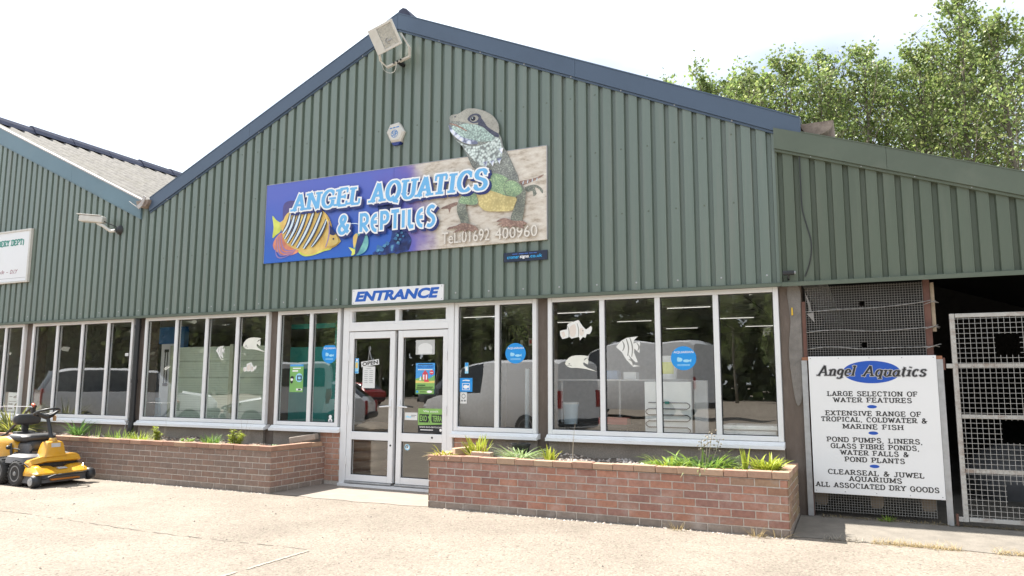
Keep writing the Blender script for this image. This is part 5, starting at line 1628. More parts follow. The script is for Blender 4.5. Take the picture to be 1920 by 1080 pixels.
PAL_CHIP = [(.34, .25, .18), (.42, .33, .26), (.24, .17, .12), (.5, .44, .37), (.3, .22, .17)]
def right_pal(s, c):
    # yellower stocks towards the right-hand end
    k = (s - 3.1) / 1.2
    if random.random() < k: return PAL_BUFF if random.random() < .6 else [(.36, .23, .15), (.38, .21, .14)]
    return PAL_RED
pr_r, zf_r = planter('brick_planter', -4.61, -.715, 'low red brick planter with buff coping under the widest window', 1, PAL_RED, PAL_COP, M_brick, right_pal, PAL_PEB, 1500, seed=3, side_pal=[(.34, .24, .14), (.38, .27, .15), (.31, .2, .13), (.36, .22, .14)])
pr_l, zf_l = planter('brick_planter', -14.5, -6.99, 'long grimy brown brick planter behind the yellow mower', 1, PAL_OLD, [(.42, .25, .17), (.39, .22, .15), (.45, .29, .19), (.36, .2, .14)], M_brick_old, None, PAL_CHIP, 3600, seed=5, side_pal=[(.36, .22, .165), (.34, .205, .155), (.38, .235, .17), (.33, .21, .165)])
random.seed(11)

# loose block and bricks lying on the planters
o_ = (-7.22, -.18, .585)
b = MB(o_); b.m(mat('old_block', (.30, .255, .215, 1), rough=.95, var=.25, scale=14, bump=.6, bscale=50))
b.obox((-7.22, -.18, .635), (.40, .12, .085), (0, math.radians(-9), math.radians(14)), .012)
tag(b.build('loose_block', None), 'grey stone block lying on the end of the left planter by the doors', 'block')
o_ = (-4.36, -.72, .56)
b = MB(o_); b.m(M_coping); b.col = (.48, .32, .21, 1)
b.obox((-4.36, -.55, .62), (.105, .42, .07), (math.radians(3), 0, math.radians(-38)), .006)
tag(b.build('loose_brick', None, attr=True), 'long buff brick laid slantwise on the left end of the right planter', 'brick')
o_ = (-4.02, -.75, .56)
b = MB(o_); b.m(M_coping); b.col = (.50, .36, .26, 1)
b.obox((-4.03, -.86, .60), (.24, .11, .065), (0, math.radians(2), math.radians(4)), .006)
tag(b.build('loose_brick', None, attr=True), 'single buff brick lying flat beside the upright yellow green clump in the right planter', 'brick')

# ------------------------------------------------------------------ plants
def leafmat(name, c, trans=.35, rough=.5, var=.25):
    return mat(name, c, rough=rough, var=var, scale=25, trans=trans)
L_fresh = leafmat('fresh_blade', (.27, .40, .07, 1))
L_yellow = leafmat('yellow_blade', (.42, .42, .07, 1))
L_ygreen = leafmat('yellow_green_leaf', (.36, .42, .05, 1))
L_deep = leafmat('deep_green_blade', (.13, .24, .055, 1))
L_strap = leafmat('strap_leaf', (.28, .38, .15, 1))
L_straw = leafmat('straw', (.46, .36, .19, 1), var=.2)
L_stem = leafmat('pale_stem', (.32, .28, .22, 1), trans=.1)
L_spike = leafmat('spiky_leaf', (.24, .25, .08, 1))

def blade(mb, base, az, lean, length, width, droop=.6, seg=5, fold=.3):
    """one tapering blade leaning out along azimuth az and drooping at its tip"""
    p = Vector(base); d = Vector((math.cos(az), math.sin(az), 0)); s = Vector((-math.sin(az), math.cos(az), 0))
    ang = lean
    vs, fs = [], []
    for i in range(seg + 1):
        t = i / seg
        w_ = width * (.55 + .9 * t if t < .35 else 1.25 * (1 - t) ** .7 * .9) / 2
        w_ = max(w_, .0008)
        up = Vector((0, 0, 1)) * math.sin(ang) * -1
        n_ = (d * -math.sin(PI / 2 - ang) + Vector((0, 0, 1)) * math.cos(PI / 2 - ang))
        vs += [p - s * w_, p + n_ * (-w_ * fold), p + s * w_]
        ang += droop / seg * (1 + t)
        p = p + (d * math.sin(ang) + Vector((0, 0, 1)) * math.cos(ang)) * (length / seg)
    for i in range(seg):
        a = 3 * i
        fs += [(a, a + 1, a + 4, a + 3), (a + 1, a + 2, a + 5, a + 4)]
    mb.add(vs, fs)

def clump(name, x, y, zf, label, cat, spec, group=None, top=True):
    """spec: list of (material, count, spread, lean range, length range, width, droop)"""
    z = zf(x, y) if callable(zf) else zf
    o_ = (x, y, z)
    b = MB(o_)
    for m_, n, spread, ln, lg, wd, dr in spec:
        b.m(m_)
        for _ in range(n):
            r, a = spread * math.sqrt(random.random()), random.uniform(0, 2 * PI)
            az = a + random.gauss(0, .6)
            blade(b, (x + r * math.cos(a), y + r * .7 * math.sin(a), z - .01), az, random.uniform(*ln), random.uniform(*lg) * 1.1, 1.3 * wd * random.uniform(.7, 1.25), dr * random.uniform(.5, 1.5))
    o = b.build(name, None)
    return tag(o, label, cat, group)

def leafy(name, x, y, zf, h, r, n, m_, label, group=None, ls=.05, taper=True):
    """little upright leafy weed: stems as a part, leaves on them"""
    z = zf(x, y) if callable(zf) else zf
    o_ = (x, y, z)
    t = thing(name, o_, label, 'plant', group)
    b, s = MB(o_), MB(o_)
    b.m(m_); s.m(L_stem)
    for k in range(max(3, n // 30)):
        a = random.uniform(0, 2 * PI); rr = r * random.uniform(.2, .9)
        tip = Vector((x + math.cos(a) * rr, y + math.sin(a) * rr * .8, z + h * random.uniform(.6, 1.0) * (1 - .4 * rr / r if taper else 1)))
        base = Vector((x + math.cos(a) * rr * .3, y + math.sin(a) * rr * .3, z - .01))
        s.tube([base, base.lerp(tip, .5) + Vector((0, 0, .01)), tip], [.004, .003, .0015], 5)
        for i in range(n // max(3, n // 30)):
            u = random.uniform(.15, 1)
            p = base.lerp(tip, u)
            aa = random.uniform(0, 2 * PI)
            blade(b, p, aa, random.uniform(.5, 1.3), ls * random.uniform(.7, 1.4) * (1.25 - .5 * u), ls * .5, .5, 3, .4)
    b.build('leaves', None, t); s.build('stem', None, t)
    return t

# right planter, left to right
clump('wilting_plant', -4.50, -.96, .585, 'yellowing wilted clump spilling over the left corner of the right planter', 'plant', [(L_yellow, 26, .09, (.3, 1.2), (.07, .17), .022, .7), (L_straw, 30, .12, (.8, 1.5), (.06, .16), .014, .5)])
clump('bulb_plant', -4.15, -.75, .565, 'tall upright yellow green clump with browned tips near the black pot', 'plant', [(L_ygreen, 44, .10, (.0, .45), (.13, .27), .026, .25), (L_yellow, 26, .12, (.1, .7), (.10, .22), .024, .4), (L_straw, 12, .1, (.2, .9), (.1, .2), .02, .8)])
clump('strap_leaf_plant', -3.68, -.60, .565, 'wide flopped clump of pale green strap leaves beside the black pot', 'plant', [(L_strap, 90, .14, (.75, 1.35), (.18, .36), .015, .5), (leafmat('pale_strap', (.38, .42, .28, 1)), 40, .14, (.8, 1.35), (.18, .36), .013, .5)])
clump('bulb_plant', -3.20, -.85, .565, 'small yellow clump with curled brown tips in the middle of the right planter', 'plant', [(L_ygreen, 12, .05, (.0, .4), (.10, .19), .024, .3), (L_yellow, 12, .06, (.1, .6), (.09, .17), .024, .6), (L_straw, 7, .05, (.3, .8), (.1, .2), .014, 1.4)])
pb = clump('bluebell_plant', -1.56, -.72, .565, 'broad arching green clump with tall seeded flower stalks, leaning over the coping', 'plant', [(L_fresh, 130, .26, (.35, 1.1), (.15, .28), .019, .8), (L_deep, 70, .26, (.3, 1.0), (.13, .25), .018, .8), (L_strap, 50, .26, (.4, 1.1), (.15, .28), .02, .9)])
b = MB(pb.location); b.m(L_stem)
for k, (dx, hh) in enumerate([(.06, .40), (.10, .44), (-.02, .33), (.16, .34)]):
    base = Vector((-1.58 + dx * .5, -.70, .52)); tip = Vector((-1.55 + dx, -.70 + random.uniform(-.05, .05), .52 + hh))
    b.tube([base, base.lerp(tip, .6), tip], [.004, .003, .002], 5)
    for i in range(9):
        p = base.lerp(tip, .62 + .042 * i); a = i * 2.4
        q = p + Vector((math.cos(a) * .03, math.sin(a) * .03, .008))
        b.tube([p, q], .0012, 4); b.lathe(q, (math.cos(a), math.sin(a), -.6), [(.003, 0), (.009, .006), (.008, .014), (.002, .018)], 6)
b.build('flower_stalks', None, pb)
clump('bluebell_plant', -1.92, -.78, .565, 'low trailing green clump left of the tall flower stalks', 'plant', [(L_fresh, 60, .16, (.3, 1.1), (.12, .25), .018, 1.0), (L_ygreen, 30, .14, (.3, 1.0), (.1, .2), .018, .7)])
clump('bulb_plant', -1.13, -.80, .565, 'two stiff upright yellow green shoots near the right end of the right planter', 'plant', [(L_ygreen, 5, .03, (.0, .18), (.17, .24), .03, .1), (L_fresh, 14, .09, (.5, 1.3), (.08, .16), .018, .4)])
clump('bulb_plant', -1.24, -.84, .565, 'small curled shoot beside the two stiff upright shoots', 'plant', [(L_ygreen, 3, .03, (.1, .3), (.11, .16), .018, 1.6), (L_yellow, 5, .03, (.5, 1.2), (.05, .1), .016, .4)])
clump('bulb_plant', -.93, -.80, .565, 'bushy yellow green clump at the right corner of the right planter', 'plant', [(L_ygreen, 90, .10, (.0, .6), (.11, .22), .022, .7), (L_yellow, 40, .10, (.2, .9), (.08, .17), .022, .8)])
o_ = (-3.80, -.30, .54)
t = thing('plant_pot', o_, 'black plastic plant pot half hidden behind the bulbs in the right planter', 'pot')
b = MB(o_); b.m(M_black); b.lathe((-3.80, -.30, .52), (0, 0, 1), [(.085, 0), (.112, .155), (.122, .157), (.122, .18), (.110, .18), (.10, .05)], 24); smooth_by_angle(b.build('pot', None, t))
b = MB(o_); b.m(M_soil); b.lathe((-3.80, -.30, .66), (0, 0, 1), [(.108, 0), (.06, .012), (.01, .016)], 16); b.build('compost', None, t)
clump('dead_weed', -3.93, -.34, zf_r, 'dry straw coloured weed beside the black pot', 'weed', [(L_straw, 26, .05, (.0, .8), (.1, .24), .006, .5)])

# left planter, left to right
clump('grass_tuft', -11.0, -.6, zf_l, 'sparse grass blades nearest the mower seat in the left planter', 'grass', [(L_fresh, 12, .22, (.0, .3), (.1, .24), .007, .3)], 'grass tufts in the left planter')
clump('grass_tuft', -10.02, -.62, zf_l, 'bright broad grass tuft above the yellow mower deck in the left planter', 'grass', [(L_ygreen, 120, .18, (.0, .7), (.10, .24), .012, .5), (L_fresh, 50, .22, (.1, .7), (.10, .22), .012, .5)], 'grass tufts in the left planter')
clump('grass_tuft', -10.55, -.55, zf_l, 'ragged grass tuft between the sparse blades and the bright broad tuft', 'grass', [(L_fresh, 50, .24, (.0, .7), (.07, .2), .010, .4)], 'grass tufts in the left planter')
leafy('upright_weed', -9.60, -.66, zf_l, .36, .11, 300, L_ygreen, 'yellow green weed with a leafy spire, under the left mullion of the pegboard window')
leafy('low_weed', -8.99, -.62, zf_l, .14, .13, 200, L_fresh, 'low round green weed, third from the right in the left planter')
clump('grass_tuft', -8.53, -.62, zf_l, 'dense rounded green tuft between the round weed and the tall yellow one', 'grass', [(L_deep, 70, .11, (.0, .7), (.08, .18), .010, .4), (L_fresh, 60, .12, (.1, .8), (.08, .17), .010, .4)], 'grass tufts in the left planter')
leafy('upright_weed', -8.02, -.66, zf_l, .36, .14, 420, L_ygreen, 'tallest bright yellow weed near the right end of the left planter')
leafy('low_weed', -7.37, -.60, zf_l, .12, .09, 100, L_deep, 'small dull green seedling beside the grey stone block')
for k, (x, h) in enumerate([(-8.71, .44), (-7.46, .46), (-7.36, .36), (-7.98, .27)]):
    pass
clump('flower_stalk', -9.58, -.55, zf_l, 'thin pale stalk rising behind the leafy spire', 'weed', [(L_stem, 4, .03, (.0, .16), (.3, .42), .004, .1)])
clump('flower_stalk', -7.98, -.55, zf_l, 'thin pale stalks rising behind the tallest yellow weed', 'weed', [(L_stem, 6, .05, (.0, .3), (.32, .46), .004, .2)])
clump('flower_stalk', -3.10, -.42, zf_r, 'lone thin dry stalk against the sill right of the doors', 'weed', [(L_stem, 4, .015, (.0, .06), (.34, .46), .005, .1)])
clump('spiky_plant', -13.45, -.45, .55, 'large spiky plant with arching green and yellow leaves behind the mower', 'plant', [(L_spike, 110, .18, (.2, 1.25), (.4, .74), .024, .5), (L_yellow, 40, .18, (.3, 1.35), (.35, .7), .024, .45), (L_deep, 40, .2, (.4, 1.3), (.3, .55), .022, .5)])
clump('leafy_plant', -11.9, -.30, .55, 'small dark leafy clump behind the mower backrest', 'plant', [(L_deep, 60, .12, (.1, .8), (.15, .34), .022, .5)])
# dry grass and weeds along the foot of things
b = MB((.6, -.9, .0)); b.m(L_straw)
for _ in range(1500):
    x = -.05 + 2.6 * random.random() ** 1.1
    if math.sin(x * 6) + math.sin(x * 14.3) < -.7: continue
    blade(b, (x, -.945 + random.gauss(0, .028), .002), random.uniform(0, 2 * PI), random.uniform(.3, 1.45), random.uniform(.03, .10), .005, .5, 3)
b.m(L_stem)
for _ in range(140):
    x = random.uniform(-.45, -.1)
    blade(b, (x, -.955 + random.gauss(0, .025), .0), random.uniform(0, 2 * PI), random.uniform(.3, 1.4), random.uniform(.03, .09), .005, .5, 3)
tag(b.build('dry_grass', None), 'strip of dead straw coloured grass along the edge of the concrete apron', 'grass', kind='stuff')
for k, (x, y, n, lab) in enumerate([(-1.02, -1.10, 46, 'dead straw tuft at the foot of the right planter, nearest its right end'), (-1.75, -1.11, 40, 'spreading dead tuft at the foot of the right planter below the arching clump'), (-.80, -1.10, 20, 'tiny dead tuft at the very corner of the right planter')]):
    clump('dead_tuft', x, y, 0, lab, 'weed', [(L_straw, n, .06, (.1, 1.3), (.06, .16), .005, .5)], 'dead tufts at the foot of the right planter')
clump('green_weed', .10, .0, .055, 'small green weed at the foot of the mesh panel', 'weed', [(L_fresh, 26, .05, (.2, 1.2), (.04, .09), .014, .5)])
b = MB((.2, .05, .05)); b.m(L_straw)
for _ in range(420):
    blade(b, (random.uniform(-.5, 1.5), random.gauss(.03, .03), .052), random.uniform(0, 2 * PI), random.uniform(.5, 1.5), random.uniform(.02, .06), .005, .4, 3)
b.m(L_stem)
for _ in range(200):
    blade(b, (random.uniform(-.5, .65), random.gauss(.03, .04), .052), random.uniform(0, 2 * PI), random.uniform(.9, 1.5), random.uniform(.02, .06), .008, .3, 3)
tag(b.build('leaf_litter', None), 'dry leaf litter along the foot of the mesh panel and gate', 'litter', kind='stuff')
# small stones scattered on the tarmac
b = MB((-4, -3, 0)); b.m(M_peb)
pebbles(b, -12, 3, -6.5, -1.2, lambda x, y: .002, 420, [(.24, .2, .17), (.34, .29, .25), (.2, .17, .15)], .006, .016)
pebbles(b, -4.6, -.6, -1.13, -1.07, lambda x, y: .002, 160, PAL_PEB, .006, .02)
pebbles(b, -10, -6.98, -1.13, -1.08, lambda x, y: .002, 160, PAL_PEB, .006, .018)
tag(b.build('loose_grit', None, attr=True), 'loose grit and small stones on the pale tarmac', 'grit', kind='stuff')

# ------------------------------------------------------------------ mesh panel, information board, gate
PO = (.03, .05, .05)
t = thing('mesh_fence', PO, 'square wire mesh panel under the lean-to, behind the white information board', 'fence')
b = MB(PO); b.m(M_wire_dull)
x = -.56
holes = [(-.03, .025, 2.235, 2.285), (-.03, .025, 1.80, 1.85)]
while x < .56:
    segs = [(.10, 2.46)]
    for ha, hb, za, zb in holes:
        if ha + .002 < x < hb - .002:
            segs = [s for q in segs for s in ([(q[0], za), (zb, q[1])] if q[0] < za < q[1] else [q])]
    for za, zb in segs:
        b.box((x - .0018, .048, za), (x + .0018, .0516, zb))
    x += .0254
z = .11
while z < 2.46:
    segs = [(-.56, .56)]
    for ha, hb, za, zb in holes:
        if za + .002 < z < zb - .002:
            segs = [(-.56, ha), (hb, .56)]
    for xa, xb in segs:
        b.box((xa, .0516, z - .0018), (xb, .0552, z + .0018))
    z += .0254
b.build('weld_mesh', None, t)
M_barb = mat('barbed_wire', (.34, .33, .31, 1), rough=.5, metal=.4, var=.2)
for k, (zl, zr, pts) in enumerate([(2.19, 2.235, [0, .0, .002, -.004, -.006, .0, .01, .03]), (1.965, 1.985, [0, .015, .015, .0, -.012, -.008, .0, .01]), (1.785, 1.79, [0, .02, .016, -.004, -.004, .0, .0, .006])]):
    b = MB(PO); b.m(M_barb)
    path = []
    for i, dz in enumerate(pts):
        u = i / 7
        path.append((-.575 + u * 1.21, .036, zl + (zr - zl) * u + dz))
    sm = crom([(p[0], p[2]) for p in path], False, 6)
    for ph in (0, PI):
        b.tube([(p[0], .034 + .004 * math.sin(i * 1.3 + ph), p[1] + .004 * math.cos(i * 1.3 + ph)) for i, p in enumerate(sm)], .0028, 5)
    ex = .625
    for i in range(6):
        b.tube([(.56 + .012 * i, .03, zr - .012 + .004 * i), (.60 + .01 * i, .02 - .002 * i, zr + .004 * i), (.655 + .008 * i, .05, zr + .012 + random.uniform(-.02, .02))], .003, 5)
    b.build('barbed_wire', None, t)
b = MB(PO); b.m(mat('frayed_sheet', (.25, .24, .23, 1), rough=.9, var=.2))
b.prism([(-.555, 2.17), (-.485, 2.185), (-.478, 2.07), (-.515, 2.12)], .042, .045)
b.prism([(-.56, 2.40), (-.52, 2.30), (-.50, 2.19), (-.525, 2.19)], .042, .045)
b.build('torn_sheet', None, t)

BO = (.04, -.03, .055)
t = thing('information_board', BO, 'white information board with black slab serif lines and blue ovals, on two steel posts', 'sign')
b = MB(BO); b.m(M_signwhite); b.bbox((-.555, -.032, .295), (.635, -.012, 1.705), .003); b.build('panel', None, t)
for xa, xb in [(-.625, -.57), (.638, .693)]:
    b = MB(BO); b.m(M_steel)
    b.box((xa, -.012, .055), (xb, .022, 1.665))
    zz = .12
    while zz < 1.6:
        b.lathe(((xa + xb) / 2 + .016, -.0122, zz), (0, -1, 0), [(.005, 0), (.005, .001)], 6); zz += .08
    b.build('post', None, t)
b = MB(BO); b.m(mat('rusted_rail', (.28, .13, .075, 1), rough=.85, var=.3, scale=20)); b.box((-.62, -.01, 1.665), (.69, .02, 1.70)); b.build('top_rail', None, t)
for x in (-.535, -.26, .03, .33, .61):
    for z in (1.685, .32):
        b = MB(BO); b.m(M_steel); b.lathe((x, -.032, z), (0, -1, 0), [(.006, 0), (.004, .002)], 8); b.build('screw', None, t)
for cx, cz, rx_, rz_ in [(.043, 1.540, .268, .115), (.032, 1.187, .045, .017), (.030, .921, .045, .017), (.024, .589, .045, .017)]:
    b = MB(BO); b.m(M_blue); b.flat(ell(cx, cz, rx_, rz_, 48), -.0328); b.build('blue_oval', None, t)
b = MB(BO)
M_grey = mat('sign_grey_outline', (.45, .45, .46, 1), rough=.45)
for m_, gr, yy in [(M_grey, .006, -.0335), (M_ink, 0, -.0345)]:
    b.m(m_)
    stext(b, 'Angel', -.475, -.115, 1.503, .105, yy, .020, .010, .018, .010, gr, .26)
    stext(b, 'Aquatics', -.045, .53, 1.497, .105, yy, .020, .010, .018, .010, gr, .26)
b.m(M_ink)
LINES = [('LARGE SELECTION OF', -.385, .45, 1.294), ('WATER FEATURES', -.33, .397, 1.230), ('EXTENSIVE RANGE OF', -.412, .471, 1.094), ('TROPICAL, COLDWATER &', -.457, .517, 1.031), ('MARINE FISH', -.254, .308, .960),
         ('POND PUMPS, LINERS,', -.411, .469, .824), ('GLASS FIBRE PONDS,', -.378, .437, .759), ('WATER FALLS &', -.289, .337, .695), ('POND PLANTS', -.25, .301, .627), ('CLEARSEAL & JUWEL', -.416, .464, .495), ('AQUARIUMS', -.219, .264, .433), ('ALL ASSOCIATED DRY GOODS', -.538, .585, .362)]
for s_, xa, xb, zz in LINES:
    stext(b, s_, xa, xb, zz, .047, -.0335, .0108, .0068, .0115, .0068, 0, 0, GL, .10)
b.build('lettering', None, t)

GO = (1.6, 0, .06)
t = thing('mesh_gate', GO, 'rusty white framed wire mesh gate closing the dark lean-to', 'gate')
b = MB(GO); b.m(M_rustwhite)
X0, X1 = .775, 2.75
for xa, xb in [(X0, X0 + .044), (X1 - .044, X1)]:
    b.bbox((xa, -.02, .10), (xb, .025, 2.115), .004)
for zc in (2.095, 1.60, 1.105, .585, .125):
    b.bbox((X0 + .048, -.018, zc - .020), (X1 - .048, .023, zc + .020), .004)
b.bbox((X0 - .055, -.02, 1.575), (X0, .02, 1.62), .004); b.bbox((X0 - .04, -.02, .10), (X0, .025, .145), .004)
b.build('frame', None, t)
b = MB(GO); b.m(M_wire)
bands_ = [(2.071, 1.624), (1.576, 1.129), (1.081, .609), (.561, .149)]
hol = [(1.145, 1.345, 1.70, 1.905), (1.145, 1.335, .865, 1.075), (1.145, 1.335, .275, .475), (1.95, 2.15, 1.2, 1.4)]
pitch = .0485
x = X0 + .048 + .02
while x < X1 - .05:
    segs = [(.149, 2.071)]
    for ha, hb, za, zb in hol:
        if ha + .004 < x < hb - .004:
            segs = [s for q in segs for s in ([(q[0], za), (zb, q[1])] if q[0] < za < q[1] else [q])]
    for za, zb in segs:
        b.box((x - .0016, -.026, za), (x + .0016, -.0228, zb))
    x += pitch
z = .17
while z < 2.07:
    segs = [(X0 + .01, X1 - .01)]
    for ha, hb, za, zb in hol:
        if za + .004 < z < zb - .004:
            segs = [s for q in segs for s in ([(q[0], ha), (hb, q[1])] if q[0] < ha < q[1] else [q])]
    for xa, xb in segs:
        b.box((xa, -.0292, z - .0016), (xb, -.026, z + .0016))
    z += pitch
b.build('wire_mesh', None, t)
b = MB(GO); b.m(M_rust)
b.lathe((.70, .0, 1.56), (0, 0, 1), [(.014, 0), (.014, .12)], 10); b.lathe((.725, .0, .06), (0, 0, 1), [(.013, 0), (.013, .11)], 10)
b.build('hinge_pin', None, t)
for z in (1.60, 1.105, .585):
    for x in (.95, 1.3, 1.6, 2.0, 2.3):
        b = MB(GO); b.m(M_rustwhite); b.lathe((x, -.018, z), (0, -1, 0), [(.010, 0), (.007, .006)], 8); b.build('rivet', None, t)

# pallet and goods inside the lean-to
M_wood = mat('grey_pallet_wood', (.27, .21, .155, 1), rough=.9, var=.25, scale=14)
PO = (.03, .7, .055)
t = thing('wooden_pallet', PO, 'wooden pallet low behind the bottom of the mesh panel', 'pallet')
b = MB(PO); b.m(M_wood)
for x in (-.50, .03, .50):
    for y in (.22, .66, 1.1):
        b = MB(PO); b.m(M_wood); b.box((x - .06, y - .06, .17), (x + .06, y + .06, .27)); b.build('block', None, t)
b = MB(PO); b.m(M_wood)
for y in (.22, .44, .66, .88, 1.1): b.box((-.57, y - .05, .285), (.57, y + .05, .305))
for x in (-.50, .03, .50): b.box((x - .05, .17, .27), (x + .05, 1.15, .285)); b.box((x - .05, .17, .15), (x + .05, 1.15, .17))
b.build('boards', None, t)
M_sack = mat('dull_grey_plastic', (.16, .16, .165, 1), rough=.6, var=.25, scale=4)
for k, (x, y, s, lab) in enumerate([(1.5, 2.4, .5, 'dim grey sack slumped behind the gate in the shed'), (2.3, 3.0, .6, 'larger dim grey sack further back in the shed')]):
    o_ = (x, y, .05)
    b = MB(o_); b.m(M_sack)
    n = 14; rings = []
    for j in range(9):
        v = j / 8
        rr = s * (.75 + .35 * math.sin(v * PI * .9)) * (1 - .75 * v ** 3)
        rings += [(x + rr * math.cos(2 * PI * i / n) * (1 + .1 * math.sin(i * 2 + j)), y + rr * .8 * math.sin(2 * PI * i / n) * (1 + .1 * math.cos(i * 3 + j)), .05 + s * 1.3 * v) for i in range(n)]
    b.add(rings, [(j * n + i, j * n + (i + 1) % n, (j + 1) * n + (i + 1) % n, (j + 1) * n + i) for j in range(8) for i in range(n)] + [tuple(8 * n + i for i in range(n))])
    tag(b.build('sack', None, smooth=True), lab, 'sack', 'sacks in the dark lean-to')
# dangling yellow tie on the bare render of the end pillar
b = MB((-.70, .0, 2.1)); b.m(mat('yellow_tie', (.75, .48, .03, 1), rough=.5))
b.prism([(-.705, 2.24), (-.693, 2.24), (-.690, 2.16), (-.706, 2.155)], .008, .018)
ty = b.build('hanging_tie', None); tag(ty, 'yellow tie hanging on the grey patch of the end pillar', 'tie')

# ------------------------------------------------------------------ ride-on mower
random.seed(21)
M_yel = mat('mower_yellow', (.62, .31, .018, 1), rough=.33, var=.05, coat=.3, dirt=(.42, .30, .12, 1), dirt_amt=.55, dirt_scale=9)
M_grp = mat('mower_grey_plastic', (.10, .10, .105, 1), rough=.55, var=.15, dirt=(.25, .21, .17, 1), dirt_amt=.4, dirt_scale=5)
M_seat = mat('seat_vinyl', (.045, .045, .048, 1), rough=.5, var=.12)
M_tyre = mat('tyre_rubber', (.028, .028, .028, 1), rough=.9, var=.2, dirt=(.16, .13, .10, 1), dirt_amt=.35, dirt_scale=7)
M_hub = mat('hub_grey', (.22, .22, .22, 1), rough=.5, var=.15)
M_plate = mat('pale_plate', (.5, .5, .5, 1), rough=.4, var=.1)
def loft(mb, rings, cap=True):
    n = len(rings[0])
    k = [p for r in rings for p in r]
    fs = [(i * n + j, i * n + (j + 1) % n, (i + 1) * n + (j + 1) % n, (i + 1) * n + j) for i in range(len(rings) - 1) for j in range(n)]
    if cap:
        fs += [tuple(reversed(range(n))), tuple((len(rings) - 1) * n + j for j in range(n))]
    mb.add(k, fs)
def rrect(cx, cy, sx, sy, r, n=4):
    o = []
    for (qx, qy, a0) in [(1, 1, 0), (-1, 1, 90), (-1, -1, 180), (1, -1, 270)]:
        for i in range(n + 1):
            a = math.radians(a0 + 90 * i / n)
            o.append((cx + qx * (sx / 2 - r) + r * math.cos(a), cy + qy * (sy / 2 - r) + r * math.sin(a)))
    return o
mow = thing('ride_on_mower', (-10.93, -1.68, 0), 'yellow and black ride on mower with a low front deck', 'mower', rz=math.radians(-2))
mow.scale = (1, .84, 1)
def part(name, b, material=None, parent=mow, ang=40):
    o = b.build(name, material, parent)
    return smooth_by_angle(o, ang)
def wheel(x, y, r, w_, name='wheel'):
    b = MB(); s = 1 if y > 0 else -1
    hw = w_ / 2
    b.m(M_tyre)
    b.lathe((x, y, r), (0, 1, 0), [(r * .62, -hw * .9), (r * .86, -hw), (r * .97, -hw * .75), (r, -hw * .35), (r, hw * .35), (r * .97, hw * .75), (r * .86, hw), (r * .62, hw * .9)], 32)
    for i in range(22):
        a = 2 * PI * i / 22
        for q in (-1, 1):
            aa = a + q * .06
            b.obox((x + math.cos(aa) * r * .985, y + q * hw * .42, r + math.sin(aa) * r * .985), (r * .10, hw * .72, r * .10), (0, -aa, q * .35))
    o = part(name, b)
    b = MB(); b.m(M_hub)
    b.lathe((x, y + s * hw * .60, r), (0, s, 0), [(r * .63, -.02), (r * .63, hw * .34), (r * .55, hw * .34), (r * .50, hw * .05), (r * .2, hw * .1), (r * .16, hw * .45), (0.002, hw * .48)], 28)
    for i in range(12):
        a = 2 * PI * i / 12
        b.obox((x + math.cos(a) * r * .35, y + s * hw * .74, r + math.sin(a) * r * .35), (r * .32, hw * .1, r * .06), (0, -a, 0))
    h = part('rim', b, None, o)
for x, y, r, w_ in [(.38, -.42, .17, .13), (.38, .42, .17, .13), (-.05, -.40, .185, .17), (-.05, .40, .185, .17)]:
    wheel(x, y, r, w_)
# dark chassis and fenders
b = MB(); b.m(M_grp)
b.bbox((-.35, -.30, .16), (.50, .30, .30), .03)
b.bbox((-.02, -.24, .28), (.32, .24, .56), .04)
loft(b, [[(x, y, .30) for x, y in rrect(.28, 0, .56, .90, .10)], [(x, y, .385) for x, y in rrect(.28, 0, .50, .86, .10)], [(x, y, .42) for x, y in rrect(.26, 0, .40, .70, .12)]])
part('chassis', b)
b = MB(); b.m(M_black)
b.bbox((-.0, -.22, .42), (.33, .22, .585), .05)
for q in (-.17, .17):
    b.tube([(.25, q, .40), (.36, q * 1.3, .46), (.40, q * 1.3, .50)], .012, 6)
part('seat_base', b)
b = MB(); b.m(M_yel)
loft(b, [[(-.75, y, z) for y, z in rrect(0, .42, .60, .30, .08)], [(-.4, y, z) for y, z in rrect(0, .45, .68, .36, .09)], [(-.12, y, z) for y, z in rrect(0, .46, .70, .38, .10)], [(.0, y, z) for y, z in rrect(0, .45, .68, .34, .10)], [(.06, y, z) for y, z in rrect(0, .42, .62, .26, .10)]])
part('rear_hood', b)
b = MB(); b.m(M_black)
b.obox((.055, -.345, .46), (.05, .02, .20), (0, math.radians(-14), 0), .008)
b.lathe((.02, -.37, .50), (0, -1, 0), [(.025, -.03), (.03, .01), (.02, .03)], 12)
b.tube([(.0, -.35, .49), (.14, -.33, .485), (.2, -.30, .47)], .008, 6)
b.lathe((.16, -.33, .42), (0, -1, 0), [(.02, -.02), (.022, .02), (.012, .03)], 10)
part('control_levers', b)
# seat
b = MB(); b.m(M_seat)
loft(b, [[(x, y, .575) for x, y in rrect(.02, 0, .44, .50, .10)], [(x, y, .60) for x, y in rrect(.02, 0, .49, .58, .11)], [(x, y, .645) for x, y in rrect(.02, 0, .49, .58, .11)], [(x, y, .672) for x, y in rrect(.01, 0, .42, .50, .11)], [(x, y, .678) for x, y in rrect(.0, 0, .30, .36, .10)]])
st = part('seat', b, ang=60)
b = MB(); b.m(M_seat)
def back_ring(x, sy, sz, r): return [(x, y, z) for y, z in rrect(0, .875, sy, sz, r)]
loft(b, [back_ring(-.20, .36, .10, .05), back_ring(-.18, .42, .145, .065), back_ring(-.12, .45, .155, .07), back_ring(-.09, .42, .14, .065), back_ring(-.08, .34, .09, .04)])
part('backrest', b, ang=60)
b = MB(); b.m(M_black)
b.bbox((-.19, -.05, .64), (-.14, .05, .84), .01); b.bbox((-.23, -.16, .66), (-.13, .16, .70), .01)
part('backrest_bracket', b)
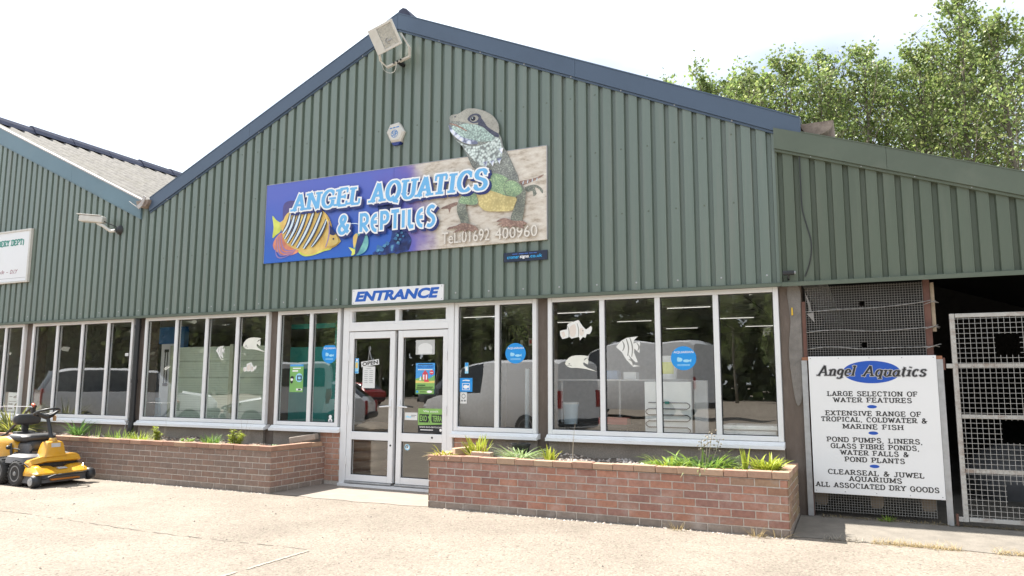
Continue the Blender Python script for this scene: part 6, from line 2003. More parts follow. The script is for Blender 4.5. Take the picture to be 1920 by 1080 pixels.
# steering column, wheel
b = MB(); b.m(M_black)
b.tube([(.51, 0, .56), (.44, 0, .72), (.365, 0, .90)], [.032, .03, .026], 12)
b.lathe((.525, 0, .57), (0, 0, 1), [(.055, -.02), (.05, .03), (.034, .05)], 14)
part('steering_column', b)
b = MB(); b.m(M_black)
c = Vector((.33, 0, .985)); ax = Vector((-.30, 0, 1)).normalized(); u = ax.cross(Vector((0, 1, 0))).normalized(); v = Vector((0, 1, 0))
pts = [c + (u * math.cos(2 * PI * i / 32) + v * math.sin(2 * PI * i / 32)) * .175 for i in range(33)]
b.tube(pts, .0165, 8, caps=False)
for a in (PI * .5, PI * 1.5, PI * .0):
    q = c + (u * math.cos(a) + v * math.sin(a)) * .172
    hb = c - ax * .075
    b.tube([hb, hb.lerp(q, .55) + ax * -.01, q], [.034, .026, .018], 8)
b.lathe(c - ax * .10, ax, [(.03, 0), (.055, .03), (.05, .05), (.02, .058)], 16)
sw = part('steering_wheel', b, ang=60)
b = MB(); b.m(mat('buff_card', (.50, .30, .15, 1), rough=.9))
b.prism([(.34, .92), (.38, .945), (.42, .92), (.42, .86), (.34, .86)], .10, .103)
pt = b.build('price_tag', None, sw)
# front cowl with tower: flat moulded planes
def wedge(mb, secs):
    """secs: (y, [(x, z) ...]) outlines across the machine, joined in order"""
    loft(mb, [[(x, y, z) for x, z in o] for y, o in secs])
b = MB(); b.m(M_yel)
def cowl_o(d, zt): return [(.36, .305 - d), (.62, .305 - d), (.65, .325 - d), (.60, zt), (.40, zt), (.36, zt - .03)]
wedge(b, [(-.43, cowl_o(.05, .315)), (-.40, cowl_o(.03, .35)), (-.17, cowl_o(0, .395)), (.17, cowl_o(0, .405)), (.36, cowl_o(0, .405)), (.41, cowl_o(0, .38))])
loft(b, [[(x, y, z) for x, y in rrect(xc, 0, sx, sy, .022, 2)] for z, xc, sx, sy in [(.38, .505, .24, .40), (.43, .51, .205, .335), (.545, .515, .17, .285), (.575, .515, .15, .25), (.59, .515, .10, .17)]])
b.lathe((.52, 0, .585), (0, 0, 1), [(.06, 0), (.055, .03), (.04, .045)], 16)
cw = part('front_cowl', b, ang=28)
b = MB(); b.m(M_black); b.bbox((.40, -.36, .215), (.60, .36, .303), .01); b.build('shaded_gap', None, cw)  # black block standing in for the shade between cowl and deck
b = MB(); b.m(M_plate); b.obox((.601, 0, .535), (.004, .15, .055), (0, math.radians(-7), 0)); b.build('label_plate', None, cw)
b = MB(); b.m(M_black); b.obox((.56, -.428, .285), (.13, .008, .018), (0, math.radians(22), 0), .002); b.build('black_stripe', None, cw)
# cutting deck: raised shoulders either side of a dished middle
b = MB(); b.m(M_yel)
def deck_o(zb, zr): return [(.54, .15), (.80, .15), (.845, .165), (.835, .185), (.76, zr), (.66, zb), (.56, zb), (.54, zb - .02)]
wedge(b, [(-.46, deck_o(.20, .185)), (-.44, deck_o(.245, .21)), (-.41, deck_o(.285, .245)), (-.31, deck_o(.285, .245)), (-.28, deck_o(.262, .22)), (-.10, deck_o(.258, .212)), (-.05, deck_o(.235, .205)), (.16, deck_o(.235, .205)), (.21, deck_o(.262, .215)), (.40, deck_o(.268, .235)), (.44, deck_o(.24, .21)), (.455, deck_o(.20, .185))])
dk = part('deck_cover', b, ang=24)
b = MB(); b.m(M_plate); b.obox((.715, .05, .228), (.06, .15, .004), (0, math.radians(16), 0)); b.build('label_plate', None, dk)
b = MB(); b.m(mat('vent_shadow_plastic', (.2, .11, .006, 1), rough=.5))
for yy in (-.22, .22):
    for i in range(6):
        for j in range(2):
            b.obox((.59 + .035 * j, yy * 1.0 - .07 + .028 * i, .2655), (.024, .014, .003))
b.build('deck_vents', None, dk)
b = MB(); b.m(M_grp)
loft(b, [[(x, y, .055) for x, y in rrect(.64, .0, .36, .90, .06, 3)], [(x, y, .10) for x, y in rrect(.64, .0, .35, .89, .06, 3)], [(x, y, .149) for x, y in rrect(.66, .0, .33, .86, .06, 3)]])
part('deck_skirt', b)
b = MB(); b.m(mat('orange_blade_guard', (.5, .17, .02, 1), rough=.5)); b.bbox((.80, -.22, .082), (.865, .26, .105), .01); part('blade_guard', b)
b = MB(); b.m(M_black)
b.tube([(.80, -.40, .125), (.86, -.30, .12), (.90, -.20, .155), (.92, .0, .16), (.92, .25, .16), (.87, .36, .165), (.80, .44, .17)], .015, 8)
part('bumper_bar', b)
for (x, y, z) in [(.80, -.44, .085), (.80, .46, .12)]:
    b = MB(); b.m(M_black)
    b.lathe((x, y, z), (0, 1, 0), [(.03, -.075), (.06, -.07), (.08, -.045), (.085, 0), (.08, .045), (.06, .07), (.03, .075)], 24)
    o = part('guide_roller', b, ang=60)
    b = MB(); b.m(M_steel)
    s = -1 if y < 0 else 1
    b.lathe((x, y + s * .075, z), (0, s, 0), [(.05, -.01), (.05, .006), (.02, .01)], 16)
    b.tube([(x, y - s * .09, z - .06), (x - .005, y - s * .09, z + .10)], .009, 8)
    b.tube([(x - .04, y - s * .09, z + .105), (x - .09, y - s * .05, z + .14)], .012, 8)
    b.build('bracket', None, o)
b = MB(); b.m(M_steel); b.bbox((.74, -.36, .157), (.84, -.20, .175), .004); b.bbox((.74, .24, .157), (.84, .40, .175), .004); part('deck_strut', b)

# second machine: black handlebar reaching in from the left
t = thing('garden_machine', (-12.6, -1.3, 0), 'garden machine with a black tubular handlebar and red grip, behind the mower seat', 'garden machine')
HO = Vector((-12.6, -1.3, 0))
b = MB(HO); b.m(M_black)
for y in (-1.30,):
    b.tube([(-13.36, y, .25), (-12.81, y, .42), (-12.36, y, .54), (-12.14, y, .61), (-11.90, y, .78), (-11.68, y, .96), (-11.58, y, 1.02), (-11.48, y, 1.045)], .018, 10)
b.build('handlebar', None, t, smooth=True)
for y in (-1.30,):
    b = MB(HO); b.m(mat('red_grip', (.55, .10, .05, 1), rough=.5)); b.tube([(-11.49, y, 1.042), (-11.56, y, 1.075)], [.022, .020], 10); b.build('grip', None, t, smooth=True)
    b = MB(HO); b.m(M_black); b.bbox((-11.56, y - .03, .90), (-11.51, y + .03, 1.03), .008); b.build('lever', None, t)
b = MB(HO); b.m(M_steel); b.tube([(-12.6, -1.28, 1.0), (-12.26, -1.28, 1.03), (-11.58, -1.29, 1.035)], .006, 6); b.build('cable', None, t)
b = MB(HO); b.m(mat('machine_red', (.45, .03, .02, 1), rough=.4)); b.bbox((-13.9, -1.9, .18), (-13.0, -1.1, .48), .06); b.bbox((-13.7, -1.7, .48), (-13.2, -1.3, .68), .05)
b.m(M_tyre)
for y in (-1.92, -1.08): b.lathe((-13.45, y - .05, .2), (0, 1, 0), [(.13, 0), (.19, .01), (.2, .03), (.2, .07), (.19, .09), (.13, .1)], 24)
b.build('engine_body', None, t)

# ------------------------------------------------------------------ things standing inside the shop
M_peg = mat('pale_green_pegboard', (.52, .60, .48, 1), rough=.6, var=.06)
t = thing('shop_shelving', (-9.5, .45, 0), 'pale green pegboard shelving back standing inside the window behind the left planter', 'shelving')
o_ = (-9.5, .45, 0)
b = MB(o_); b.m(M_peg)
b.box((-10.62, .45, .1), (-8.30, .48, 2.0))
b.build('pegboard', None, t)
b = MB(o_); b.m(mat('peg_hole', (.12, .14, .11, 1), rough=.9))
z = .75
while z < 2.0:
    x = -10.58
    while x < -8.34:
        b.add([(x, .4485, z), (x + .009, .4485, z), (x + .009, .4485, z + .009), (x, .4485, z + .009)], [(0, 1, 2, 3)]); x += .038
    z += .038
for z in (.95, 1.22, 1.49, 1.76): b.box((-10.62, .4475, z), (-8.30, .449, z + .006))
b.build('peg_holes', None, t)
b = MB(o_); b.m(mat('shelf_upright', (.42, .45, .33, 1), rough=.5))
for x in (-10.64, -9.28, -8.29): b.box((x - .035, .40, .05), (x + .035, .447, 2.03))
b.build('upright', None, t)
M_tl = mat('teal_steel', (.03, .30, .26, 1), rough=.5, var=.1)
o_ = (-7.9, .7, 0)
t = thing('storage_rack', o_, 'teal steel rack with solid teal back inside the narrow window left of the doors', 'rack')
b = MB(o_); b.m(M_tl); b.box((-8.35, .48, .1), (-7.14, .50, 1.96)); b.build('back_panel', None, t)
b = MB(o_); b.m(M_tl)
b.box((-8.35, .40, 2.24), (-7.12, .48, 2.31))
for x in (-8.35, -7.16): b.box((x - .035, .40, .02), (x + .035, .47, 2.33))
b.build('frame', None, t)
b = MB(o_); b.m(M_seal)
for i in range(44): b.box((-7.169, .3985, .06 + .052 * i), (-7.151, .4005, .085 + .052 * i))
b.build('slots', None, t)
b = MB((-7.85, 1.2, 0)); b.m(N_sky); b.box((-7.98, 1.25, .8), (-7.74, 1.28, 2.0)); tag(b.build('blue_display_board', None), 'upright blue board inside, beside the teal rack', 'display board')
o_ = (-2.2, .5, 0)
t = thing('fridge_panel', o_, 'white back panel with a black serpentine coil, standing inside the widest window', 'panel')
M_enam = mat('white_enamel', (.80, .82, .81, 1), rough=.4, var=.05)
b = MB(o_); b.m(M_enam); b.bbox((-2.44, .32, .06), (-1.88, .38, 1.44), .006); b.build('panel', None, t)
b = MB(o_); b.m(M_black)
pts = []
zz = 1.19
k = 0
while zz > .25:
    xs_ = (-2.39, -1.93) if k % 2 == 0 else (-1.93, -2.39)
    pts += [(xs_[0], .305, zz), (xs_[1], .305, zz)]
    e = .035 if xs_[1] > -2.2 else -.035
    pts += [(xs_[1] + e * .8, .305, zz - .018), (xs_[1] + e, .305, zz - .036), (xs_[1] + e * .8, .305, zz - .055)]
    zz -= .072; k += 1
b.tube(pts, .0055, 6); b.build('coil', None, t)
b = MB(o_); b.m(mat('green_tape', (.03, .25, .2, 1))); b.box((-2.19, .298, 1.175), (-2.14, .319, 1.205)); b.build('tape', None, t)
b = MB(o_); b.m(M_plate); b.bbox((-1.86, .38, .06), (-1.70, .42, 1.455), .005); b.build('side_panel', None, t)
o_ = (-1.2, .6, 0)
t = thing('chest_freezer', o_, 'low white chest behind the bottom right corner of the widest window', 'chest')
b = MB(o_); b.m(M_enam); b.bbox((-1.50, .16, .05), (-.92, .66, .90), .015); b.build('body', None, t)
b = MB(o_); b.m(M_enam); b.bbox((-1.52, .14, .905), (-.905, .68, .955), .012); b.build('lid', None, t)
def tub(x, y, z, r, h, c1, label, lab=None):
    o_ = (x, y, z)
    t = thing('plastic_tub', o_, label, 'tub', 'tubs in the widest window')
    b = MB(o_); b.m(c1); b.lathe((x, y, z), (0, 0, 1), [(r * .85, 0), (r, h * .9), (r * 1.06, h * .9), (r * 1.06, h)], 20); smooth_by_angle(b.build('body', None, t))
    b = MB(o_); b.m(M_enam); b.lathe((x, y, z + h), (0, 0, 1), [(r * 1.08, .001), (r * 1.08, .02), (r * .9, .026)], 20); b.build('lid', None, t)
    if lab:
        b = MB(o_); b.m(lab)
        n = 8
        vs = []
        for i in range(n + 1):
            a = -PI / 2 - .9 + 1.8 * i / n
            for q in (.25, .8):
                rr = r * (.85 + .15 * q) + .003
                vs.append((x + rr * math.cos(a), y + rr * math.sin(a), z + h * q))
        b.add(vs, [(2 * i, 2 * i + 2, 2 * i + 3, 2 * i + 1) for i in range(n)]); b.build('label', None, t)
M_ice = mat('ice_blue_plastic', (.55, .66, .72, 1), rough=.4)
tub(-3.48, .55, .90, .10, .25, M_ice, 'pale blue tub at the lower left of the widest window')
tub(-2.22, .62, 1.47, .12, .26, M_enam, 'white tub with yellow label standing on the glass shelf', P_yg)
o_ = (-2.9, .6, 1.45)
t = thing('glass_shelf', o_, 'long thin shelf across the left half of the widest window', 'shelf')
b = MB(o_); b.m(M_plate); b.box((-3.75, .50, 1.452), (-1.95, .85, 1.468)); b.build('board', None, t)
b = MB(o_); b.m(M_steel)
for x in (-3.7, -2.9, -2.0): b.box((x - .012, .80, .02), (x + .012, .825, 1.45))
b.build('leg', None, t)
o_ = (-3.2, .6, .85)
t = thing('low_table', o_, 'dark low table with boxes at the lower left of the widest window', 'table')
b = MB(o_); b.m(M_dark); b.box((-3.75, .40, .86), (-2.7, 1.1, .90)); b.build('top', None, t)
b = MB(o_); b.m(M_dark)
for x in (-3.7, -2.75): b.box((x - .03, .45, .02), (x + .03, .5, .86)); b.box((x - .03, 1.0, .02), (x + .03, 1.05, .86))
b.build('leg', None, t)
for k, (xa, xb, za, zb, m_, lab) in enumerate([(-3.0, -2.86, 1.469, 1.58, mat('blue_carton', (.12, .2, .34, 1)), 'small blue carton on the long shelf'), (-2.78, -2.62, 1.469, 1.56, M_paper, 'small white carton on the long shelf'), (-3.12, -2.74, .902, .99, mat('red_carton', (.4, .05, .05, 1)), 'flat red carton on the dark low table')]):
    b = MB(((xa + xb) / 2, .65, za)); b.m(m_); b.bbox((xa, .58, za), (xb, .74, zb), .004)
    tag(b.build('carton', None), lab, 'carton')
o_ = (-4.1, 1.0, 0)
b = MB(o_); b.m(M_ice); b.tube([(-4.30, 1.0, .03), (-4.30, 1.0, 1.62)], .03, 10); b.lathe((-4.30, 1.0, .0), (0, 0, 1), [(.2, .02), (.2, .04), (.03, .06)], 20)
tag(b.build('display_pole', None), 'pale upright pole under the round sticker in the two pane window', 'pole')
o_ = (-4.5, 2.4, 0)
t = thing('dark_banner', o_, 'dark display board with small pale pictures behind the two pane window', 'banner')
b = MB(o_); b.m(N_blk); b.box((-5.3, 2.4, .1), (-4.55, 2.43, 2.35)); b.build('board', None, t)
b = MB(o_)
for i, (m_, x, z, w_, h) in enumerate([(M_paper, -5.05, 2.0, .045, .11), (M_paper, -4.90, 2.02, .07, .12), (N_red, -4.89, 2.05, .045, .06), (M_inkgrey, -4.78, 2.06, .09, .045), (M_inkgrey, -4.67, 2.06, .12, .045), (N_sand, -4.63, 1.85, .09, .17), (M_inkgrey, -4.78, 1.86, .07, .04)]):
    b.m(m_); b.flat([(x, z), (x + w_, z), (x + w_, z + h), (x, z + h)], 2.398 - .001 * i)
b.build('print', None, t)
o_ = (-11.2, .9, 0)
t = thing('tackle_display', o_, 'tall white display rack with blue header in the left pane of the pegboard window', 'display rack')
b = MB(o_); b.m(M_enam); b.bbox((-11.5, .9, .1), (-10.95, .96, 2.1), .01); b.build('panel', None, t)
b = MB(o_); b.m(mat('header_blue', (.03, .16, .42, 1), rough=.5)); b.box((-11.55, .88, 2.1), (-10.9, .95, 2.4)); b.box((-10.93, .8, .1), (-10.83, .9, 2.35)); b.build('header', None, t)
b = MB(o_); b.m(M_seal)
for x, z in [(-11.4, 1.95), (-11.25, 1.95), (-11.4, 1.35), (-11.25, 1.30), (-11.1, 1.9), (-11.1, 1.75)]: b.box((x, .885, z), (x + .1, .898, z + .05))
for x in (-11.39, -11.33, -11.24, -11.18): b.box((x, .888, 1.38), (x + .012, .897, 1.95))
b.build('goods', None, t)
o_ = (-10.9, .5, 0)
b = MB(o_); b.m(M_ice)
for k in range(4): b.tube([(-11.05 + .04 * k, .45, 1.15), (-10.86 + .04 * k, .40, .3)], .012, 8)
tag(b.build('leaning_rods', None), 'bundle of pale rods leaning inside the left pane of the pegboard window', 'rods')
M_sk = mat('brown_paper_sack', (.30, .235, .165, 1), rough=.85, var=.15, scale=4, bump=.5, bscale=14)
for k in range(6):
    z = .03 + k * .135
    o_ = (-6.78, .55, z)
    b = MB(o_); b.m(M_sk)
    j = random.uniform(-.03, .03)
    loft(b, [[(x, y, z + .005) for x, y in rrect(-6.78 + j, .6, .62, .40, .08)], [(x, y, z + .05) for x, y in rrect(-6.78 + j, .6, .72, .48, .12)], [(x, y, z + .09) for x, y in rrect(-6.78 + j, .6, .72, .48, .12)], [(x, y, z + .13) for x, y in rrect(-6.78 + j, .6, .60, .38, .08)]])
    tag(smooth_by_angle(b.build('feed_sack', None), 60), 'brown sack piled inside the lower door glass, %s' % ['on the floor', 'second from the floor', 'third from the floor', 'third from the top', 'second from the top', 'topmost'][k], 'sack', 'sacks piled inside the left door')
# ------------------------------------------------------------------ trees
random.seed(33)
M_bark = mat('grey_bark', (.17, .15, .12, 1), rough=.95, var=.35, scale=10, bump=.6, bscale=25)
def tree_leafmat(name, a, c):
    m, n, l, o = node_mat(name)
    at = n.new('ShaderNodeAttribute'); at.attribute_name = 'Col'
    p = n.new('ShaderNodeBsdfPrincipled'); p.inputs['Roughness'].default_value = .42; p.inputs['Specular IOR Level'].default_value = .6
    t = n.new('ShaderNodeBsdfTranslucent')
    mx_ = n.new('ShaderNodeMixShader'); mx_.inputs[0].default_value = .5
    l.new(at.outputs['Color'], p.inputs['Base Color']); l.new(at.outputs['Color'], t.inputs[0])
    l.new(p.outputs[0], mx_.inputs[1]); l.new(t.outputs[0], mx_.inputs[2]); l.new(mx_.outputs[0], o.inputs[0])
    return m
M_leaf = tree_leafmat('poplar_leaf', None, None)
PAL_LEAF = [(0.236, 0.316, 0.088), (0.187, 0.267, 0.074), (0.276, 0.345, 0.113), (0.325, 0.365, 0.138), (0.148, 0.217, 0.059), (0.256, 0.335, 0.119)]
def make_tree_mesh(H, R, nleaf, seed, base=.12, ls=.14):
    rnd = random.Random(seed)
    tr, lf = MB(), MB()
    tr.m(M_bark); lf.m(M_leaf)
    segs = 9
    P = []
    lx = ly = 0
    for i in range(segs + 1):
        t = i / segs
        P.append(Vector((lx, ly, H * .97 * t))); lx += rnd.gauss(0, .10); ly += rnd.gauss(0, .10)
    tr.tube(P, [.02 + .19 * (1 - i / segs) ** 1.1 * H / 16 for i in range(segs + 1)], 8)
    def at(t):
        k = min(t * segs, segs - .001); i = int(k); return P[i].lerp(P[i + 1], k - i)
    ends = []
    nb = 46
    for k in range(nb):
        t = base + (1 - base - .02) * (k + rnd.random()) / nb
        p0 = at(t)
        az = k * 2.4 + rnd.uniform(-.5, .5)
        prof = (math.sin(PI * min(1, ((t - base) / (1 - base)) * .82 + .20))) ** .8
        L = R * prof * rnd.uniform(.6, 1.25) + .35
        rise = rnd.uniform(.7, 1.5)
        d = Vector((math.cos(az), math.sin(az), rise)).normalized()
        L *= 1.3
        p1 = p0 + d * L * .55 + Vector((0, 0, L * .05)); p2 = p0 + d * L + Vector((0, 0, L * .22))
        tr.tube([p0, p1, p2], [.05 * (1 - t * .6), .028, .008], 5, caps=False)
        for q in range(7):
            u = rnd.uniform(.25, 1)
            s0 = p0.lerp(p1, u * 2) if u < .5 else p1.lerp(p2, u * 2 - 1)
            a2 = rnd.uniform(0, 2 * PI)
            sd = (Vector((math.cos(a2), math.sin(a2), rnd.uniform(.2, 1.2)))).normalized() * L * rnd.uniform(.18, .42)
            tr.tube([s0, s0 + sd], [.014, .004], 4, caps=False)
            ends.append((s0, s0 + sd, .30 + .12 * L))
        ends.append((p1, p2, .25 + .12 * L))
    ends.append((at(.9), at(1.0) + Vector((0, 0, .3)), .3))
    per = nleaf // len(ends)
    for a, c, sp in ends:
        tone = rnd.uniform(.5, 1.3)
        m_ = int(per * rnd.choice([.35, .8, 1.0, 1.3, 1.6]))
        for _ in range(m_):
            u = rnd.random() ** .7
            p = a.lerp(c, u) + Vector((rnd.gauss(0, sp * .42), rnd.gauss(0, sp * .42), rnd.gauss(0, sp * .42)))
            n_ = Vector((rnd.gauss(0, 1), rnd.gauss(0, 1), rnd.gauss(.35, .8))).normalized()
            s = n_.orthogonal().normalized(); s.rotate(Matrix.Rotation(rnd.uniform(0, 2 * PI), 3, n_)); v = n_.cross(s)
            z = ls * rnd.uniform(.5, 1.5)
            c0 = rnd.choice(PAL_LEAF); k = tone * rnd.uniform(.75, 1.25)
            lf.col = (c0[0] * k, c0[1] * k, c0[2] * k, 1)
            lf.add([p - s * z * .5, p - v * z * .42 + s * z * .05 - n_ * z * .08, p + s * z * .62, p + v * z * .42 + s * z * .05 - n_ * z * .08], [(0, 1, 2, 3)])
    return tr, lf
protos = []
for k, (H, R, n, base) in enumerate([(19.5, 2.6, 7200, .18), (17.5, 2.7, 7400, .20), (20.5, 2.3, 7000, .22), (15.5, 3.0, 7800, .17)]):
    tr, lf = make_tree_mesh(H, R, n, 100 + k, base)
    e = thing('poplar_tree', (0, 0, 0), 'tall poplar', 'tree', 'poplars behind the lean-to')
    a = tr.build('trunk', None, e, smooth=True); c = lf.build('crown', None, e, attr=True)
    protos.append((e, a, c, H))
used = [False] * 4
def plant_tree(k, x, y, h, rz, label, group):
    e, a, c, H = protos[k]
    s = h / H
    if not used[k]:
        used[k] = True
        r = e
    else:
        r = e.copy(); COL.objects.link(r)
        for ch in (a, c):
            q = ch.copy(); COL.objects.link(q); q.parent = r
    r.location = (x, y, 0); r.rotation_euler = (0, 0, rz); r.scale = (s * 1.0, s * 1.0, s)
    r['label'] = label; r['group'] = group
    return r
def at_depth(px, F):
    lat = (px - 960) / 1396.45 * F
    return (-.428 * F + .904 * lat, -8.586 + .904 * F + .428 * lat)
TREES = [(1300, 42, 18.7, 3), (1340, 40, 18.6, 3), (1384, 42, 19.3, 1), (1432, 41, 19.3, 3), (1484, 39, 19.4, 1), (1548, 40, 20.0, 0), (1600, 43, 19.2, 3), (1648, 38, 20.1, 2), (1702, 41, 20.2, 0), (1748, 38, 19.6, 1), (1792, 43, 20.6, 3), (1838, 36, 22.0, 2), (1885, 40, 21.2, 0), (1935, 35, 19.8, 1), (1985, 38, 21.0, 2), (1580, 50, 19.5, 2), (1770, 50, 21.0, 1)]
TL = ['lone wispy poplar tip at the very start of the row above the slate blue trim', 'second poplar of the row peeping low over the slate blue roof trim', 'third poplar of the row, its tip just above the slate blue trim', 'fourth poplar of the row, above the lower right roof slope',
      'rounded fifth poplar of the row, just before the broken gutter end', 'poplar rising right above the broken gutter end', 'leafy poplar just right of the one above the gutter end',
      'narrow tall poplar with a bare pointed tip, left of the middle gap', 'broad poplar in the middle of the row with a visible pale trunk', 'poplar with dense yellow green foliage, right of the broad middle one',
      'poplar half hidden behind the tallest one', 'tallest poplar, with a slender spire above all the others', 'poplar right of the tallest spire, with a bare lower trunk', 'poplar standing right of the bare trunked one, partly cut off', 'outermost tall poplar of the row, furthest from the shop roof',
      'far poplar filling the gap above the gutter end', 'far poplar seen through the gap left of the tallest spire']
for (px, F, h, k), lab in zip(TREES, TL):
    x, y = at_depth(px, F)
    plant_tree(k, x, y, h, random.uniform(0, 6.28), lab, 'poplars behind the lean-to')
random.seed(5)
for i in range(17):
    x = -62 + i * 5.2 + random.uniform(-1, 1); y = -48 - random.uniform(0, 9) + (abs(x + 20) * -.05)
    plant_tree(i % 4, x, y, random.uniform(9.5, 13.5), random.uniform(0, 6.28), 'dark leafy tree across the car park, mirrored in the shop windows', 'trees across the car park mirrored in the glass')
b = MB((-25, -45, 0)); b.m(M_leaf)
rnd = random.Random(8)
for _ in range(52000):
    x = rnd.uniform(-165, 30); y = -60 + rnd.gauss(0, .9); z = 12.5 * rnd.random() ** .9 * (1 + .15 * math.sin(x * .5) + .1 * math.sin(x * 1.7))
    n_ = Vector((rnd.gauss(0, 1), rnd.gauss(.6, 1), rnd.gauss(.4, .8))).normalized(); s = n_.orthogonal().normalized(); v = n_.cross(s); q = rnd.uniform(.3, .6)
    c0 = rnd.choice(PAL_LEAF); k = rnd.uniform(.25, .5); b.col = (c0[0] * k, c0[1] * k, c0[2] * k, 1)
    p = Vector((x, y, z)); b.add([p - s * q, p - v * q, p + s * q, p + v * q], [(0, 1, 2, 3)])
tag(b.build('hedge', None, attr=True), 'long hedge across the car park, seen only mirrored in the windows', 'hedge', kind='stuff')

# ------------------------------------------------------------------ parked vehicles across the car park (seen mirrored in the glass)
M_carglass = mat('car_glass', (.015, .018, .02, 1), rough=.06, spec=.8, var=.02)
def paint(name, c): return mat(name, c, rough=.25, var=.03, coat=.6)
M_vanw = paint('white_van_paint', (.80, .81, .82, 1)); M_silver = paint('silver_paint', (.56, .58, .60, 1)); M_grey = paint('dark_grey_paint', (.10, .11, .12, 1)); M_redp = paint('red_paint', (.40, .02, .02, 1))
M_lamp = mat('lamp_lens', (.6, .6, .6, 1), rough=.1); M_tail = mat('tail_lens', (.4, .02, .02, 1), rough=.15)
def vehicle(name, loc, rz, st, wheels, paintm, label, cat, L, Wd, glass=True, lettering=None):
    """st: stations front to back (x, z under, z belt, z roof, half width, half roof width, glazed side to the next station)"""
    t = thing(name, loc, label, cat, 'vehicles parked across the car park', rz)
    b = MB(); 
    rings = []
    for (x, zu, zb, zt, hw, hr, gz) in st:
        rings.append([(x, -hw * .93, zu), (x, -hw, zu + .25), (x, -hw * .985, zb), (x, -hr, zt - .06), (x, -hr * .86, zt), (x, hr * .86, zt), (x, hr, zt - .06), (x, hw * .985, zb), (x, hw, zu + .25), (x, hw * .93, zu)])
    n = 10
    vs = [p for r in rings for p in r]
    k0 = len(b.v); b.m(paintm)
    b.v += vs
    for i in range(len(st) - 1):
        for j in range(n):
            g_ = st[i][6]
            m_ = paintm
            if j in (2, 6) and 's' in g_: m_ = M_carglass
            if j in (3, 4, 5) and 'w' in g_: m_ = M_carglass
            b.m(m_)
            b.f.append((i * n + j, i * n + (j + 1) % n, (i + 1) * n + (j + 1) % n, (i + 1) * n + j)); b.mi.append(b.cur); b.c.append(b.col)
    b.m(paintm); b.f.append(tuple(range(n))); b.mi.append(b.cur); b.c.append(b.col)
    b.m(paintm); b.f.append(tuple((len(st) - 1) * n + j for j in reversed(range(n)))); b.mi.append(b.cur); b.c.append(b.col)
    smooth_by_angle(b.build('body', None, t), 32)
    for x in wheels:
        for s in (-1, 1):
            b = MB(); b.m(M_tyre)
            b.lathe((x, s * (Wd / 2 - .10), .33), (0, s, 0), [(.2, -.1), (.31, -.1), (.33, -.06), (.33, .06), (.31, .115), (.22, .115)], 24)
            w_ = b.build('wheel', None, t)
            b = MB(); b.m(M_hub); b.lathe((x, s * (Wd / 2 - .10), .33), (0, s, 0), [(.22, .1), (.21, .118), (.06, .10), (.05, .125), (.002, .125)], 20); b.build('rim', None, w_)
    x0 = st[0][0]; xe = st[-1][0]
    for s in (-1, 1):
        b = MB(); b.m(M_lamp); b.obox((x0 + .12 * (1 if xe > x0 else -1), s * Wd * .36, st[0][2] - .06), (.2, .34, .17), (0, 0, 0), .04); b.build('headlight', None, t)
        b = MB(); b.m(M_tail); b.obox((xe, s * Wd * .43, st[-1][2] - .1), (.06, .16, .42), (0, 0, 0), .02); b.build('tail_light', None, t)
    b = MB(); b.m(M_black); b.obox((x0, 0, .42), (.14, Wd * .92, .22), (0, 0, 0), .05); b.obox((xe, 0, .45), (.12, Wd * .92, .2), (0, 0, 0), .05); b.build('bumper', None, t)
    for s in (-1, 1):
        b = MB(); b.m(M_black); b.obox((st[2][0] + .1, s * (Wd / 2 + .12), st[2][2] + .1), (.12, .2, .2), (0, 0, 0), .04); b.build('wing_mirror', None, t)
    if glass == 'rear':
        b = MB(); b.m(M_carglass); b.obox((xe + .012, 0, (st[-1][2] + st[-1][3]) / 2 + .02), (.02, Wd * .72, (st[-1][3] - st[-1][2]) * .62), (0, 0, 0), .008); b.build('rear_window', None, t)
    return t
VAN = [(0, .30, .78, .86, .80, .66, ''), (.25, .25, .95, 1.02, .92, .80, ''), (.95, .25, 1.10, 1.18, .95, .82, 'w'), (1.55, .25, 1.14, 1.86, .95, .80, 's'), (2.35, .25, 1.16, 2.0, .96, .84, ''), (2.6, .25, 1.16, 2.03, .96, .85, ''), (4.75, .25, 1.16, 2.02, .96, .85, ''), (4.9, .32, 1.14, 1.96, .93, .82, '')]
HVAN = [(0, .32, .85, .95, .86, .70, ''), (.3, .3, 1.08, 1.15, .97, .84, ''), (.8, .3, 1.25, 1.32, 1.0, .86, 'w'), (1.45, .3, 1.30, 2.30, 1.0, .84, 's'), (2.2, .3, 1.32, 2.58, 1.0, .88, ''), (2.5, .3, 1.32, 2.62, 1.0, .9, ''), (5.3, .3, 1.32, 2.6, 1.0, .9, ''), (5.45, .35, 1.3, 2.5, .97, .86, '')]
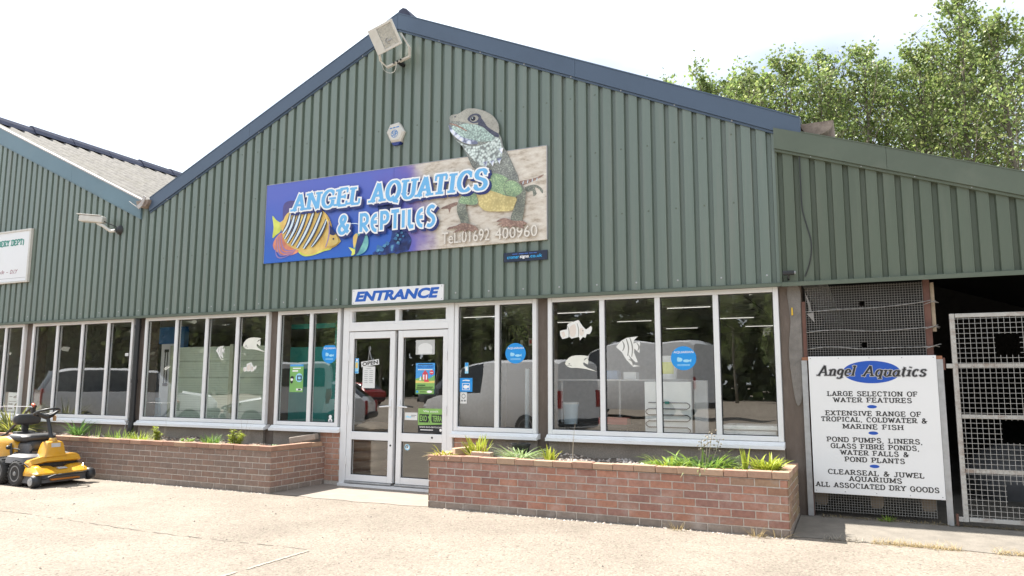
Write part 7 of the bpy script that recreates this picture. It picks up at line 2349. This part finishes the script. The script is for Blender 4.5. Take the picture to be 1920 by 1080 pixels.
CAR = [(0, .30, .62, .68, .72, .58, ''), (.2, .22, .78, .82, .84, .70, ''), (1.15, .2, .95, 1.02, .88, .74, 'w'), (1.85, .2, .96, 1.42, .88, .64, 's'), (2.9, .2, .97, 1.47, .88, .63, 's'), (3.6, .2, .98, 1.36, .87, .62, 'w'), (4.05, .24, .96, 1.02, .85, .70, ''), (4.2, .34, .80, .86, .80, .66, '')]
SUV = [(0, .38, .82, .9, .78, .64, ''), (.2, .3, 1.0, 1.06, .90, .78, ''), (1.1, .3, 1.12, 1.2, .94, .80, 'w'), (1.75, .3, 1.14, 1.74, .94, .72, 's'), (2.8, .3, 1.16, 1.82, .94, .72, 's'), (3.9, .3, 1.16, 1.80, .94, .72, 's'), (4.35, .3, 1.16, 1.72, .93, .70, 'w'), (4.6, .36, 1.12, 1.2, .92, .80, '')]
v1 = vehicle('parked_van', (-11.3, -10.6, 0), math.radians(16), VAN, (.85, 3.95), M_vanw, 'white panel van nearest the glass, mirrored across the doors and the two pane window', 'van', 4.9, 1.92)
v2 = vehicle('parked_van', (-12.4, -23.6, 0), math.radians(12), HVAN, (.95, 4.4), M_vanw, 'tall white high roofed van mirrored in the widest window', 'van', 5.45, 2.0)
v2.scale = (1.22, 1.22, 1.22)
vehicle('parked_car', (-18.6, -8.6, 0), math.radians(115), SUV, (.9, 3.6), M_vanw, 'white off road car mirrored in the window above the mower', 'car', 4.6, 1.88, 'rear')
vehicle('parked_van', (-17.9, -12.3, 0), math.radians(52), VAN, (.85, 3.95), M_silver, 'silver van seen end on, mirrored in the narrow window left of the doors', 'van', 4.9, 1.92, 'rear')
vehicle('parked_car', (-17.4, -8.4, 0), math.radians(-25), CAR, (.85, 3.35), M_vanw, 'white hatchback mirrored in the pegboard window', 'car', 4.2, 1.76)
vehicle('parked_car', (-33, -33, 0), math.radians(15), CAR, (.85, 3.35), M_redp, 'red hatchback far across the car park, mirrored in the doors', 'car', 4.2, 1.76)
vehicle('parked_car', (-24, -30, 0), math.radians(5), SUV, (.9, 3.6), M_grey, 'dark grey car far across the car park, mirrored right of the doors', 'car', 4.6, 1.88)
